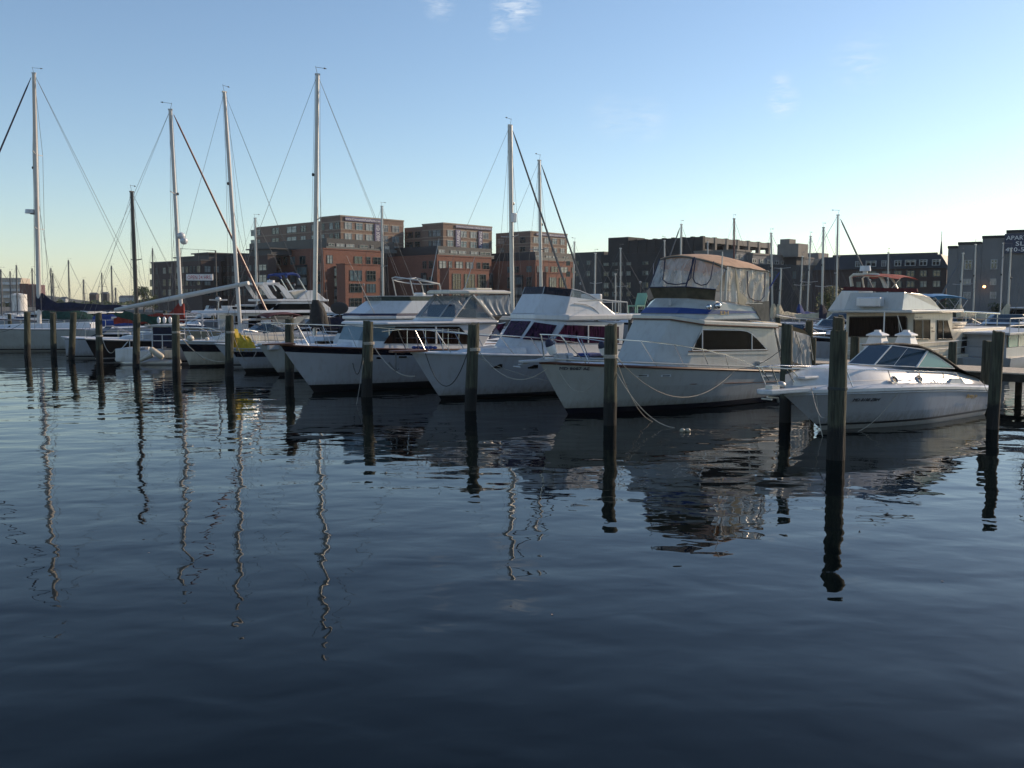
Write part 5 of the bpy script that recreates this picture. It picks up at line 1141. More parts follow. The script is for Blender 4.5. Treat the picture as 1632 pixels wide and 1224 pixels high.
# ------------------------------------------------------------------ houseboat and other boats on the right
fh = Fr(at(1455, 560, 44)[:2], R(44))
bh = thing('houseboat', 'cream houseboat with dark sliding windows and a rounded bridge, behind the timber dock', 'houseboat', fh)
HS = lambda x, y, v=0: fh.sp(*C1(x, y), v)
HF = lambda x, y, u=0: fh.cp(*C1(x, y), u)
b = MB(); L1 = HS(1150, 600).x; zr = HS(935, 540).z; v1 = HF(572, 600).y; zlow = HS(1200, 620).z; L2 = HS(1438, 700).x; zd = .95
b.box((0, 0, zd), (L1, v1, zr)); b.build('cabin', 'gelcoat_beige', bh, .04)
pr = [HS(x, y) for x, y in ((1100, 538), (1135, 600), (1150, 700), (1100, 790), (1050, 790))]
MB().box((L1 + .003, .02, zd), (L2, v1 - .02, HS(1300, 622).z)).build('aft_cabin', 'gelcoat_beige', bh, .03)
MB().loft([[(-1.6, v1 / 2 - .3, .1), (-2.2, v1 / 2 - .3, zd - .01), (-2.2, v1 / 2 + .3, zd - .01), (-1.6, v1 / 2 + .3, .1)], [(.5, .0, .0), (.2, -.25, zd - .01), (.2, v1 + .25, zd - .01), (.5, v1, .0)], [(L2 + .4, .0, 0), (L2 + .6, -.25, zd - .01), (L2 + .6, v1 + .25, zd - .01), (L2 + .4, v1, 0)]]).build('hull', 'gelcoat_beige', bh, .03)
ov = MB(); ov.box((-1.1, -.35, zr + .003), (L1 + .5, v1 + .3, zr + .14)); ov.build('roof', 'gelcoat_cream', bh, .04)
def hwin(par, pts, m_='glass_dark', nm='side_window', t=.02, mull=None, face='s'):
    f_ = (lambda x, y: HS(x, y, -.02)) if face == 's' else (lambda x, y: HF(x, y, -.02))
    P = [f_(*p) for p in pts]; w = panel(nm, m_, par, P, t); MB().tube([p + (Vector((0, -.02, 0)) if face == 's' else Vector((-.02, 0, 0))) for p in P], .028, 6, closed=True).build('window_frame', 'black_paint', w)
    if mull: MB().tube([f_(*mull[0]) + Vector((-.02, -.02, 0)), f_(*mull[1]) + Vector((-.02, -.02, 0))], .022, 5).build('window_mullion', 'aluminium', w)
hwin(bh, ((940, 577), (1025, 577), (1025, 682), (940, 682)), mull=((986, 577), (986, 682)))
hwin(bh, ((1068, 580), (1118, 580), (1147, 682), (1068, 682)), mull=((1097, 580), (1097, 682)))
hwin(bh, ((592, 562), (895, 558), (903, 570), (903, 668), (588, 668)), 'glass_brown', 'front_window', face='f', mull=((855, 560), (863, 668)))
hwin(bh, ((1205, 672), (1288, 668), (1297, 750), (1197, 754)), mull=((1250, 670), (1252, 752)))
zr2 = zr + .143; b = MB(); A = [HS(x, y, .25) for x, y in ((930, 428), (985, 437), (1030, 455), (1062, 485), (1085, 524))]
q = [(A[0].x, zr2), *[(p.x, p.z) for p in A[:-1]], (A[-1].x, zr2)]
xf = -.5
b.add([(xf - .15, .3, zr2)] + [(xf + .25, .4, A[0].z)] + [(p.x, .28, p.z) for p in A[1:]] + [(A[-1].x, .25, zr2)] + [(xf - .15, v1 - .2, zr2)] + [(xf + .25, v1 - .3, A[0].z)] + [(p.x, v1 - .2, p.z) for p in A[1:]] + [(A[-1].x, v1 - .2, zr2)],
      [tuple(range(7)), tuple(range(7, 14))[::-1]] + [(i, (i + 1) % 7, (i + 1) % 7 + 7, i + 7) for i in range(7)])
b.build('bridge', 'gelcoat_cream', bh, .05)
p0, p1 = HF(650, 455, -.55), HF(778, 512, -.55)
b = MB(); b.box((-1.0, p1.y, p1.z + .05), (-.5, p0.y, p0.z)); b.build('roof_box', 'gelcoat', bh, .06)
sh = [HF(x, y, .2) for x, y in ((470, 530), (548, 420), (640, 420), (620, 530))]
MB().slab(sh, (1.6, 0, 0)).build('bridge_wing', 'gelcoat', bh, .03)
st = [HF(x, y, .4) for x, y in ((560, 398), (700, 402), (955, 408), (960, 428), (640, 420), (556, 416))]
MB().slab(st, (.1, 0, 0)).build('dodger', 'canvas_maroon', bh)
b = MB(); a0 = [HF(x, y, 1.6) for x, y in ((605, 395), (597, 345), (612, 333), (745, 333), (765, 350), (792, 408))]
b.tube(a0, [.09, .08, .08, .08, .09, .11], 8).tube([p + Vector((1.3, 0, -.05)) for p in a0], .04, 6); b.build('radar_arch', 'gelcoat_beige', bh, smooth=True)
p = HF(676, 330, 1.6); b = MB(); b.tube([p, p + Vector((0, 0, .15))], .12, 10).tube([p + Vector((0, 0, .16)), p + Vector((0, 0, .42))], [.28, .24], 14); b.build('radar_dome', 'gelcoat', bh, smooth=True)
rt = [HF(x, y, 1.5) for x, y in ((610, 345), (690, 332), (800, 338), (866, 352))]
MB().loft([[p + Vector((u, 0, dz)) for u, dz in ((-.3, -.05), (.5, .08), (1.6, .06), (2.2, -.06))] for p in rt], caps=False, ring_closed=False).build('bimini', 'canvas_red', bh, smooth=True)
b = MB(); b.tube([rt[3], HF(820, 405, 1.5)], .02, 5).tube([rt[2], HF(850, 400, 1.5)], .015, 5); b.build('bimini_frame', 'aluminium', bh)
b = MB(); b.tube([(-1.3, v1 * .25, zd), (-1.3, v1 * .25, zr + .05)], .03, 6).tube([(-.9, v1 * .12, zr - .1), (-.2, v1 * .05, zd + .4)], .02, 5)
for z in (zd + .35, zd + .7): b.tube([(-1.9, .2, z), (-1.9, v1 - .2, z)], .018, 5).tube([(-1.9, .2, z), (-.1, -.1, z)], .018, 5).tube([(.3, -.14, z), (L2, -.14, z)], .018, 5)
b.build('side_rail', 'white_plastic', bh)
p = HS(1325, 700, -.06); MB().disc((p.x, -.1, p.z), (0, 1, 0), .26, .08).build('round_fender', 'gelcoat_grey', bh, smooth=True)
p, q = HS(945, 568, -.03), HS(985, 568, -.03); text('TW 313', 'black_paint', bh, p, (1, 0, 0), (0, -1, 0), .07, q.x - p.x)
p, q = HS(1030, 625, -.03), HS(1060, 625, -.03); text('Sea', 'black_paint', bh, p, (1, 0, 0), (0, -1, 0), .09, .3, italic=.3); text('Deux', 'black_paint', bh, p + Vector((.12, 0, -.17)), (1, 0, 0), (0, -1, 0), .09, .38, italic=.3)
p = HS(1205, 790, -.06); b = MB()
for k in range(4): a = k * .785; b.box((p.x - .02, -.09, p.z - .02), (p.x + .02, -.06, p.z + .02)); b.tube([(p.x - .15 * math.cos(a), -.07, p.z - .15 * math.sin(a)), (p.x + .15 * math.cos(a), -.07, p.z + .15 * math.sin(a))], .02, 4)
b.build('compass_mark', 'black_paint', bh)
# dinghy on the roof of the aft cabin
fd_ = Fr(fh.w((L1 + .6, .9, 0))[:2], R(44)); zt = HS(1300, 622).z
b = MB(); b.loft([[(x, -w, zt + .34 + (.15 if k == 0 else 0)), (x, -w * .7, zt + .03), (x, w * .7, zt + .03), (x, w, zt + .34 + (.15 if k == 0 else 0))] for k, (x, w) in enumerate(((0, .08), (.5, .45), (1.3, .58), (2.3, .55)))]); o = b.build('hull', 'gelcoat_beige', None, .03)
o.name = 'dinghy'; o.matrix_world = fd_.M; tag(o, 'small upturned cream dinghy on the roof of the houseboat stern', 'dinghy')

def cruiser(label, wl, D, th, L, B, free, hullm='gelcoat_hull', stripe_m='navy_paint', style='cabin', cabm='gelcoat', glass='glass_dark', bim=None, rails=True, grp='motorboats moored behind the front row', mz=.2, fly=None):
    """a complete smaller cruiser; wl is the column of its stem and D its distance"""
    p = at(wl, HOR, D); fr = Fr((p.x, p.y), R(th)); o = thing('motorboat', label, 'motorboat', fr, grp)
    h = Hull(fr, o, (-.13 * L, free), L, B, B * .84, p=2.3); h.sheer(pts=[(L * .5, free * .84), (L, free * .8)])
    h.build([(-.4, 0), (0, 0), (.1, 0), (0, .55), (-mz, 1), (0, 1)], [hullm, stripe_m, 'bottom_paint'], [2, 2, 0, 0, 1], N=16, rub='gelcoat', rubr=.03)
    z = lambda u: h.zs(u) - .03; a, w = B * .4, B * .78
    k0, k1, k2 = L * .26, L * .40, L * .74
    hc = .75 if style != 'open' else .4
    r0 = ring6(Vector((k0 - .5, -a, z(k0))), Vector((k0 + .2, -w, z(k0))), Vector((k2, -w, z(k2))))
    r1 = ring6(Vector((k1 - .4, -a * .9, z(k0) + hc)), Vector((k1, -w * .92, z(k0) + hc)), Vector((k2, -w * .92, z(k0) + hc)))
    MB().loft([r0, r1]).build('cabin', cabm, o, .04)
    stripe('window_band', glass, r0, r1, .38, .85, o, .015)
    t1_ = r1
    if style in ('fly', 'wheel'):
        hw = .75
        r2 = [Vector((p.x + (.35 if k in (0, 1, 2, 5) else -.1), p.y * .92, p.z + hw)) for k, p in enumerate(r1)]
        if style == 'wheel':
            stripe('window_band', glass, r1, r2, .1, .9, o, .02); MB().loft([r1, r2]).build('wheelhouse', cabm, o, .03)
            MB().loft([[Vector((p.x + (-.35 if k in (0, 1, 2, 5) else .9), p.y * 1.12, p.z + .01)) for k, p in enumerate(r2)], [Vector((p.x + (-.3 if k in (0, 1, 2, 5) else .85), p.y * 1.1, p.z + .1)) for k, p in enumerate(r2)]]).build('hardtop', cabm, o, .03)
        else:
            b = MB().loft([[Vector((p.x - .1, p.y * 1.05, p.z + .01)) for p in r1], [Vector((p.x - .08, p.y * 1.05, p.z + .1)) for p in r1]]); b.build('bridge_deck', cabm, o, .03)
            q0 = [Vector((p.x + (.25 if k in (0, 1, 2, 5) else -.5), p.y * .9, p.z + .105)) for k, p in enumerate(r1)]; q1 = [Vector((p.x + (.35 if k in (0, 1, 2, 5) else 0), p.y * .92, p.z + .5)) for k, p in enumerate(q0)]
            MB().loft([q0, q1]).build('flybridge', cabm, o, .04); stripe('bridge_screen', 'venturi', q1, [p + Vector((.1, 0, .28)) for p in q1], 0, 1, o, 0, idx=(5, 0, 1, 2))
    else:
        ws = [Vector((p.x + .05, p.y, p.z)) for p in r1]; wt = [Vector((p.x + .55, p.y * .85, p.z + .48)) for p in ws]
        for i, j in ((0, 1), (1, 2), (5, 0)): panel('windshield_pane', 'glass_tint', o, [ws[i], ws[j], wt[j], wt[i]], .008)
        MB().tube([wt[i] for i in (5, 0, 1, 2)] + [ws[2] + Vector((1.6, 0, .02))], .025, 5).tube([wt[5], ws[5] + Vector((1.6, 0, .02))], .025, 5).build('windshield_frame', 'aluminium', o)
    if bim:
        zt_ = z(k0) + hc + (1.5 if style != 'fly' else 2.0); b = MB(); rr = []
        for k in range(7): v = -1 + k / 3; rr.append([Vector((k1 + s_, v * w * .95, zt_ + .12 * (1 - v * v) - .06 * (s_ < .1 or s_ > 1.9))) for s_ in (0, .3, 1, 1.7, 2.1)])
        b.loft(rr, caps=False, ring_closed=False); b.build('bimini', bim, o, smooth=True)
        b = MB()
        for sg in (-1, 1):
            for s_ in (0.05, 1, 2.05): b.tube([(k1 + s_, sg * w * .95, zt_ - .03), (k1 + 1.0 + (s_ - 1) * .15, sg * w * .95, z(k0) + hc * .9)], .018, 5)
        b.build('bimini_frame', 'aluminium', o)
    if rails:
        b = MB(); us_ = [h.u0 + .1, h.u0 + L * .1, h.u0 + L * .25, L * .3, L * .45]; tp = [Vector((u - .05, -max(.12, h.hb(u) - .08), h.zs(u) + .55 * (1 - .35 * i / 4))) for i, u in enumerate(us_)]
        b.tube(tp[::-1] + [mir(p) for p in tp], .018, 5)
        for p in tp[1:]: b.tube([p, (p.x + .15, p.y, h.zs(p.x))], .014, 5).tube([mir(p), (p.x + .15, -p.y, h.zs(p.x))], .014, 5)
        b.build('bow_rail', 'chrome', o, smooth=True)
    return o, fr, h
cruiser('white cruiser with a maroon cover over its cockpit, between the tan canopy and the houseboat', 1268, 55, 35, 7.5, 1.4, 1.9, style='open')
p = at(1240, HOR, 62)
o, fr, h = cruiser('cruiser wearing long maroon canvas along its side, behind the two piles by the houseboat', 1262, 64, 25, 10, 1.6, 2.2, hullm='gelcoat_hull', stripe_m='mast_maroon', style='open', mz=.55)
cruiser('small white runabout with a tiny cuddy, seen just right of the tan canopy curtains', 1205, 50, 42, 7.5, 1.3, 1.7, style='open')
cruiser('white sedan cruiser with dark window band directly left of the houseboat', 1308, 47, 30, 8.5, 1.6, 1.9, style='cabin')
o, fr, h = cruiser('boat with a bright sky blue awning behind the houseboat', 1455, 62, 25, 9, 1.6, 1.9, style='open', bim=None)
zt = at(1500, 471, 62).z; q = lambda x, y: fr.sp(x, y, -1.2)
rr = [[Vector((p.x, p.y * k, p.z + .15 * (1 - k * k))) for k in (1, .4, -.4, -1)] for p in (q(*C1(x, y)) for x, y in ((1040, 453), (1060, 447), (1140, 446), (1215, 457), (1235, 468)))]
MB().loft(rr, caps=False, ring_closed=False).build('awning', 'canvas_sky', o, smooth=True)
b = MB()
for a, c in (((1055, 455), (1130, 540)), ((1130, 462), (1190, 540)), ((1190, 465), (1140, 540)), ((1232, 468), (1190, 530))):
    P_, Q_ = q(*C1(*a)), q(*C1(*c)); b.tube([P_, Q_], .025, 5).tube([mir(P_), mir(Q_)], .025, 5)
b.build('awning_frame', 'aluminium', o)
o, fr, h = cruiser('long white boat with a bright metal topped rail deck behind the houseboat stern', 1540, 58, 30, 9, 1.7, 1.8, style='cabin')
b = MB(); q = lambda x, y: fr.sp(x, y, -1.6)
A_ = [q(1537, 497), q(1593, 500)]; b.tube(A_, .06, 6).tube([mir(p) for p in A_], .06, 6)
for x in (1540, 1555, 1572, 1590): P_ = q(x, 498); b.tube([P_, (P_.x, P_.y, h.zs(P_.x))], .025, 5).tube([mir(P_), (P_.x, -P_.y, h.zs(P_.x))], .025, 5)
b.build('top_rail', 'chrome', o)
fx = Fr(at(1606, 560, 47)[:2], R(44)); o = thing('houseboat', 'second houseboat with greenish glass sides, cut by the right edge of the picture', 'houseboat', fx)
b = MB(); z0, z1, z2 = .8, fx.sp(1606, 534, 0).z, fx.sp(1606, 511, 0).z; b.box((-.4, -.2, z1), (9, 4, z1 + .12)).box((-.2, 0, z0), (9, 3.8, z0 + .5)); b.build('deck', 'gelcoat_grey', o, .02)
for k in range(6): panel('side_window', 'pane_blue' if k % 2 else 'glass_green', o, [Vector((.05 + k * 1.4, 0, z0 + .52)), Vector((1.35 + k * 1.4, 0, z0 + .52)), Vector((1.35 + k * 1.4, 0, z1 - .02)), Vector((.05 + k * 1.4, 0, z1 - .02))], .02)
MB().box((.05, .1, z0 + .51), (8.6, 3.6, z1 - .01)).build('cabin', 'gelcoat_grey', o)
b = MB(); b.loft([[(-1.2, 1.6, 0), (-1.5, 1.6, z0 - .01), (-1.5, 2.2, z0 - .01), (-1.2, 2.2, 0)], [(.3, 0, 0), (-.1, -.2, z0 - .01), (-.1, 4, z0 - .01), (.3, 3.8, 0)], [(9, 0, 0), (9, -.2, z0 - .01), (9, 4, z0 - .01), (9, 3.8, 0)]]); b.build('hull', 'gelcoat_grey', o)
b = MB()
for z in (z1 + .45, z2 + .1): b.tube([(-.3, 3.8, z), (-.3, -.15, z), (9, -.15, z)], .025, 5)
for k in range(8): b.tube([(-.3 + k * 1.3, -.15, z1 + .12), (-.3 + k * 1.3, -.15, z2 + .1)], .022, 5)
b.build('roof_rail', 'aluminium', o)
fx = Fr(at(1300, 480, 50)[:2], 0)
# power pedestals on the dock
for lab, x in (('white dock power pedestal with a small peaked cap, left of the pair behind the windshield', 742), ('white dock power pedestal with a small peaked cap, right of the pair behind the windshield', 898)):
    px_, py_ = C1(x, 700); D = 36.5; fp = Fr(at(px_, py_, D)[:2], R(44)); o = thing('power_pedestal', lab, 'pedestal', fp, 'dock power pedestals')
    zb, zt = 1.05, at(px_, C1(0, 632)[1], D).z; zm = at(px_, C1(0, 665)[1], D).z
    b = MB(); b.box((-.12, -.12, zb), (.12, .12, zm - .5)).loft([[(-w, -w, z), (w, -w, z), (w, w, z), (-w, w, z)] for w, z in ((.38, zm - .5), (.24, zm))]); b.build('body', 'white_plastic', o, .01)
    MB().loft([[(-w, -w, z), (w, -w, z), (w, w, z), (-w, w, z)] for w, z in ((.32, zm + .003), (.32, zm + .06), (.1, zt - .06), (.1, zt))]).build('cap', 'white_plastic', o, .01)

# ------------------------------------------------------------------ boats left of the yachts
# small hull with navy stripe and yellow tarp
f7 = frw(392, 594, 41); o7 = thing('motorboat', 'small white boat with a navy hull stripe, under the yellow tarp', 'motorboat', f7, 'motorboats moored behind the front row')
h7 = Hull(f7, o7, tipof(f7, *R3(880, 697)), 8, 1.3, 1.1, p=2.2); h7.sheer([R3(1100, 715), R3(1280, 728)], pts=[(8, h7.z0 * .85)], deg=1)
h7.build([(-.4, 0), (-.02, 0), (.03, 0), (.22, 0), (0, .5), (0, .66), (0, .88), (0, 1)], ['gelcoat_hull', 'black_paint', 'navy_paint', 'bottom_paint'], [3, 1, 1, 0, 0, 2, 0], rub='gelcoat_grey', rubr=.03)
b = MB(); rr = []; c0, c1_ = h7.px(*R3(930, 690), .1), h7.px(*R3(1195, 700), .15)
for k in range(15):
    t = k / 14; u = lerp(c0.x, c1_.x, t); hh = [1.05, .95, .8, .78, .72, .65, .6, .62, .5, .3][min(9, int(t * 10))] * .95
    hb = max(.2, h7.hb(u)); rr.append([Vector((u + .05 * math.sin(j * 2 + k), y * hb, h7.zs(u) + .02 + hh * z + .05 * math.sin(k * 2.1 + j * 1.3))) for j, (y, z) in enumerate(((-1.02, -.12), (-.95, .3), (-.7, .75), (-.3, 1), (.3, 1.0), (.7, .75), (.95, .3), (1.02, -.12)))])
ty = MB().loft(rr, caps=False, ring_closed=False).build('tarp', 'tarp_yellow', None, smooth=True); ty.matrix_world = f7.M; tag(ty, 'crumpled yellow tarp heaped over the bow of the small navy striped boat', 'tarp')
MB().loft([ring6(Vector((3, -.5, h7.zs(3))), Vector((3.4, -1, h7.zs(3))), Vector((6, -1, h7.zs(3)))), ring6(Vector((3.8, -.45, h7.zs(3) + .6)), Vector((4.1, -.9, h7.zs(3) + .6)), Vector((6, -.9, h7.zs(3) + .6)))]).build('cabin', 'gelcoat', o7, .04)
rail(h7, [R3(1040, 545), R3(1130, 455), R3(1290, 470), R3(1400, 490)], [R3(*a) + R3(*c) for a, c in (((1045, 555), (1155, 700)), ((1130, 460), (1205, 605)))], .1, .022)
# tan hull with navy band
f8 = frw(303, 585, 41); o8 = thing('motorboat', 'tan grey fishing boat with a wide navy band, just left of the yellow tarp', 'motorboat', f8, 'motorboats moored behind the front row')
h8 = Hull(f8, o8, tipof(f8, *R3(195, 600)), 9.5, 1.6, 1.3, p=2.4); h8.sheer([R3(400, 598), R3(600, 606), R3(800, 612)], pts=[(9.5, h8.z0 * .86)])
h8.build([(-.4, 0), (-.02, 0), (.03, 0), (.12, 0), (0, .5), (-.58, 1), (-.16, 1), (0, 1)], ['gelcoat_beige', 'black_paint', 'navy_paint', 'bottom_paint', 'gelcoat'], [3, 1, 1, 0, 0, 2, 4], rub='gelcoat', rubr=.05)
MB().loft([ring6(Vector((1.2, -.4, h8.zs(1))), Vector((2.0, -1.0, h8.zs(1))), Vector((5.4, -1.2, h8.zs(3)))), ring6(Vector((2.2, -.35, h8.zs(1) + .45)), Vector((2.8, -.9, h8.zs(1) + .45)), Vector((5.4, -1.1, h8.zs(3) + .5)))]).build('cabin', 'gelcoat_beige', o8, .06)
ws = ring6(Vector((3.4, -.45, h8.zs(2) + .42)), Vector((3.9, -1, h8.zs(2) + .42)), Vector((5.2, -1.05, h8.zs(2) + .42))); wt = ring6(Vector((4.2, -.4, h8.zs(2) + .95)), Vector((4.6, -.9, h8.zs(2) + .95)), Vector((5.3, -.95, h8.zs(2) + .6)))
for i, j in ((0, 1), (1, 2), (5, 0), (2, 3), (4, 5)): panel('windshield_pane', 'glass_tint', o8, [ws[i], ws[j], wt[j], wt[i]], .01)
MB().tube([wt[i] for i in (4, 5, 0, 1, 2, 3)], .03, 5).build('windshield_frame', 'aluminium', o8)
rail(h8, [R3(250, 430), R3(420, 425), R3(600, 430), R3(750, 480), R3(810, 560)], [R3(*a) + R3(*c) for a, c in (((300, 395), (400, 560)), ((600, 430), (670, 590)), ((750, 520), (810, 612)))], .12, .02)
b = MB(); p = f8.sp(*R3(355, 565), -.3); b.ell((p.x, -.3, p.z), (.2, .2, .18)); b.ell((p.x + .9, -.4, p.z - .05), (.12, .14, .1)); b.build('bow_gear', 'gelcoat_beige', o8, smooth=True)
# pontoon boat with railings and tilted outboard
fp = frw(190, 582, 3); op = thing('pontoon_boat', 'low white pontoon boat with blue screened railings and a tilted cream outboard motor', 'motorboat', fp)
PS = lambda x, y, v=0: fp.sp(*R4(x, y), v)
Lp = PS(1430, 800).x; zd = PS(1000, 700).z
b = MB()
for v in (0.3, 2.2): b.tube([(-.3, v, .35), (.3, v, .12), (Lp, v, .12), (Lp + .3, v, .25)], [.1, .32, .32, .2], 12)
b.build('pontoon', 'aluminium', op, smooth=True)
MB().box((-.2, 0, zd - .75), (PS(950, 700).x, 2.5, zd)).box((PS(950, 700).x + .01, .25, zd - .6), (Lp, 2.5, zd - .12)).build('deck_body', 'gelcoat', op, .03)
MB().box((PS(1300, 0).x + .0, -.02, zd - .55), (Lp, .24, zd - .1)).build('motor_well', 'gelcoat_beige', op, .03)
b = MB(); x0, x1 = PS(1160, 500).x, PS(1425, 500).x; z1 = PS(1200, 410).z
for x in (x0, x1): b.tube([(x, 0, zd), (x, 0, z1)], .03, 6).tube([(x, 2.4, zd), (x, 2.4, z1)], .03, 6)
for z in (PS(0, 520).z, PS(0, 600).z, z1): b.tube([(x0, 0, z), (x1, 0, z), (x1, 2.4, z), (x0, 2.4, z)], .025, 5, closed=True)
xm = PS(1275, 0).x; b.tube([(xm, 0, zd), (xm, 0, PS(0, 520).z)], .025, 5); xq = PS(848, 0).x; b.tube([(xq, 0, zd), (xq, 0, PS(0, 560).z)], .025, 5).tube([(PS(740, 0).x, 0, zd), (xq - .1, 0, PS(0, 610).z)], .025, 5)
b.build('railing', 'gelcoat', op, smooth=True)
MB().box((x0 + .03, .06, zd + .1), (x1 - .03, .1, z1 - .05)).box((x0 + .1, .5, zd), (x1 - .2, 2.2, zd + 1.0)).build('blue_screen', 'canvas_navy', op, .02)
MB().box((x0 - .05, -.08, z1 + .03), (x1 + .05, 2.5, z1 + .1)).build('roof_shelf', 'gelcoat', op, .02)
b = MB(); c = PS(1225, 760, -.5); ax = Vector((.8, 0, -.62)).normalized()
b.tube([c - ax * .48, c - ax * .4, c + ax * .3, c + ax * .42], [.08, .16, .18, .12], 12).tube([c - ax * .2 + Vector((-.12, 0, -.2)), c + Vector((-1.15, 0, -.50))], [.16, .08], 8).box((c.x - 1.3, c.y - .03, c.z - .85), (c.x - .95, c.y + .03, c.z - .35))
b.build('outboard_motor', 'gelcoat_beige', op, smooth=True)
MB().tube([c + Vector((-1.3, 0, -.62)), c + Vector((-1.2, 0, -.6))], [.05, .13], 8).build('propeller', 'wire', op)
b = MB()
for k in range(3): p = PS(1250 + k * 60, 360, .4); b.ell((p.x, .4 + k * .2, z1 + .35), (.11, .11, .2), nu=8, nv=6)
b.build('fender', 'gelcoat', op, smooth=True)

def sailboat(label, D, top, base, th, L, free=1.2, B=None, hullm='gelcoat_hull', mm='aluminium', r=.09, spr=(), furl=None, cover=None, bl=None, mp=.40, sp_w=.9, sm='navy_paint', top_r=None, detail=True, grp='sailboats in the marina', rigr=.010, boomz=None, furlr=.055):
    P, T = at(base[0], base[1], D), at(top[0], top[1], D); th = R(th); dr = Vector((math.cos(th), math.sin(th), 0))
    o0 = P - dr * (L * mp); fr = Fr((o0.x, o0.y), th); o = thing('sailboat', label, 'sailboat', fr, grp); B = B or L * .15
    h = Hull(fr, o, (-.09 * L, free * 1.1), L, B, B * .8, p=2.1, aft=.7); h.sheer(pts=[(L * .5, free * .92), (L, free)])
    h.build([(-.4, 0), (0, 0), (.1, 0), (.18, 0), (0, .8), (-.06, 1), (0, 1)], [hullm, sm, 'bottom_paint'], [2, 0, 1, 0, 0, 1], N=18, rubr=.03)
    z0 = h.zs(L * .4) - .03; w = B * .55
    r0 = ring6(Vector((L * .2, -w * .3, z0 + .05)), Vector((L * .28, -w * .8, z0)), Vector((L * .68, -w, z0))); r1 = ring6(Vector((L * .24, -w * .25, z0 + .32)), Vector((L * .31, -w * .7, z0 + .36)), Vector((L * .67, -w * .88, z0 + .48)))
    MB().loft([r0, r1]).build('cabin', 'gelcoat', o, .04); stripe('window_band', 'glass_dark', r0, r1, .4, .75, o, .012, idx=(2, 3)); stripe('window_band', 'glass_dark', r0, r1, .4, .75, o, .012, idx=(5, 4))
    mb, mt = fr.l(Vector((P.x, P.y, z0 + .3))), fr.l(T); mb.y *= 1
    mo = MB().tube([mb, lerp(mb, mt, .6), mt], [r, r, top_r or r * .8], 10).box((mt.x - .14, mt.y - r * .5, mt.z - .02), (mt.x + .14, mt.y + r * .5, mt.z + .06)).build('mast', mm, o, smooth=True)
    b = MB(); b.tube([(mt.x, mt.y, mt.z), (mt.x - .1, mt.y, mt.z + .45)], .012, 4).tube([(mt.x - .1, mt.y, mt.z + .4), (mt.x + .4, mt.y + .2, mt.z + .42)], .012, 4).tube([(mt.x + .4, mt.y + .2, mt.z + .42), (mt.x + .55, mt.y + .25, mt.z + .42)], [.05, .01], 4); b.build('masthead_vane', 'wire', mo)
    b = MB(); tips = []
    for ys in spr:
        k = (at(top[0], ys, D).z - mb.z) / (mt.z - mb.z); c = lerp(mb, mt, k); s1, s2 = c + Vector((.15, -sp_w, .08)), c + Vector((.15, sp_w, .08)); b.tube([s1, c, s2], .03, 5); tips.append((s1, s2))
    if spr: b.build('spreader', mm, o)
    b = MB(); rg = rigr
    for i in (0, 1):
        ch = Vector((L * mp + .25, (-1, 1)[i] * h.hb(L * mp), z0)); b.tube([mt] + [t[i] for t in tips] + [ch], rg, 4); b.tube([lerp(mb, mt, .55), ch + Vector((.5, 0, 0))], rg, 4)
    b.tube([mt, (h.L - .1, 0, h.zs(L))], rg, 4)
    b.tube([mt + Vector((.12, -r * .6, 0)), (mb.x + r + .22, -r * .8, mb.z + 1)], rg * .8, 4); b.tube([mt + Vector((-.12, r * .4, 0)), (mb.x - r - .16, .1, mb.z)], rg * .8, 4); b.tube([mt, (h.L - .4, -.5, h.zs(L))], rg * .8, 4)
    if not furl: b.tube([mt, (h.u0 + .1, 0, h.zs(h.u0))], rg, 4)
    b.build('rigging', 'wire', o)
    if detail: c_ = lerp(mb, mt, .63); MB().ell((c_.x - r - .06, c_.y, c_.z), (.07, .07, .1), nu=8, nv=5).build('steaming_light', 'black_paint', mo, smooth=True)
    if furl:
        P_, Q_ = mt + Vector((-.2, 0, -.3)), Vector((h.u0 + .15, 0, h.zs(h.u0) + .3)); MB().tube([P_, lerp(P_, Q_, .05), lerp(P_, Q_, .75), lerp(P_, Q_, .97), Q_], [.02, furlr, furlr * 1.5, furlr * 1.3, .03], 6).build('furled_sail', furl, o)
    if detail:
        bz = boomz or z0 + 1.3; bl = bl or L * .38; MB().tube([(mb.x, 0, bz), (mb.x + bl, 0, bz + .08)], .07, 6).build('boom', mm, o)
        if cover:
            rr = []; n = 14
            for k in range(n):
                t = k / (n - 1); hgt = (.62 - .38 * t) + .05 * math.sin(k * 1.7) + (.55 if k < 2 else .2 if k == 2 else 0); ww = .20 - .07 * t
                rr.append([Vector((mb.x - .15 + bl * 1.0 * t, ww * math.cos(a) * (1 + .2 * math.sin(3 * a + k)), bz - .12 + .04 * math.sin(k * 1.3) + (hgt if math.sin(a) > 0 else .18) * math.sin(a))) for a in [j * .628 for j in range(10)]])
            MB().loft(rr).build('sail_cover', cover, o, smooth=True)
    b = MB(); us_ = [L * .12, L * .3, L * .5, L * .7, L * .95]
    for sg in (-1, 1):
        tp = [Vector((h.u0 + .1, sg * .1, h.zs(0) + .6))] + [Vector((u, sg * (h.hb(u) - .06), h.zs(u) + .6)) for u in us_]; b.tube(tp, .012, 4)
        for p in tp[1:]: b.tube([p, (p.x, p.y, p.z - .6)], .014, 4)
    b.build('lifeline', 'chrome', o)
    return o, fr, h
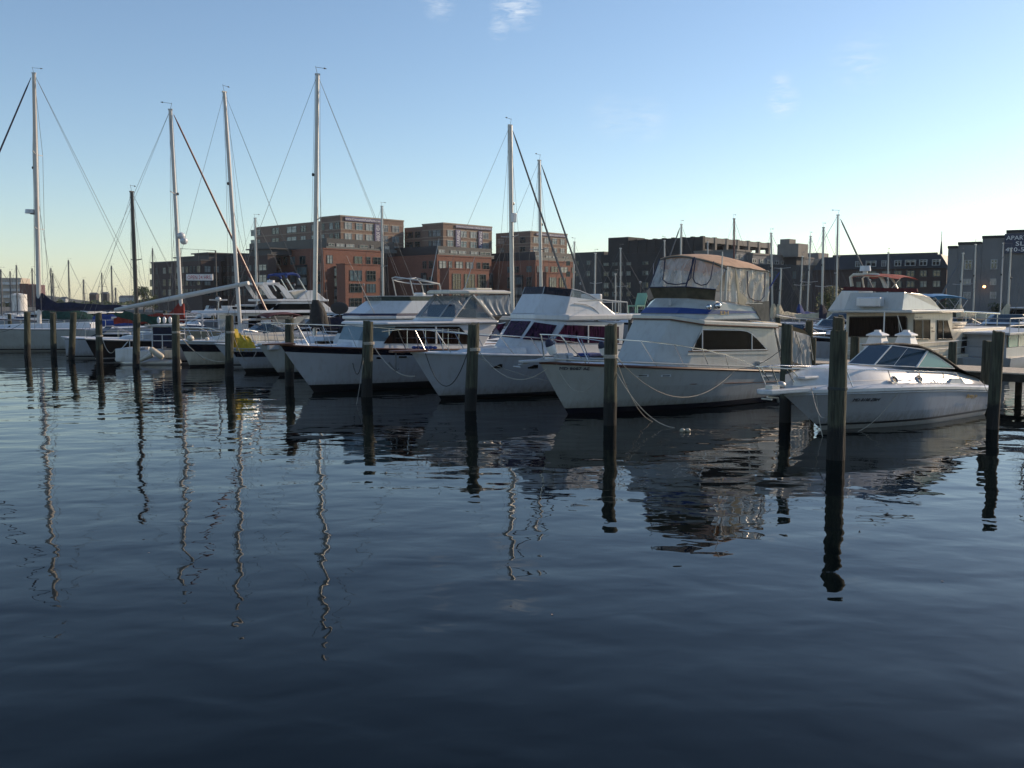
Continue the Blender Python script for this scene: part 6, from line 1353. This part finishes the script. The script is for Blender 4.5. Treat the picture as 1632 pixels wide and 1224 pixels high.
# the big ones
oA, fA, hA = sailboat('big white sailboat at the left edge with navy boom cover and radar on its mast', 70, (54, 117), (62, 500), 12, 15, 1.75, mm='mast_white', r=.165, spr=(246, 365), furl='pvc_blue', cover='canvas_navy', bl=6.2, mp=.42, sp_w=1.3, rigr=.014, boomz=3.2, hullm='gelcoat_cream')
p = fA.l(at(48, 337, 70)); MB().tube([p - Vector((0, 0, .14)), p + Vector((0, 0, .14))], [.36, .33], 14).build('radar_dome', 'gelcoat', oA, smooth=True); MB().tube([p + Vector((0, 0, -.16)), fA.l(at(58, 342, 70))], .05, 5).build('radar_bracket', 'aluminium', oA)
oB, fB, hB = sailboat('dark hulled sailboat with a black mast and a long raised white boom', 60, (210, 306), (218, 500), 62, 8.6, 1.25, hullm='black_paint', mm='mast_black', r=.13, spr=(415,), sp_w=.5, mp=.36, detail=False, sm='gelcoat')
P_, Q_ = fB.l(at(184, 494, 58)), fB.l(at(396, 451, 54)); MB().tube([P_, lerp(P_, Q_, .5), Q_], [.12, .15, .12], 8).build('boom', 'mast_white', oB, smooth=True)
rr = []
for k in range(12):
    t = k / 11; p = lerp(P_, Q_, t * .42) + Vector((0, 0, -.25 - t * 1.15 - .06 * math.sin(k * 1.9))); rr.append([p + Vector((0, .14 * math.cos(a), (.24 if k > 1 else .12) * math.sin(a))) for a in [j * .785 for j in range(8)]])
MB().loft(rr).build('sail_cover', 'canvas_green', oB, smooth=True)
oC, fC, hC = sailboat('sailboat with two domes on its white mast, red furled jib and red boom cover', 62, (271.5, 175), (290, 500), 190, 12, 1.3, mm='mast_white', r=.125, spr=(309,), furl='mast_maroon', cover='canvas_red', bl=4.4, mp=.42, sp_w=.8)
for x, y in ((289, 376), (293, 384)): p = fC.l(at(x, y, 61.8)); MB().ell(p, (.26, .26, .24)).build('radar_dome', 'gelcoat', oC, smooth=True)
oD, fD, hD = sailboat('sailboat whose plain white mast leans right above the yellow tarp', 58, (357.5, 147), (383, 505), 50, 11, 1.3, mm='mast_white', r=.12, spr=(), mp=.42)
oE, fE, hE = sailboat('sailboat with a stout grey mast rising from a dark bagged sail', 53, (506, 119), (501, 520), 20, 11, 1.2, mm='aluminium', r=.13, spr=(351,), cover='canvas_navy', bl=4.2, sp_w=.9)
b = MB(); q = [at(x, y, 52.6) for x, y in ((503, 478), (506, 490), (508, 505), (509, 520))]; rr = [[fE.l(p) + Vector((w * math.cos(a), w * .7 * math.sin(a), 0)) for a in [j * .628 for j in range(10)]] for p, w in zip(q, (.18, .38, .5, .55))]
b.loft(rr); b.build('sail_bag', 'canvas_black', oE, smooth=True)
oF, fF, hF = sailboat('sailboat with a thick silver mast carrying a white box, behind the clear wheelhouse', 62, (813, 200), (817, 500), 215, 12, 1.3, mm='aluminium', r=.145, spr=(378,), furl='wire', mp=.40, sp_w=1.0, top_r=.16)
p = fF.l(at(819, 347, 61.7)); MB().box((p.x - .15, p.y - .12, p.z - .3), (p.x + .15, p.y + .12, p.z + .3)).build('mast_box', 'gelcoat', oF, .04)
oG, fG, hG = sailboat('sailboat with a slim grey mast and furled grey jib, above the purple curtained cruiser', 68, (859.5, 256), (863, 500), 215, 11, 1.3, mm='aluminium', r=.12, spr=(398,), furl='wire', mp=.40, sp_w=1.1)
bg = [  # label, D, top, base, angle, mast material, radius px, spreaders, furl
    ('distant sailboat with a plain grey mast just left of the brick wings', 95, (406.5, 348), (410, 500), 30, 'aluminium', 4.5, (), None),
    ('distant sailboat with a pale mast in front of the tallest brick wing', 95, (608.5, 329), (611, 500), 30, 'aluminium', 4.8, (425,), None),
    ('distant sailboat with a mast at the right end of the brick wings', 95, (915.5, 386), (913, 500), 215, 'aluminium', 3, (), None),
    ('distant sailboat with low spreaders before the low dark block', 92, (949, 404), (947, 500), 35, 'aluminium', 3.5, (452,), None),
    ('distant short masted sailboat left of the tan canopy', 88, (981, 437), (981, 500), 35, 'aluminium', 2.8, (), None),
    ('distant sailboat with low spreaders just left of the tan canopy', 90, (989, 396), (989, 500), 30, 'aluminium', 3, (457,), None),
    ('distant sailboat whose mast top shows over the canopy left corner', 92, (1059, 384), (1060, 500), 215, 'aluminium', 3, (), None),
    ('distant sailboat with a stout mast and slanting stay above the canopy', 90, (1086, 358), (1083, 500), 35, 'aluminium', 4, (), 'wire'),
    ('distant sailboat whose pale mast top shows above the canopy middle', 90, (1128, 386), (1128, 500), 35, 'mast_white', 3.4, (), None),
    ('distant sailboat with a dark maroon mast rising above the tan canopy', 88, (1170, 349), (1170, 500), 35, 'mast_maroon', 4, (), None),
    ('distant sailboat with a grey mast right of the tan canopy', 84, (1229, 372), (1232, 500), 30, 'aluminium', 4, (), None),
    ('distant sailboat with a short mast and blue sail tied along it', 82, (1245, 428), (1241, 500), 35, 'aluminium', 4, (428,), 'canvas_blue'),
    ('distant sailboat with a leaning mast left of the cream rooftop', 84, (1279, 409), (1274, 500), 35, 'aluminium', 3.5, (455,), None),
    ('distant sailboat with a thin leaning mast beside the cream rooftop', 86, (1292, 377), (1286, 500), 35, 'aluminium', 3.5, (450,), None),
    ('distant sailboat with a stout mast before the cream rooftop', 80, (1312.5, 363), (1310, 500), 30, 'aluminium', 4.5, (457,), None),
    ('distant sailboat with the tallest mast on the right, furled sail beside it', 80, (1335.5, 343), (1333, 500), 165, 'aluminium', 3.8, (436,), 'wire'),
    ('distant sailboat with a short mast over the red bimini', 86, (1416, 403), (1414, 500), 35, 'aluminium', 3, (), None),
    ('distant sailboat with the first mast in front of the grey building', 78, (1535, 404), (1529, 500), 30, 'aluminium', 3.8, (454,), 'wire'),
    ('distant sailboat with a thin mast before the grey building windows', 80, (1555, 390), (1551, 500), 35, 'aluminium', 3.2, (), None),
    ('distant sailboat with a tan mast left of the dark sign', 82, (1599, 388), (1594, 500), 35, 'mast_white', 2.6, (), None),
    ('distant sailboat with a mast crossing the dark sign', 78, (1611, 396), (1606, 500), 150, 'aluminium', 3.6, (), None),
    ('distant sailboat with a thick navy furled sail at the right edge', 60, (1652, 330), (1645, 500), 72, 'aluminium', 4, (), 'pvc_blue')]
for lab, D, tp, bs, th, mm, rp, spr, fl in bg:
    sailboat(lab, D, tp, bs, th, 9 if fl != 'pvc_blue' else 11, 1.2, mm=mm, r=rp / 2 / F * D * .8, spr=spr, furl=fl, cover=random.choice(['canvas_blue', 'canvas_navy', None, 'canvas_cream']), grp='distant sailboats in the marina', furlr=.06 if fl != 'pvc_blue' else .1)
wd_ = ['first', 'second', 'third', 'fourth', 'fifth', 'sixth', 'seventh', 'eighth', 'ninth', 'tenth', 'eleventh', 'twelfth']
for k, (x, y, yb) in enumerate([(1, 430, 478), (16, 433, 478), (26, 423, 478), (51, 428, 478), (81, 428, 478), (84, 436, 478), (109, 415, 478), (133, 446, 478), (162, 435, 478), (177.5, 424, 478), (184, 459, 478), (243, 396, 478)]):
    sailboat('tiny far sailboat with a bare mast, %s from the left along the far side' % wd_[k], 150 + (k * 37) % 60, (x, y), (x + 1, yb), 20 + 30 * (k % 3), 8, 1.1, mm='wire', r=.12, spr=(y + 22,) if k % 3 else (), detail=False, grp='tiny far sailboats', rigr=.02)
for k, (x, D, m_) in enumerate([(8, 110, 'navy_paint'), (34, 125, 'blue_paint'), (62, 120, 'navy_paint'), (95, 118, 'black_paint'), (135, 125, 'blue_paint')]):
    cruiser(['tiny white motorboat far left beneath the storage tank', 'tiny white motorboat right of the storage tank', 'tiny motorboat behind the base of the leftmost tall mast', 'tiny motorboat under the navy boom cover', 'tiny motorboat behind the blue hull cover'][k], x, D, 30 + 10 * k, 8, 1.4, 1.7, style=['fly', 'cabin', 'wheel', 'fly', 'cabin'][k], stripe_m=m_, grp='tiny far motorboats')
# small white boat at pile three/four, blue and green covered boats behind
o, fr, h = cruiser('small square white boat with a blue canvas roll, between the third and fourth front piles', 112, 66, 20, 5.2, 1.15, 1.15, style='open', rails=False, stripe_m='gelcoat')
def covered(label, x0, x1, yt, yb, D, m_, dip=0, th=15, nm='covered_boat'):
    p = at(x0, HOR, D); fr = Fr((p.x, p.y), R(th)); o = thing(nm, label, 'boat', fr, 'boats under canvas covers'); L = fr.sp(x1, 500, 0)[0]; zt = fr.sp(x0, yt, 0).z; zb = fr.sp(x0, yb, 0).z; B = min(1.6, L * .2)
    h = Hull(fr, o, (-.1, zb), L, B, B * .8); h.sheer(pts=[(L, zb)]); h.build([(-.4, 0), (0, 0), (.1, 0), (0, 1)], ['gelcoat_hull', 'navy_paint', 'bottom_paint'], [2, 1, 0], N=14)
    rr = []; n = 16
    for k in range(n):
        t = k / (n - 1); u = L * t; hb = max(.15, h.hb(u)) + .03; hz = zb + (zt - zb) * (math.sin(math.pi * (.12 + .8 * t)) ** .6) * (1 - dip * math.sin(math.pi * t)) + .05 * math.sin(k * 2.3)
        rr.append([Vector((u, -hb, zb - .25)), Vector((u, -hb, zb)), Vector((u, -hb * .5, lerp(zb, hz, .65) + .05 * math.sin(k))), Vector((u, 0, hz)), Vector((u, hb * .5, lerp(zb, hz, .65))), Vector((u, hb, zb)), Vector((u, hb, zb - .25))])
    MB().loft(rr, caps=False, ring_closed=False).build('canvas_cover', m_, o, smooth=True); return o
covered('boat under a big bright blue tarp, behind the fourth front pile', 146, 222, 494, 519, 74, 'canvas_blue', .3)
covered('boat wrapped in a dark green cover behind the second and third front piles', 78, 150, 494, 512, 82, 'canvas_green')
covered('boat under a dark teal green cover behind the boom end', 60, 115, 490, 508, 92, 'canvas_green', .2)
# boats between the masts: long hardtop, maroon bimini, arch flybridge
ft = Fr(at(345, 560, 62)[:2], R(36)); ot = thing('trawler', 'long white trawler with a thin flat roof carrying a white vent box', 'motorboat', ft, 'motorboats moored behind the front row')
TS = lambda x, y, v=-1.5: ft.sp(*R3(x, y), v)
h = Hull(ft, ot, (-4.5, 2.1), 10, 1.8, 1.5); h.sheer(pts=[(3, TS(910, 470).z), (10, TS(1400, 475).z)]); h.build([(-.4, 0), (0, 0), (.15, 0), (0, 1)], ['gelcoat_beige', 'navy_paint', 'bottom_paint'], [2, 1, 0], rub='gelcoat_cream', rubr=.06)
z0, z1 = h.zs(3), TS(900, 238).z
b = MB(); b.box((TS(905, 300).x, -1.5, z0 - .03), (TS(1290, 300).x + .6, 1.5, z1)); b.build('cabin', 'gelcoat', ot, .03)
for pts in (((940, 272), (1035, 272), (1030, 385), (925, 385)), ((1110, 275), (1270, 275), (1270, 430), (1110, 430))): panel('side_window', 'glass_dark', ot, [TS(x, y, -1.52) for x, y in pts], .02, True)
x0, x1 = TS(520, 230, -1.9).x, TS(2300, 230, -1.9).x; zr_ = TS(1000, 238, -1.9).z
MB().loft([[(x0, -.8, zr_), (x0 + 2.2, -1.95, zr_), (x1, -1.95, zr_), (x1, 1.95, zr_), (x0 + 2.2, 1.95, zr_), (x0, .8, zr_)], [(x0 + .1, -.7, zr_ + .17), (x0 + 2.2, -1.9, zr_ + .17), (x1, -1.9, zr_ + .17), (x1, 1.9, zr_ + .17), (x0 + 2.2, 1.9, zr_ + .17), (x0 + .1, .7, zr_ + .17)]]).build('roof', 'gelcoat', ot, .03)
vb = [TS(x, y, -1.0) for x, y in ((850, 205), (832, 142), (985, 142), (1010, 205))]
pv = MB().slab([Vector((p.x, -1.0, max(p.z, zr_ + .18))) for p in vb], (0, 1.2, 0)).build('roof_vent', 'gelcoat', ot, .02)
panel('vent_slot', 'glass_dark', pv, [TS(x, y, -1.02) for x, y in ((900, 155), (955, 155), (960, 185), (905, 185))], .015)
b = MB()
for x in (510, 720, 880): p = TS(x, 250, -1.7); b.tube([(p.x, -1.7, zr_), (p.x, -1.7, h.zs(p.x))], .03, 5).tube([(p.x, 1.7, zr_), (p.x, 1.7, h.zs(p.x))], .03, 5)
for y in (250, 325): p, q = TS(0, y, -1.7), TS(800, y, -1.7); b.tube([p, q], .025, 5)
b.build('roof_post', 'gelcoat', ot)
b = MB(); p = TS(718, 75, 0); b.tube([(p.x, 0, zr_), (p.x, 0, p.z)], .04, 6).tube([(p.x - .6, 0, p.z + .05), (p.x + .6, 0, p.z + .05)], .05, 6); b.ell((p.x, 0, p.z + .1), (.2, .2, .16)); b.build('radar_pole', 'aluminium', ot, smooth=True)
om, fm, hm = cruiser('cream cruiser with a burgundy bimini and slanted windshield, behind the pale bow', 395, 58, 34, 9, 1.6, 1.85, hullm='gelcoat_cream', stripe_m='gelcoat', style='open')
q = lambda x, y: fm.sp(*C4(x, y), -1.3)
rr = [[Vector((p.x, p.y * k, p.z + .12 * (1 - k * k))) for k in (1, .4, -.4, -1)] for p in (q(300, 350), q(350, 325), q(480, 318), q(560, 335), q(600, 350))]
MB().loft(rr, caps=False, ring_closed=False).build('bimini', 'canvas_maroon', om, smooth=True)
b = MB()
for x, x2 in ((350, 400), (480, 450), (590, 480)): P_, Q_ = q(x, 330), q(x2, 430); b.tube([P_, Q_], .02, 5).tube([mir(P_), mir(Q_)], .02, 5)
b.build('bimini_frame', 'aluminium', om)
fv = Fr(at(395, 560, 66)[:2], R(38)); ov_ = thing('motor_yacht', 'white yacht with a swept arch and blue folded bimini, left of the bagged mast', 'motorboat', fv, 'motorboats moored behind the front row')
VS = lambda x, y, v=-1.5: fv.sp(*C4(x, y), v)
h = Hull(fv, ov_, (-3.5, 2.3), 12, 2, 1.6); h.sheer(pts=[(4, 2.0), (12, 1.9)]); h.build([(-.4, 0), (0, 0), (.15, 0), (0, 1)], ['gelcoat_hull', 'navy_paint', 'bottom_paint'], [2, 1, 0])
zt = VS(500, 228).z; xa, xb = VS(262, 215).x, VS(735, 228).x
r0 = ring6(Vector((xa - .6, -.8, 1.95)), Vector((xa + .4, -1.6, 1.95)), Vector((xb + .5, -1.6, 1.95))); r1 = ring6(Vector((xa + .8, -.7, zt)), Vector((xa + 1.4, -1.5, zt)), Vector((xb - 1, -1.5, zt)))
MB().loft([r0, r1]).build('cabin', 'gelcoat', ov_, .04); stripe('window_band', 'glass_dark', r0, r1, .4, .9, ov_, .02)
MB().loft([[(xa, -1.0, zt + .003), (xa + 1, -1.7, zt + .003), (xb, -1.7, zt + .003), (xb, 1.7, zt + .003), (xa + 1, 1.7, zt + .003), (xa, 1, zt + .003)], [(xa, -1.0, zt + .14), (xa + 1, -1.7, zt + .16), (xb, -1.7, zt + .14), (xb, 1.7, zt + .14), (xa + 1, 1.7, zt + .16), (xa, 1, zt + .14)]]).build('bridge_deck', 'gelcoat', ov_, .04)
for pts in (((262, 105), (290, 97), (340, 180), (368, 206), (330, 208)), ((340, 97), (380, 97), (415, 120), (492, 208), (440, 208), (385, 130))): panel('arch_leg', 'gelcoat', ov_, [VS(x, y, -1.55) for x, y in pts], .05, True)
p, q_ = VS(262, 108, -1.5), VS(385, 97, -1.5); MB().box((p.x, -1.6, p.z - .0), (q_.x, 1.6, p.z + .16)).build('arch_top', 'gelcoat', ov_, .04)
b = MB(); p = VS(325, 85, 0); b.tube([(p.x, 0, p.z - .15), (p.x, 0, p.z + .1)], [.3, .26], 12); b.build('radar_dome', 'gelcoat', ov_, smooth=True)
MB().slab([VS(x, y, -1.3) for x, y in ((520, 210), (590, 150), (645, 148), (735, 222))], (0, 2.6, 0)).build('flybridge', 'gelcoat', ov_, .04)
MB().slab([VS(x, y, -.9) for x, y in ((465, 160), (575, 142), (545, 208), (500, 208))], (0, 1.8, 0)).build('bridge_seat', 'gelcoat_beige', ov_, .05)
b = MB()
for a, c in (((440, 65), (492, 150)), ((525, 60), (578, 150))): P_, Q_ = VS(*a), VS(*c); b.tube([P_, Q_], .05, 6).tube([mir(P_), mir(Q_)], .05, 6)
b.build('bimini_pole', 'chrome', ov_, smooth=True)
rr = [VS(x, y) for x, y in ((435, 55), (438, 33), (480, 28), (515, 35), (530, 58))]; MB().tube([Vector((p.x, -1.5, p.z)) for p in rr], .1, 7).tube([Vector((p.x, 1.5, p.z)) for p in rr], .1, 7).tube([Vector((rr[2].x, -1.5, rr[2].z)), Vector((rr[2].x, 1.5, rr[2].z))], .1, 6).build('bimini', 'canvas_blue', ov_, smooth=True)
MB().slab([VS(x, y, -1.4) for x, y in ((650, 235), (700, 232), (775, 290), (700, 290))], (0, 2.8, 0)).build('lower_screen', 'gelcoat', ov_, .03)
cruiser('low white cruiser with a dark canvas top right of the bagged mast', 520, 60, 30, 8.5, 1.5, 1.8, style='open', bim='canvas_black')
cruiser('white sedan cruiser half hidden behind the bagged mast base', 545, 70, 36, 10, 1.7, 2.0, style='wheel')
cruiser('white flybridge cruiser far behind the railings of the pontoon boat', 255, 78, 34, 9, 1.5, 1.9, style='fly')
cruiser('white boat with blue side stripe behind the pontoon boat rail', 290, 70, 20, 9.5, 1.5, 2.0, style='open', stripe_m='blue_paint')
cruiser('grey runabout behind the dark sailboat bow', 225, 84, 35, 8, 1.4, 1.8, style='cabin', hullm='gelcoat_grey')
cruiser('white wheelhouse boat seen between the two tallest left masts bases', 318, 86, 25, 9, 1.6, 2.0, style='wheel')
cruiser('white cruiser far behind the folded blue bimini', 470, 88, 35, 10, 1.7, 2.0, style='fly')
cruiser('white cruiser far behind the green bridge screen', 590, 88, 30, 10, 1.7, 2.0, style='cabin')
cruiser('white boat far behind the purple curtained cruiser', 960, 86, 30, 10, 1.7, 1.9, style='cabin', bim='canvas_green')
cruiser('white boat far right beyond the blue awning', 1575, 76, 25, 9, 1.6, 1.8, style='wheel')
b = MB(); p = at(541, 491, 64); b.ell((0, 0, 0), (.62, .12, .42), nu=16); b.tube([(0, .05, -.3), (.1, .1, -2.6)], .04, 5); o = b.build('satellite_dish', 'concrete_dark', None, smooth=True); o.location = p; tag(o, 'dark grey oval satellite dish right of the bagged mast', 'dish')

# ------------------------------------------------------------------ mooring lines and small things
def pz(key, z, side=(1, 0)): fr, r, zt, D = PIL[key]; return fr.w((side[0] * r, side[1] * r, z))
h2w = lambda h, x, y, ins=.1: h.fr.w(h.px(x, y, ins))
def wrap(key, z, par):
    fr, r, zt, D = PIL[key]; b = MB()
    for k in range(3): b.tube([fr.w((r * 1.05 * math.cos(a), r * 1.05 * math.sin(a), z + k * .035)) - par.location for a in [j * .524 for j in range(12)]], .02, 5, closed=True)
    w = b.build('rope_wrap', 'rope', par); return w
bow2 = f2.w((h2.u0 + .4, -.3, h2.z0)); bow3 = f3.w((h3.u0 + .4, -.3, h3.z0)); bow4 = f4.w((h4.u0 + .4, -.3, h4.z0)); bow1 = f1.w((h1.u0 + .7, -.35, h1.z0 + .2)); bow8 = f8.w((h8.u0 + .3, -.2, h8.z0))
E_ = lambda x, y: E2(x, y)
o = rope('pale line sagging from the pile before the tan canopy cruiser to its side deck', pz(973.5, 2.0, (.8, -.5)), h2w(h2, *C2(1140, 700), .0), 1.1, r=.016); wrap(973.5, 1.98, o)
o = rope('pale line falling from that big cruiser pile into the water', pz(973.5, 1.9, (.9, -.3)), onwater(1040, 672), .35, r=.013)
rope('second pale line falling beside it from the big cruiser pile', pz(973.5, 1.55, (.9, -.3)), onwater(1075, 682), .35, r=.018)
rope('thin line looping below the bow of the tan canopy cruiser', bow2, pz(973.5, 1.75, (-.8, -.3)), .85, r=.010)
o = rope('pale line from the pile before the purple curtained cruiser toward the big cruiser bow', pz(755, 2.0, (.8, -.5)), bow2 + Vector((-.3, -.2, -.2)), .6, r=.020); wrap(755, 2.0, o); 
o = rope('dark line drooping from the purple curtained cruiser bow to its pile', bow3, pz(755, 2.1, (-.8, -.3)), 1.25, 'rope_dark', r=.024)
rope('thin grey line low across the purple curtained cruiser hull', pz(755, 1.75, (.8, -.4)), f2.w((1.0, -.8, .9)), .25, r=.010)
o = rope('dark line drooping below the navy band to the pile beside the clear wheelhouse yacht', f4.w((1.3, -.75, h4.zs(1) - .3)), pz(587, 2.0, (-.8, -.3)), .95, 'rope_dark', r=.024); wrap(587, 2.0, o)
rope('pale line from the navy yacht pile across to the next bow', pz(587, 1.95, (.9, -.2)), f3.w((h3.u0 + .1, -.1, h3.z0 - .85)), .35, r=.022)
rope('thin line hanging into the water before the navy banded hull', pz(587, 1.6, (-.9, 0)), onwater(568, 645), .1, r=.010)
o = rope('pale line looping from the yellow tarp boat to its pile', pz(366, 1.95, (.9, -.2)), f7.w((h7.u0 + 1.2, -.5, h7.zs(0))), .9, r=.024); wrap(366, 2.1, o)
o = rope('pale line from the tan fishing boat bow pile down to the water', pz(280, 1.9, (.9, -.2)), f8.w((.6, -.8, .35)), .1, r=.022); wrap(280, 2.0, o)
rope('long pale line sagging along the tan fishing boat hull', pz(280, 1.85, (.9, -.2)), pz(366, .75, (-.9, 0)), .45, r=.02)
o = rope('orange tinted line from the fourth front pile to the pontoon boat', pz(157, 1.5, (.9, -.2)), fp.w((-.2, 0, .9)), .5, r=.026); wrap(157, 1.55, o)
rope('dark stay line from the white sailboat hull up to the second pile', pz(43, 2.3, (-.9, 0)), at(-10, 530, 66), .2, 'rope_dark', r=.02)
o = rope('pale line from the small sport cruiser bow to the nearest pile', bow1, pz(1337.5, 1.3, (-.6, -.8)), .55, r=.013); 
b = MB(); fr, r, zt, D = PIL[1337.5]
for k in range(2): b.tube([fr.w((r * 1.05 * math.cos(a), r * 1.05 * math.sin(a), 1.62 + k * .03)) - o.location for a in [j * .524 for j in range(12)]], .02, 5, closed=True)
b.build('rope_wrap', 'rope_dark', o)
rope('left of two pale lines dropping from the sport cruiser bow to the water', bow1 + Vector((.05, 0, 0)), onwater(1289, 680), .05, r=.012)
rope('right of two pale lines dropping from the sport cruiser bow to the water', bow1 + Vector((.1, 0, .02)), onwater(1311, 696), .12, r=.016)
rope('pale line from the sport cruiser side cleat down to the stem', f1.w((.2, -.8, h1.z0 + .2)), onwater(1298, 668) + Vector((0, .4, .15)), .1, r=.014)
rope('pale line curving behind the nearest pile to the water', f1.w((1.9, -1.3, h1.z0 + .15)), onwater(1324, 690), .5, r=.012)
rope('thin dark line from the right edge pile to the sport cruiser stern', pz("f", 1.0, (-.9, 0)), f1.w((6.9, -1.2, 1.1)), .1, 'rope_dark', r=.014)
rope('thin dark line slanting from the dark middle pile to the big cruiser deck', pz('e', 2.2, (-.9, 0)), h2w(h2, *C2(1150, 705), 0), .15, 'rope_dark', r=.012)
p = onwater(1092, 688); b = MB(); b.ell((-.08, 0, .03), (.075, .07, .07), nu=10).ell((.08, .02, .03), (.075, .07, .07), nu=10).tube([(-.1, 0, .05), (.1, 0, .05)], .03, 6); o = b.build('mooring_float', 'gelcoat_beige', None, smooth=True); o.location = p; tag(o, 'small pale peanut shaped float on the water below the big cruiser', 'float')

lf = None
PL = ['at the navy banded yacht bow', 'right of the bagged mast', 'behind the rail tower', 'left behind the big cruiser', 'behind the green chair', 'left behind the tan canopy', 'right behind the tan canopy', 'left of the houseboat', 'behind the houseboat roof', 'right of the blue awning', 'by the mast with two domes', 'by the black mast', 'below the storage tank', 'below the leftmost tall mast', 'below the navy boom cover']
for k, (x, y) in enumerate([(237, 881), (880, 980), (1502, 927)]):
    if lf is None:
        lf = MB().add([(-.05, 0, .012), (0, .03, .02), (.06, .005, .012), (.01, -.03, .02)], [(0, 1, 2, 3)]).build('floating_leaf', 'canvas_tan', None); o = lf
    else: o = lf.copy(); C.objects.link(o)
    o.location = onwater(x, y); o.rotation_euler = (0, 0, k * 1.3); o.scale = (.28 + .09 * (k % 4),) * 3
    tag(o, 'tiny leaf floating on the open foreground water, %s of the three' % ('leftmost', 'middle', 'rightmost')[k], 'leaf', 'leaves floating on the water')
for k, (x, D, zt) in enumerate([(497, 60, 2.6), (530, 66, 2.5), (650, 70, 2.6), (905, 60, 2.7), (950, 74, 2.8), (1005, 70, 2.6), (1240, 60, 2.6), (1340, 62, 2.7), (1420, 60, 2.7), (1530, 55, 2.7), (340, 74, 2.5), (235, 72, 2.5), (15, 90, 2.4), (70, 96, 2.4), (130, 90, 2.5)]):
    p = at(x, HOR, D); piling('timber pile among the moored boats behind the front row, %s' % PL[k], x, at(x, HOR, D).z and HOR + (EYE - zt) * F / D, .34 * F / D, D=D, group='timber piles among the moored boats')
# street lamps on the far quay
for k, (x, D, yt) in enumerate([(470, 168, 452), (580, 162, 452), (700, 158, 452), (925, 150, 450), (1020, 142, 448), (1215, 128, 446), (1385, 118, 445)]):
    p = at(x, HOR, D); fl = Fr((p.x, p.y), 0); ol = thing('street_lamp', 'dark street lamp on the far quay, %s from the left' % wd_[k], 'street lamp', fl, 'street lamps on the far quay'); zt = at(x, yt, D).z
    MB().tube([(0, 0, 1.4), (0, 0, zt - .4)], [.09, .05], 7).build('post', 'metal_dark', ol, smooth=True); MB().tube([(0, 0, zt - .4), (0, 0, zt - .1), (0, 0, zt)], [.10, .22, .05], 8).build('lantern', 'window_white', ol, smooth=True)
# ------------------------------------------------------------------ haze
hz = bpy.data.materials.new('haze'); hz.use_nodes = True; nn = hz.node_tree.nodes; nn.clear()
ho = nn.new('ShaderNodeOutputMaterial'); pv_ = nn.new('ShaderNodeVolumePrincipled'); pv_.inputs['Color'].default_value = (.86, .92, 1.0, 1); pv_.inputs['Density'].default_value = .0001; pv_.inputs['Anisotropy'].default_value = .2
hz.node_tree.links.new(pv_.outputs[0], ho.inputs['Volume']); M['haze'] = hz
tag(MB().box((-1520, -80, -4), (1520, 2520, 60)).build('haze', 'haze'), kind='stuff')
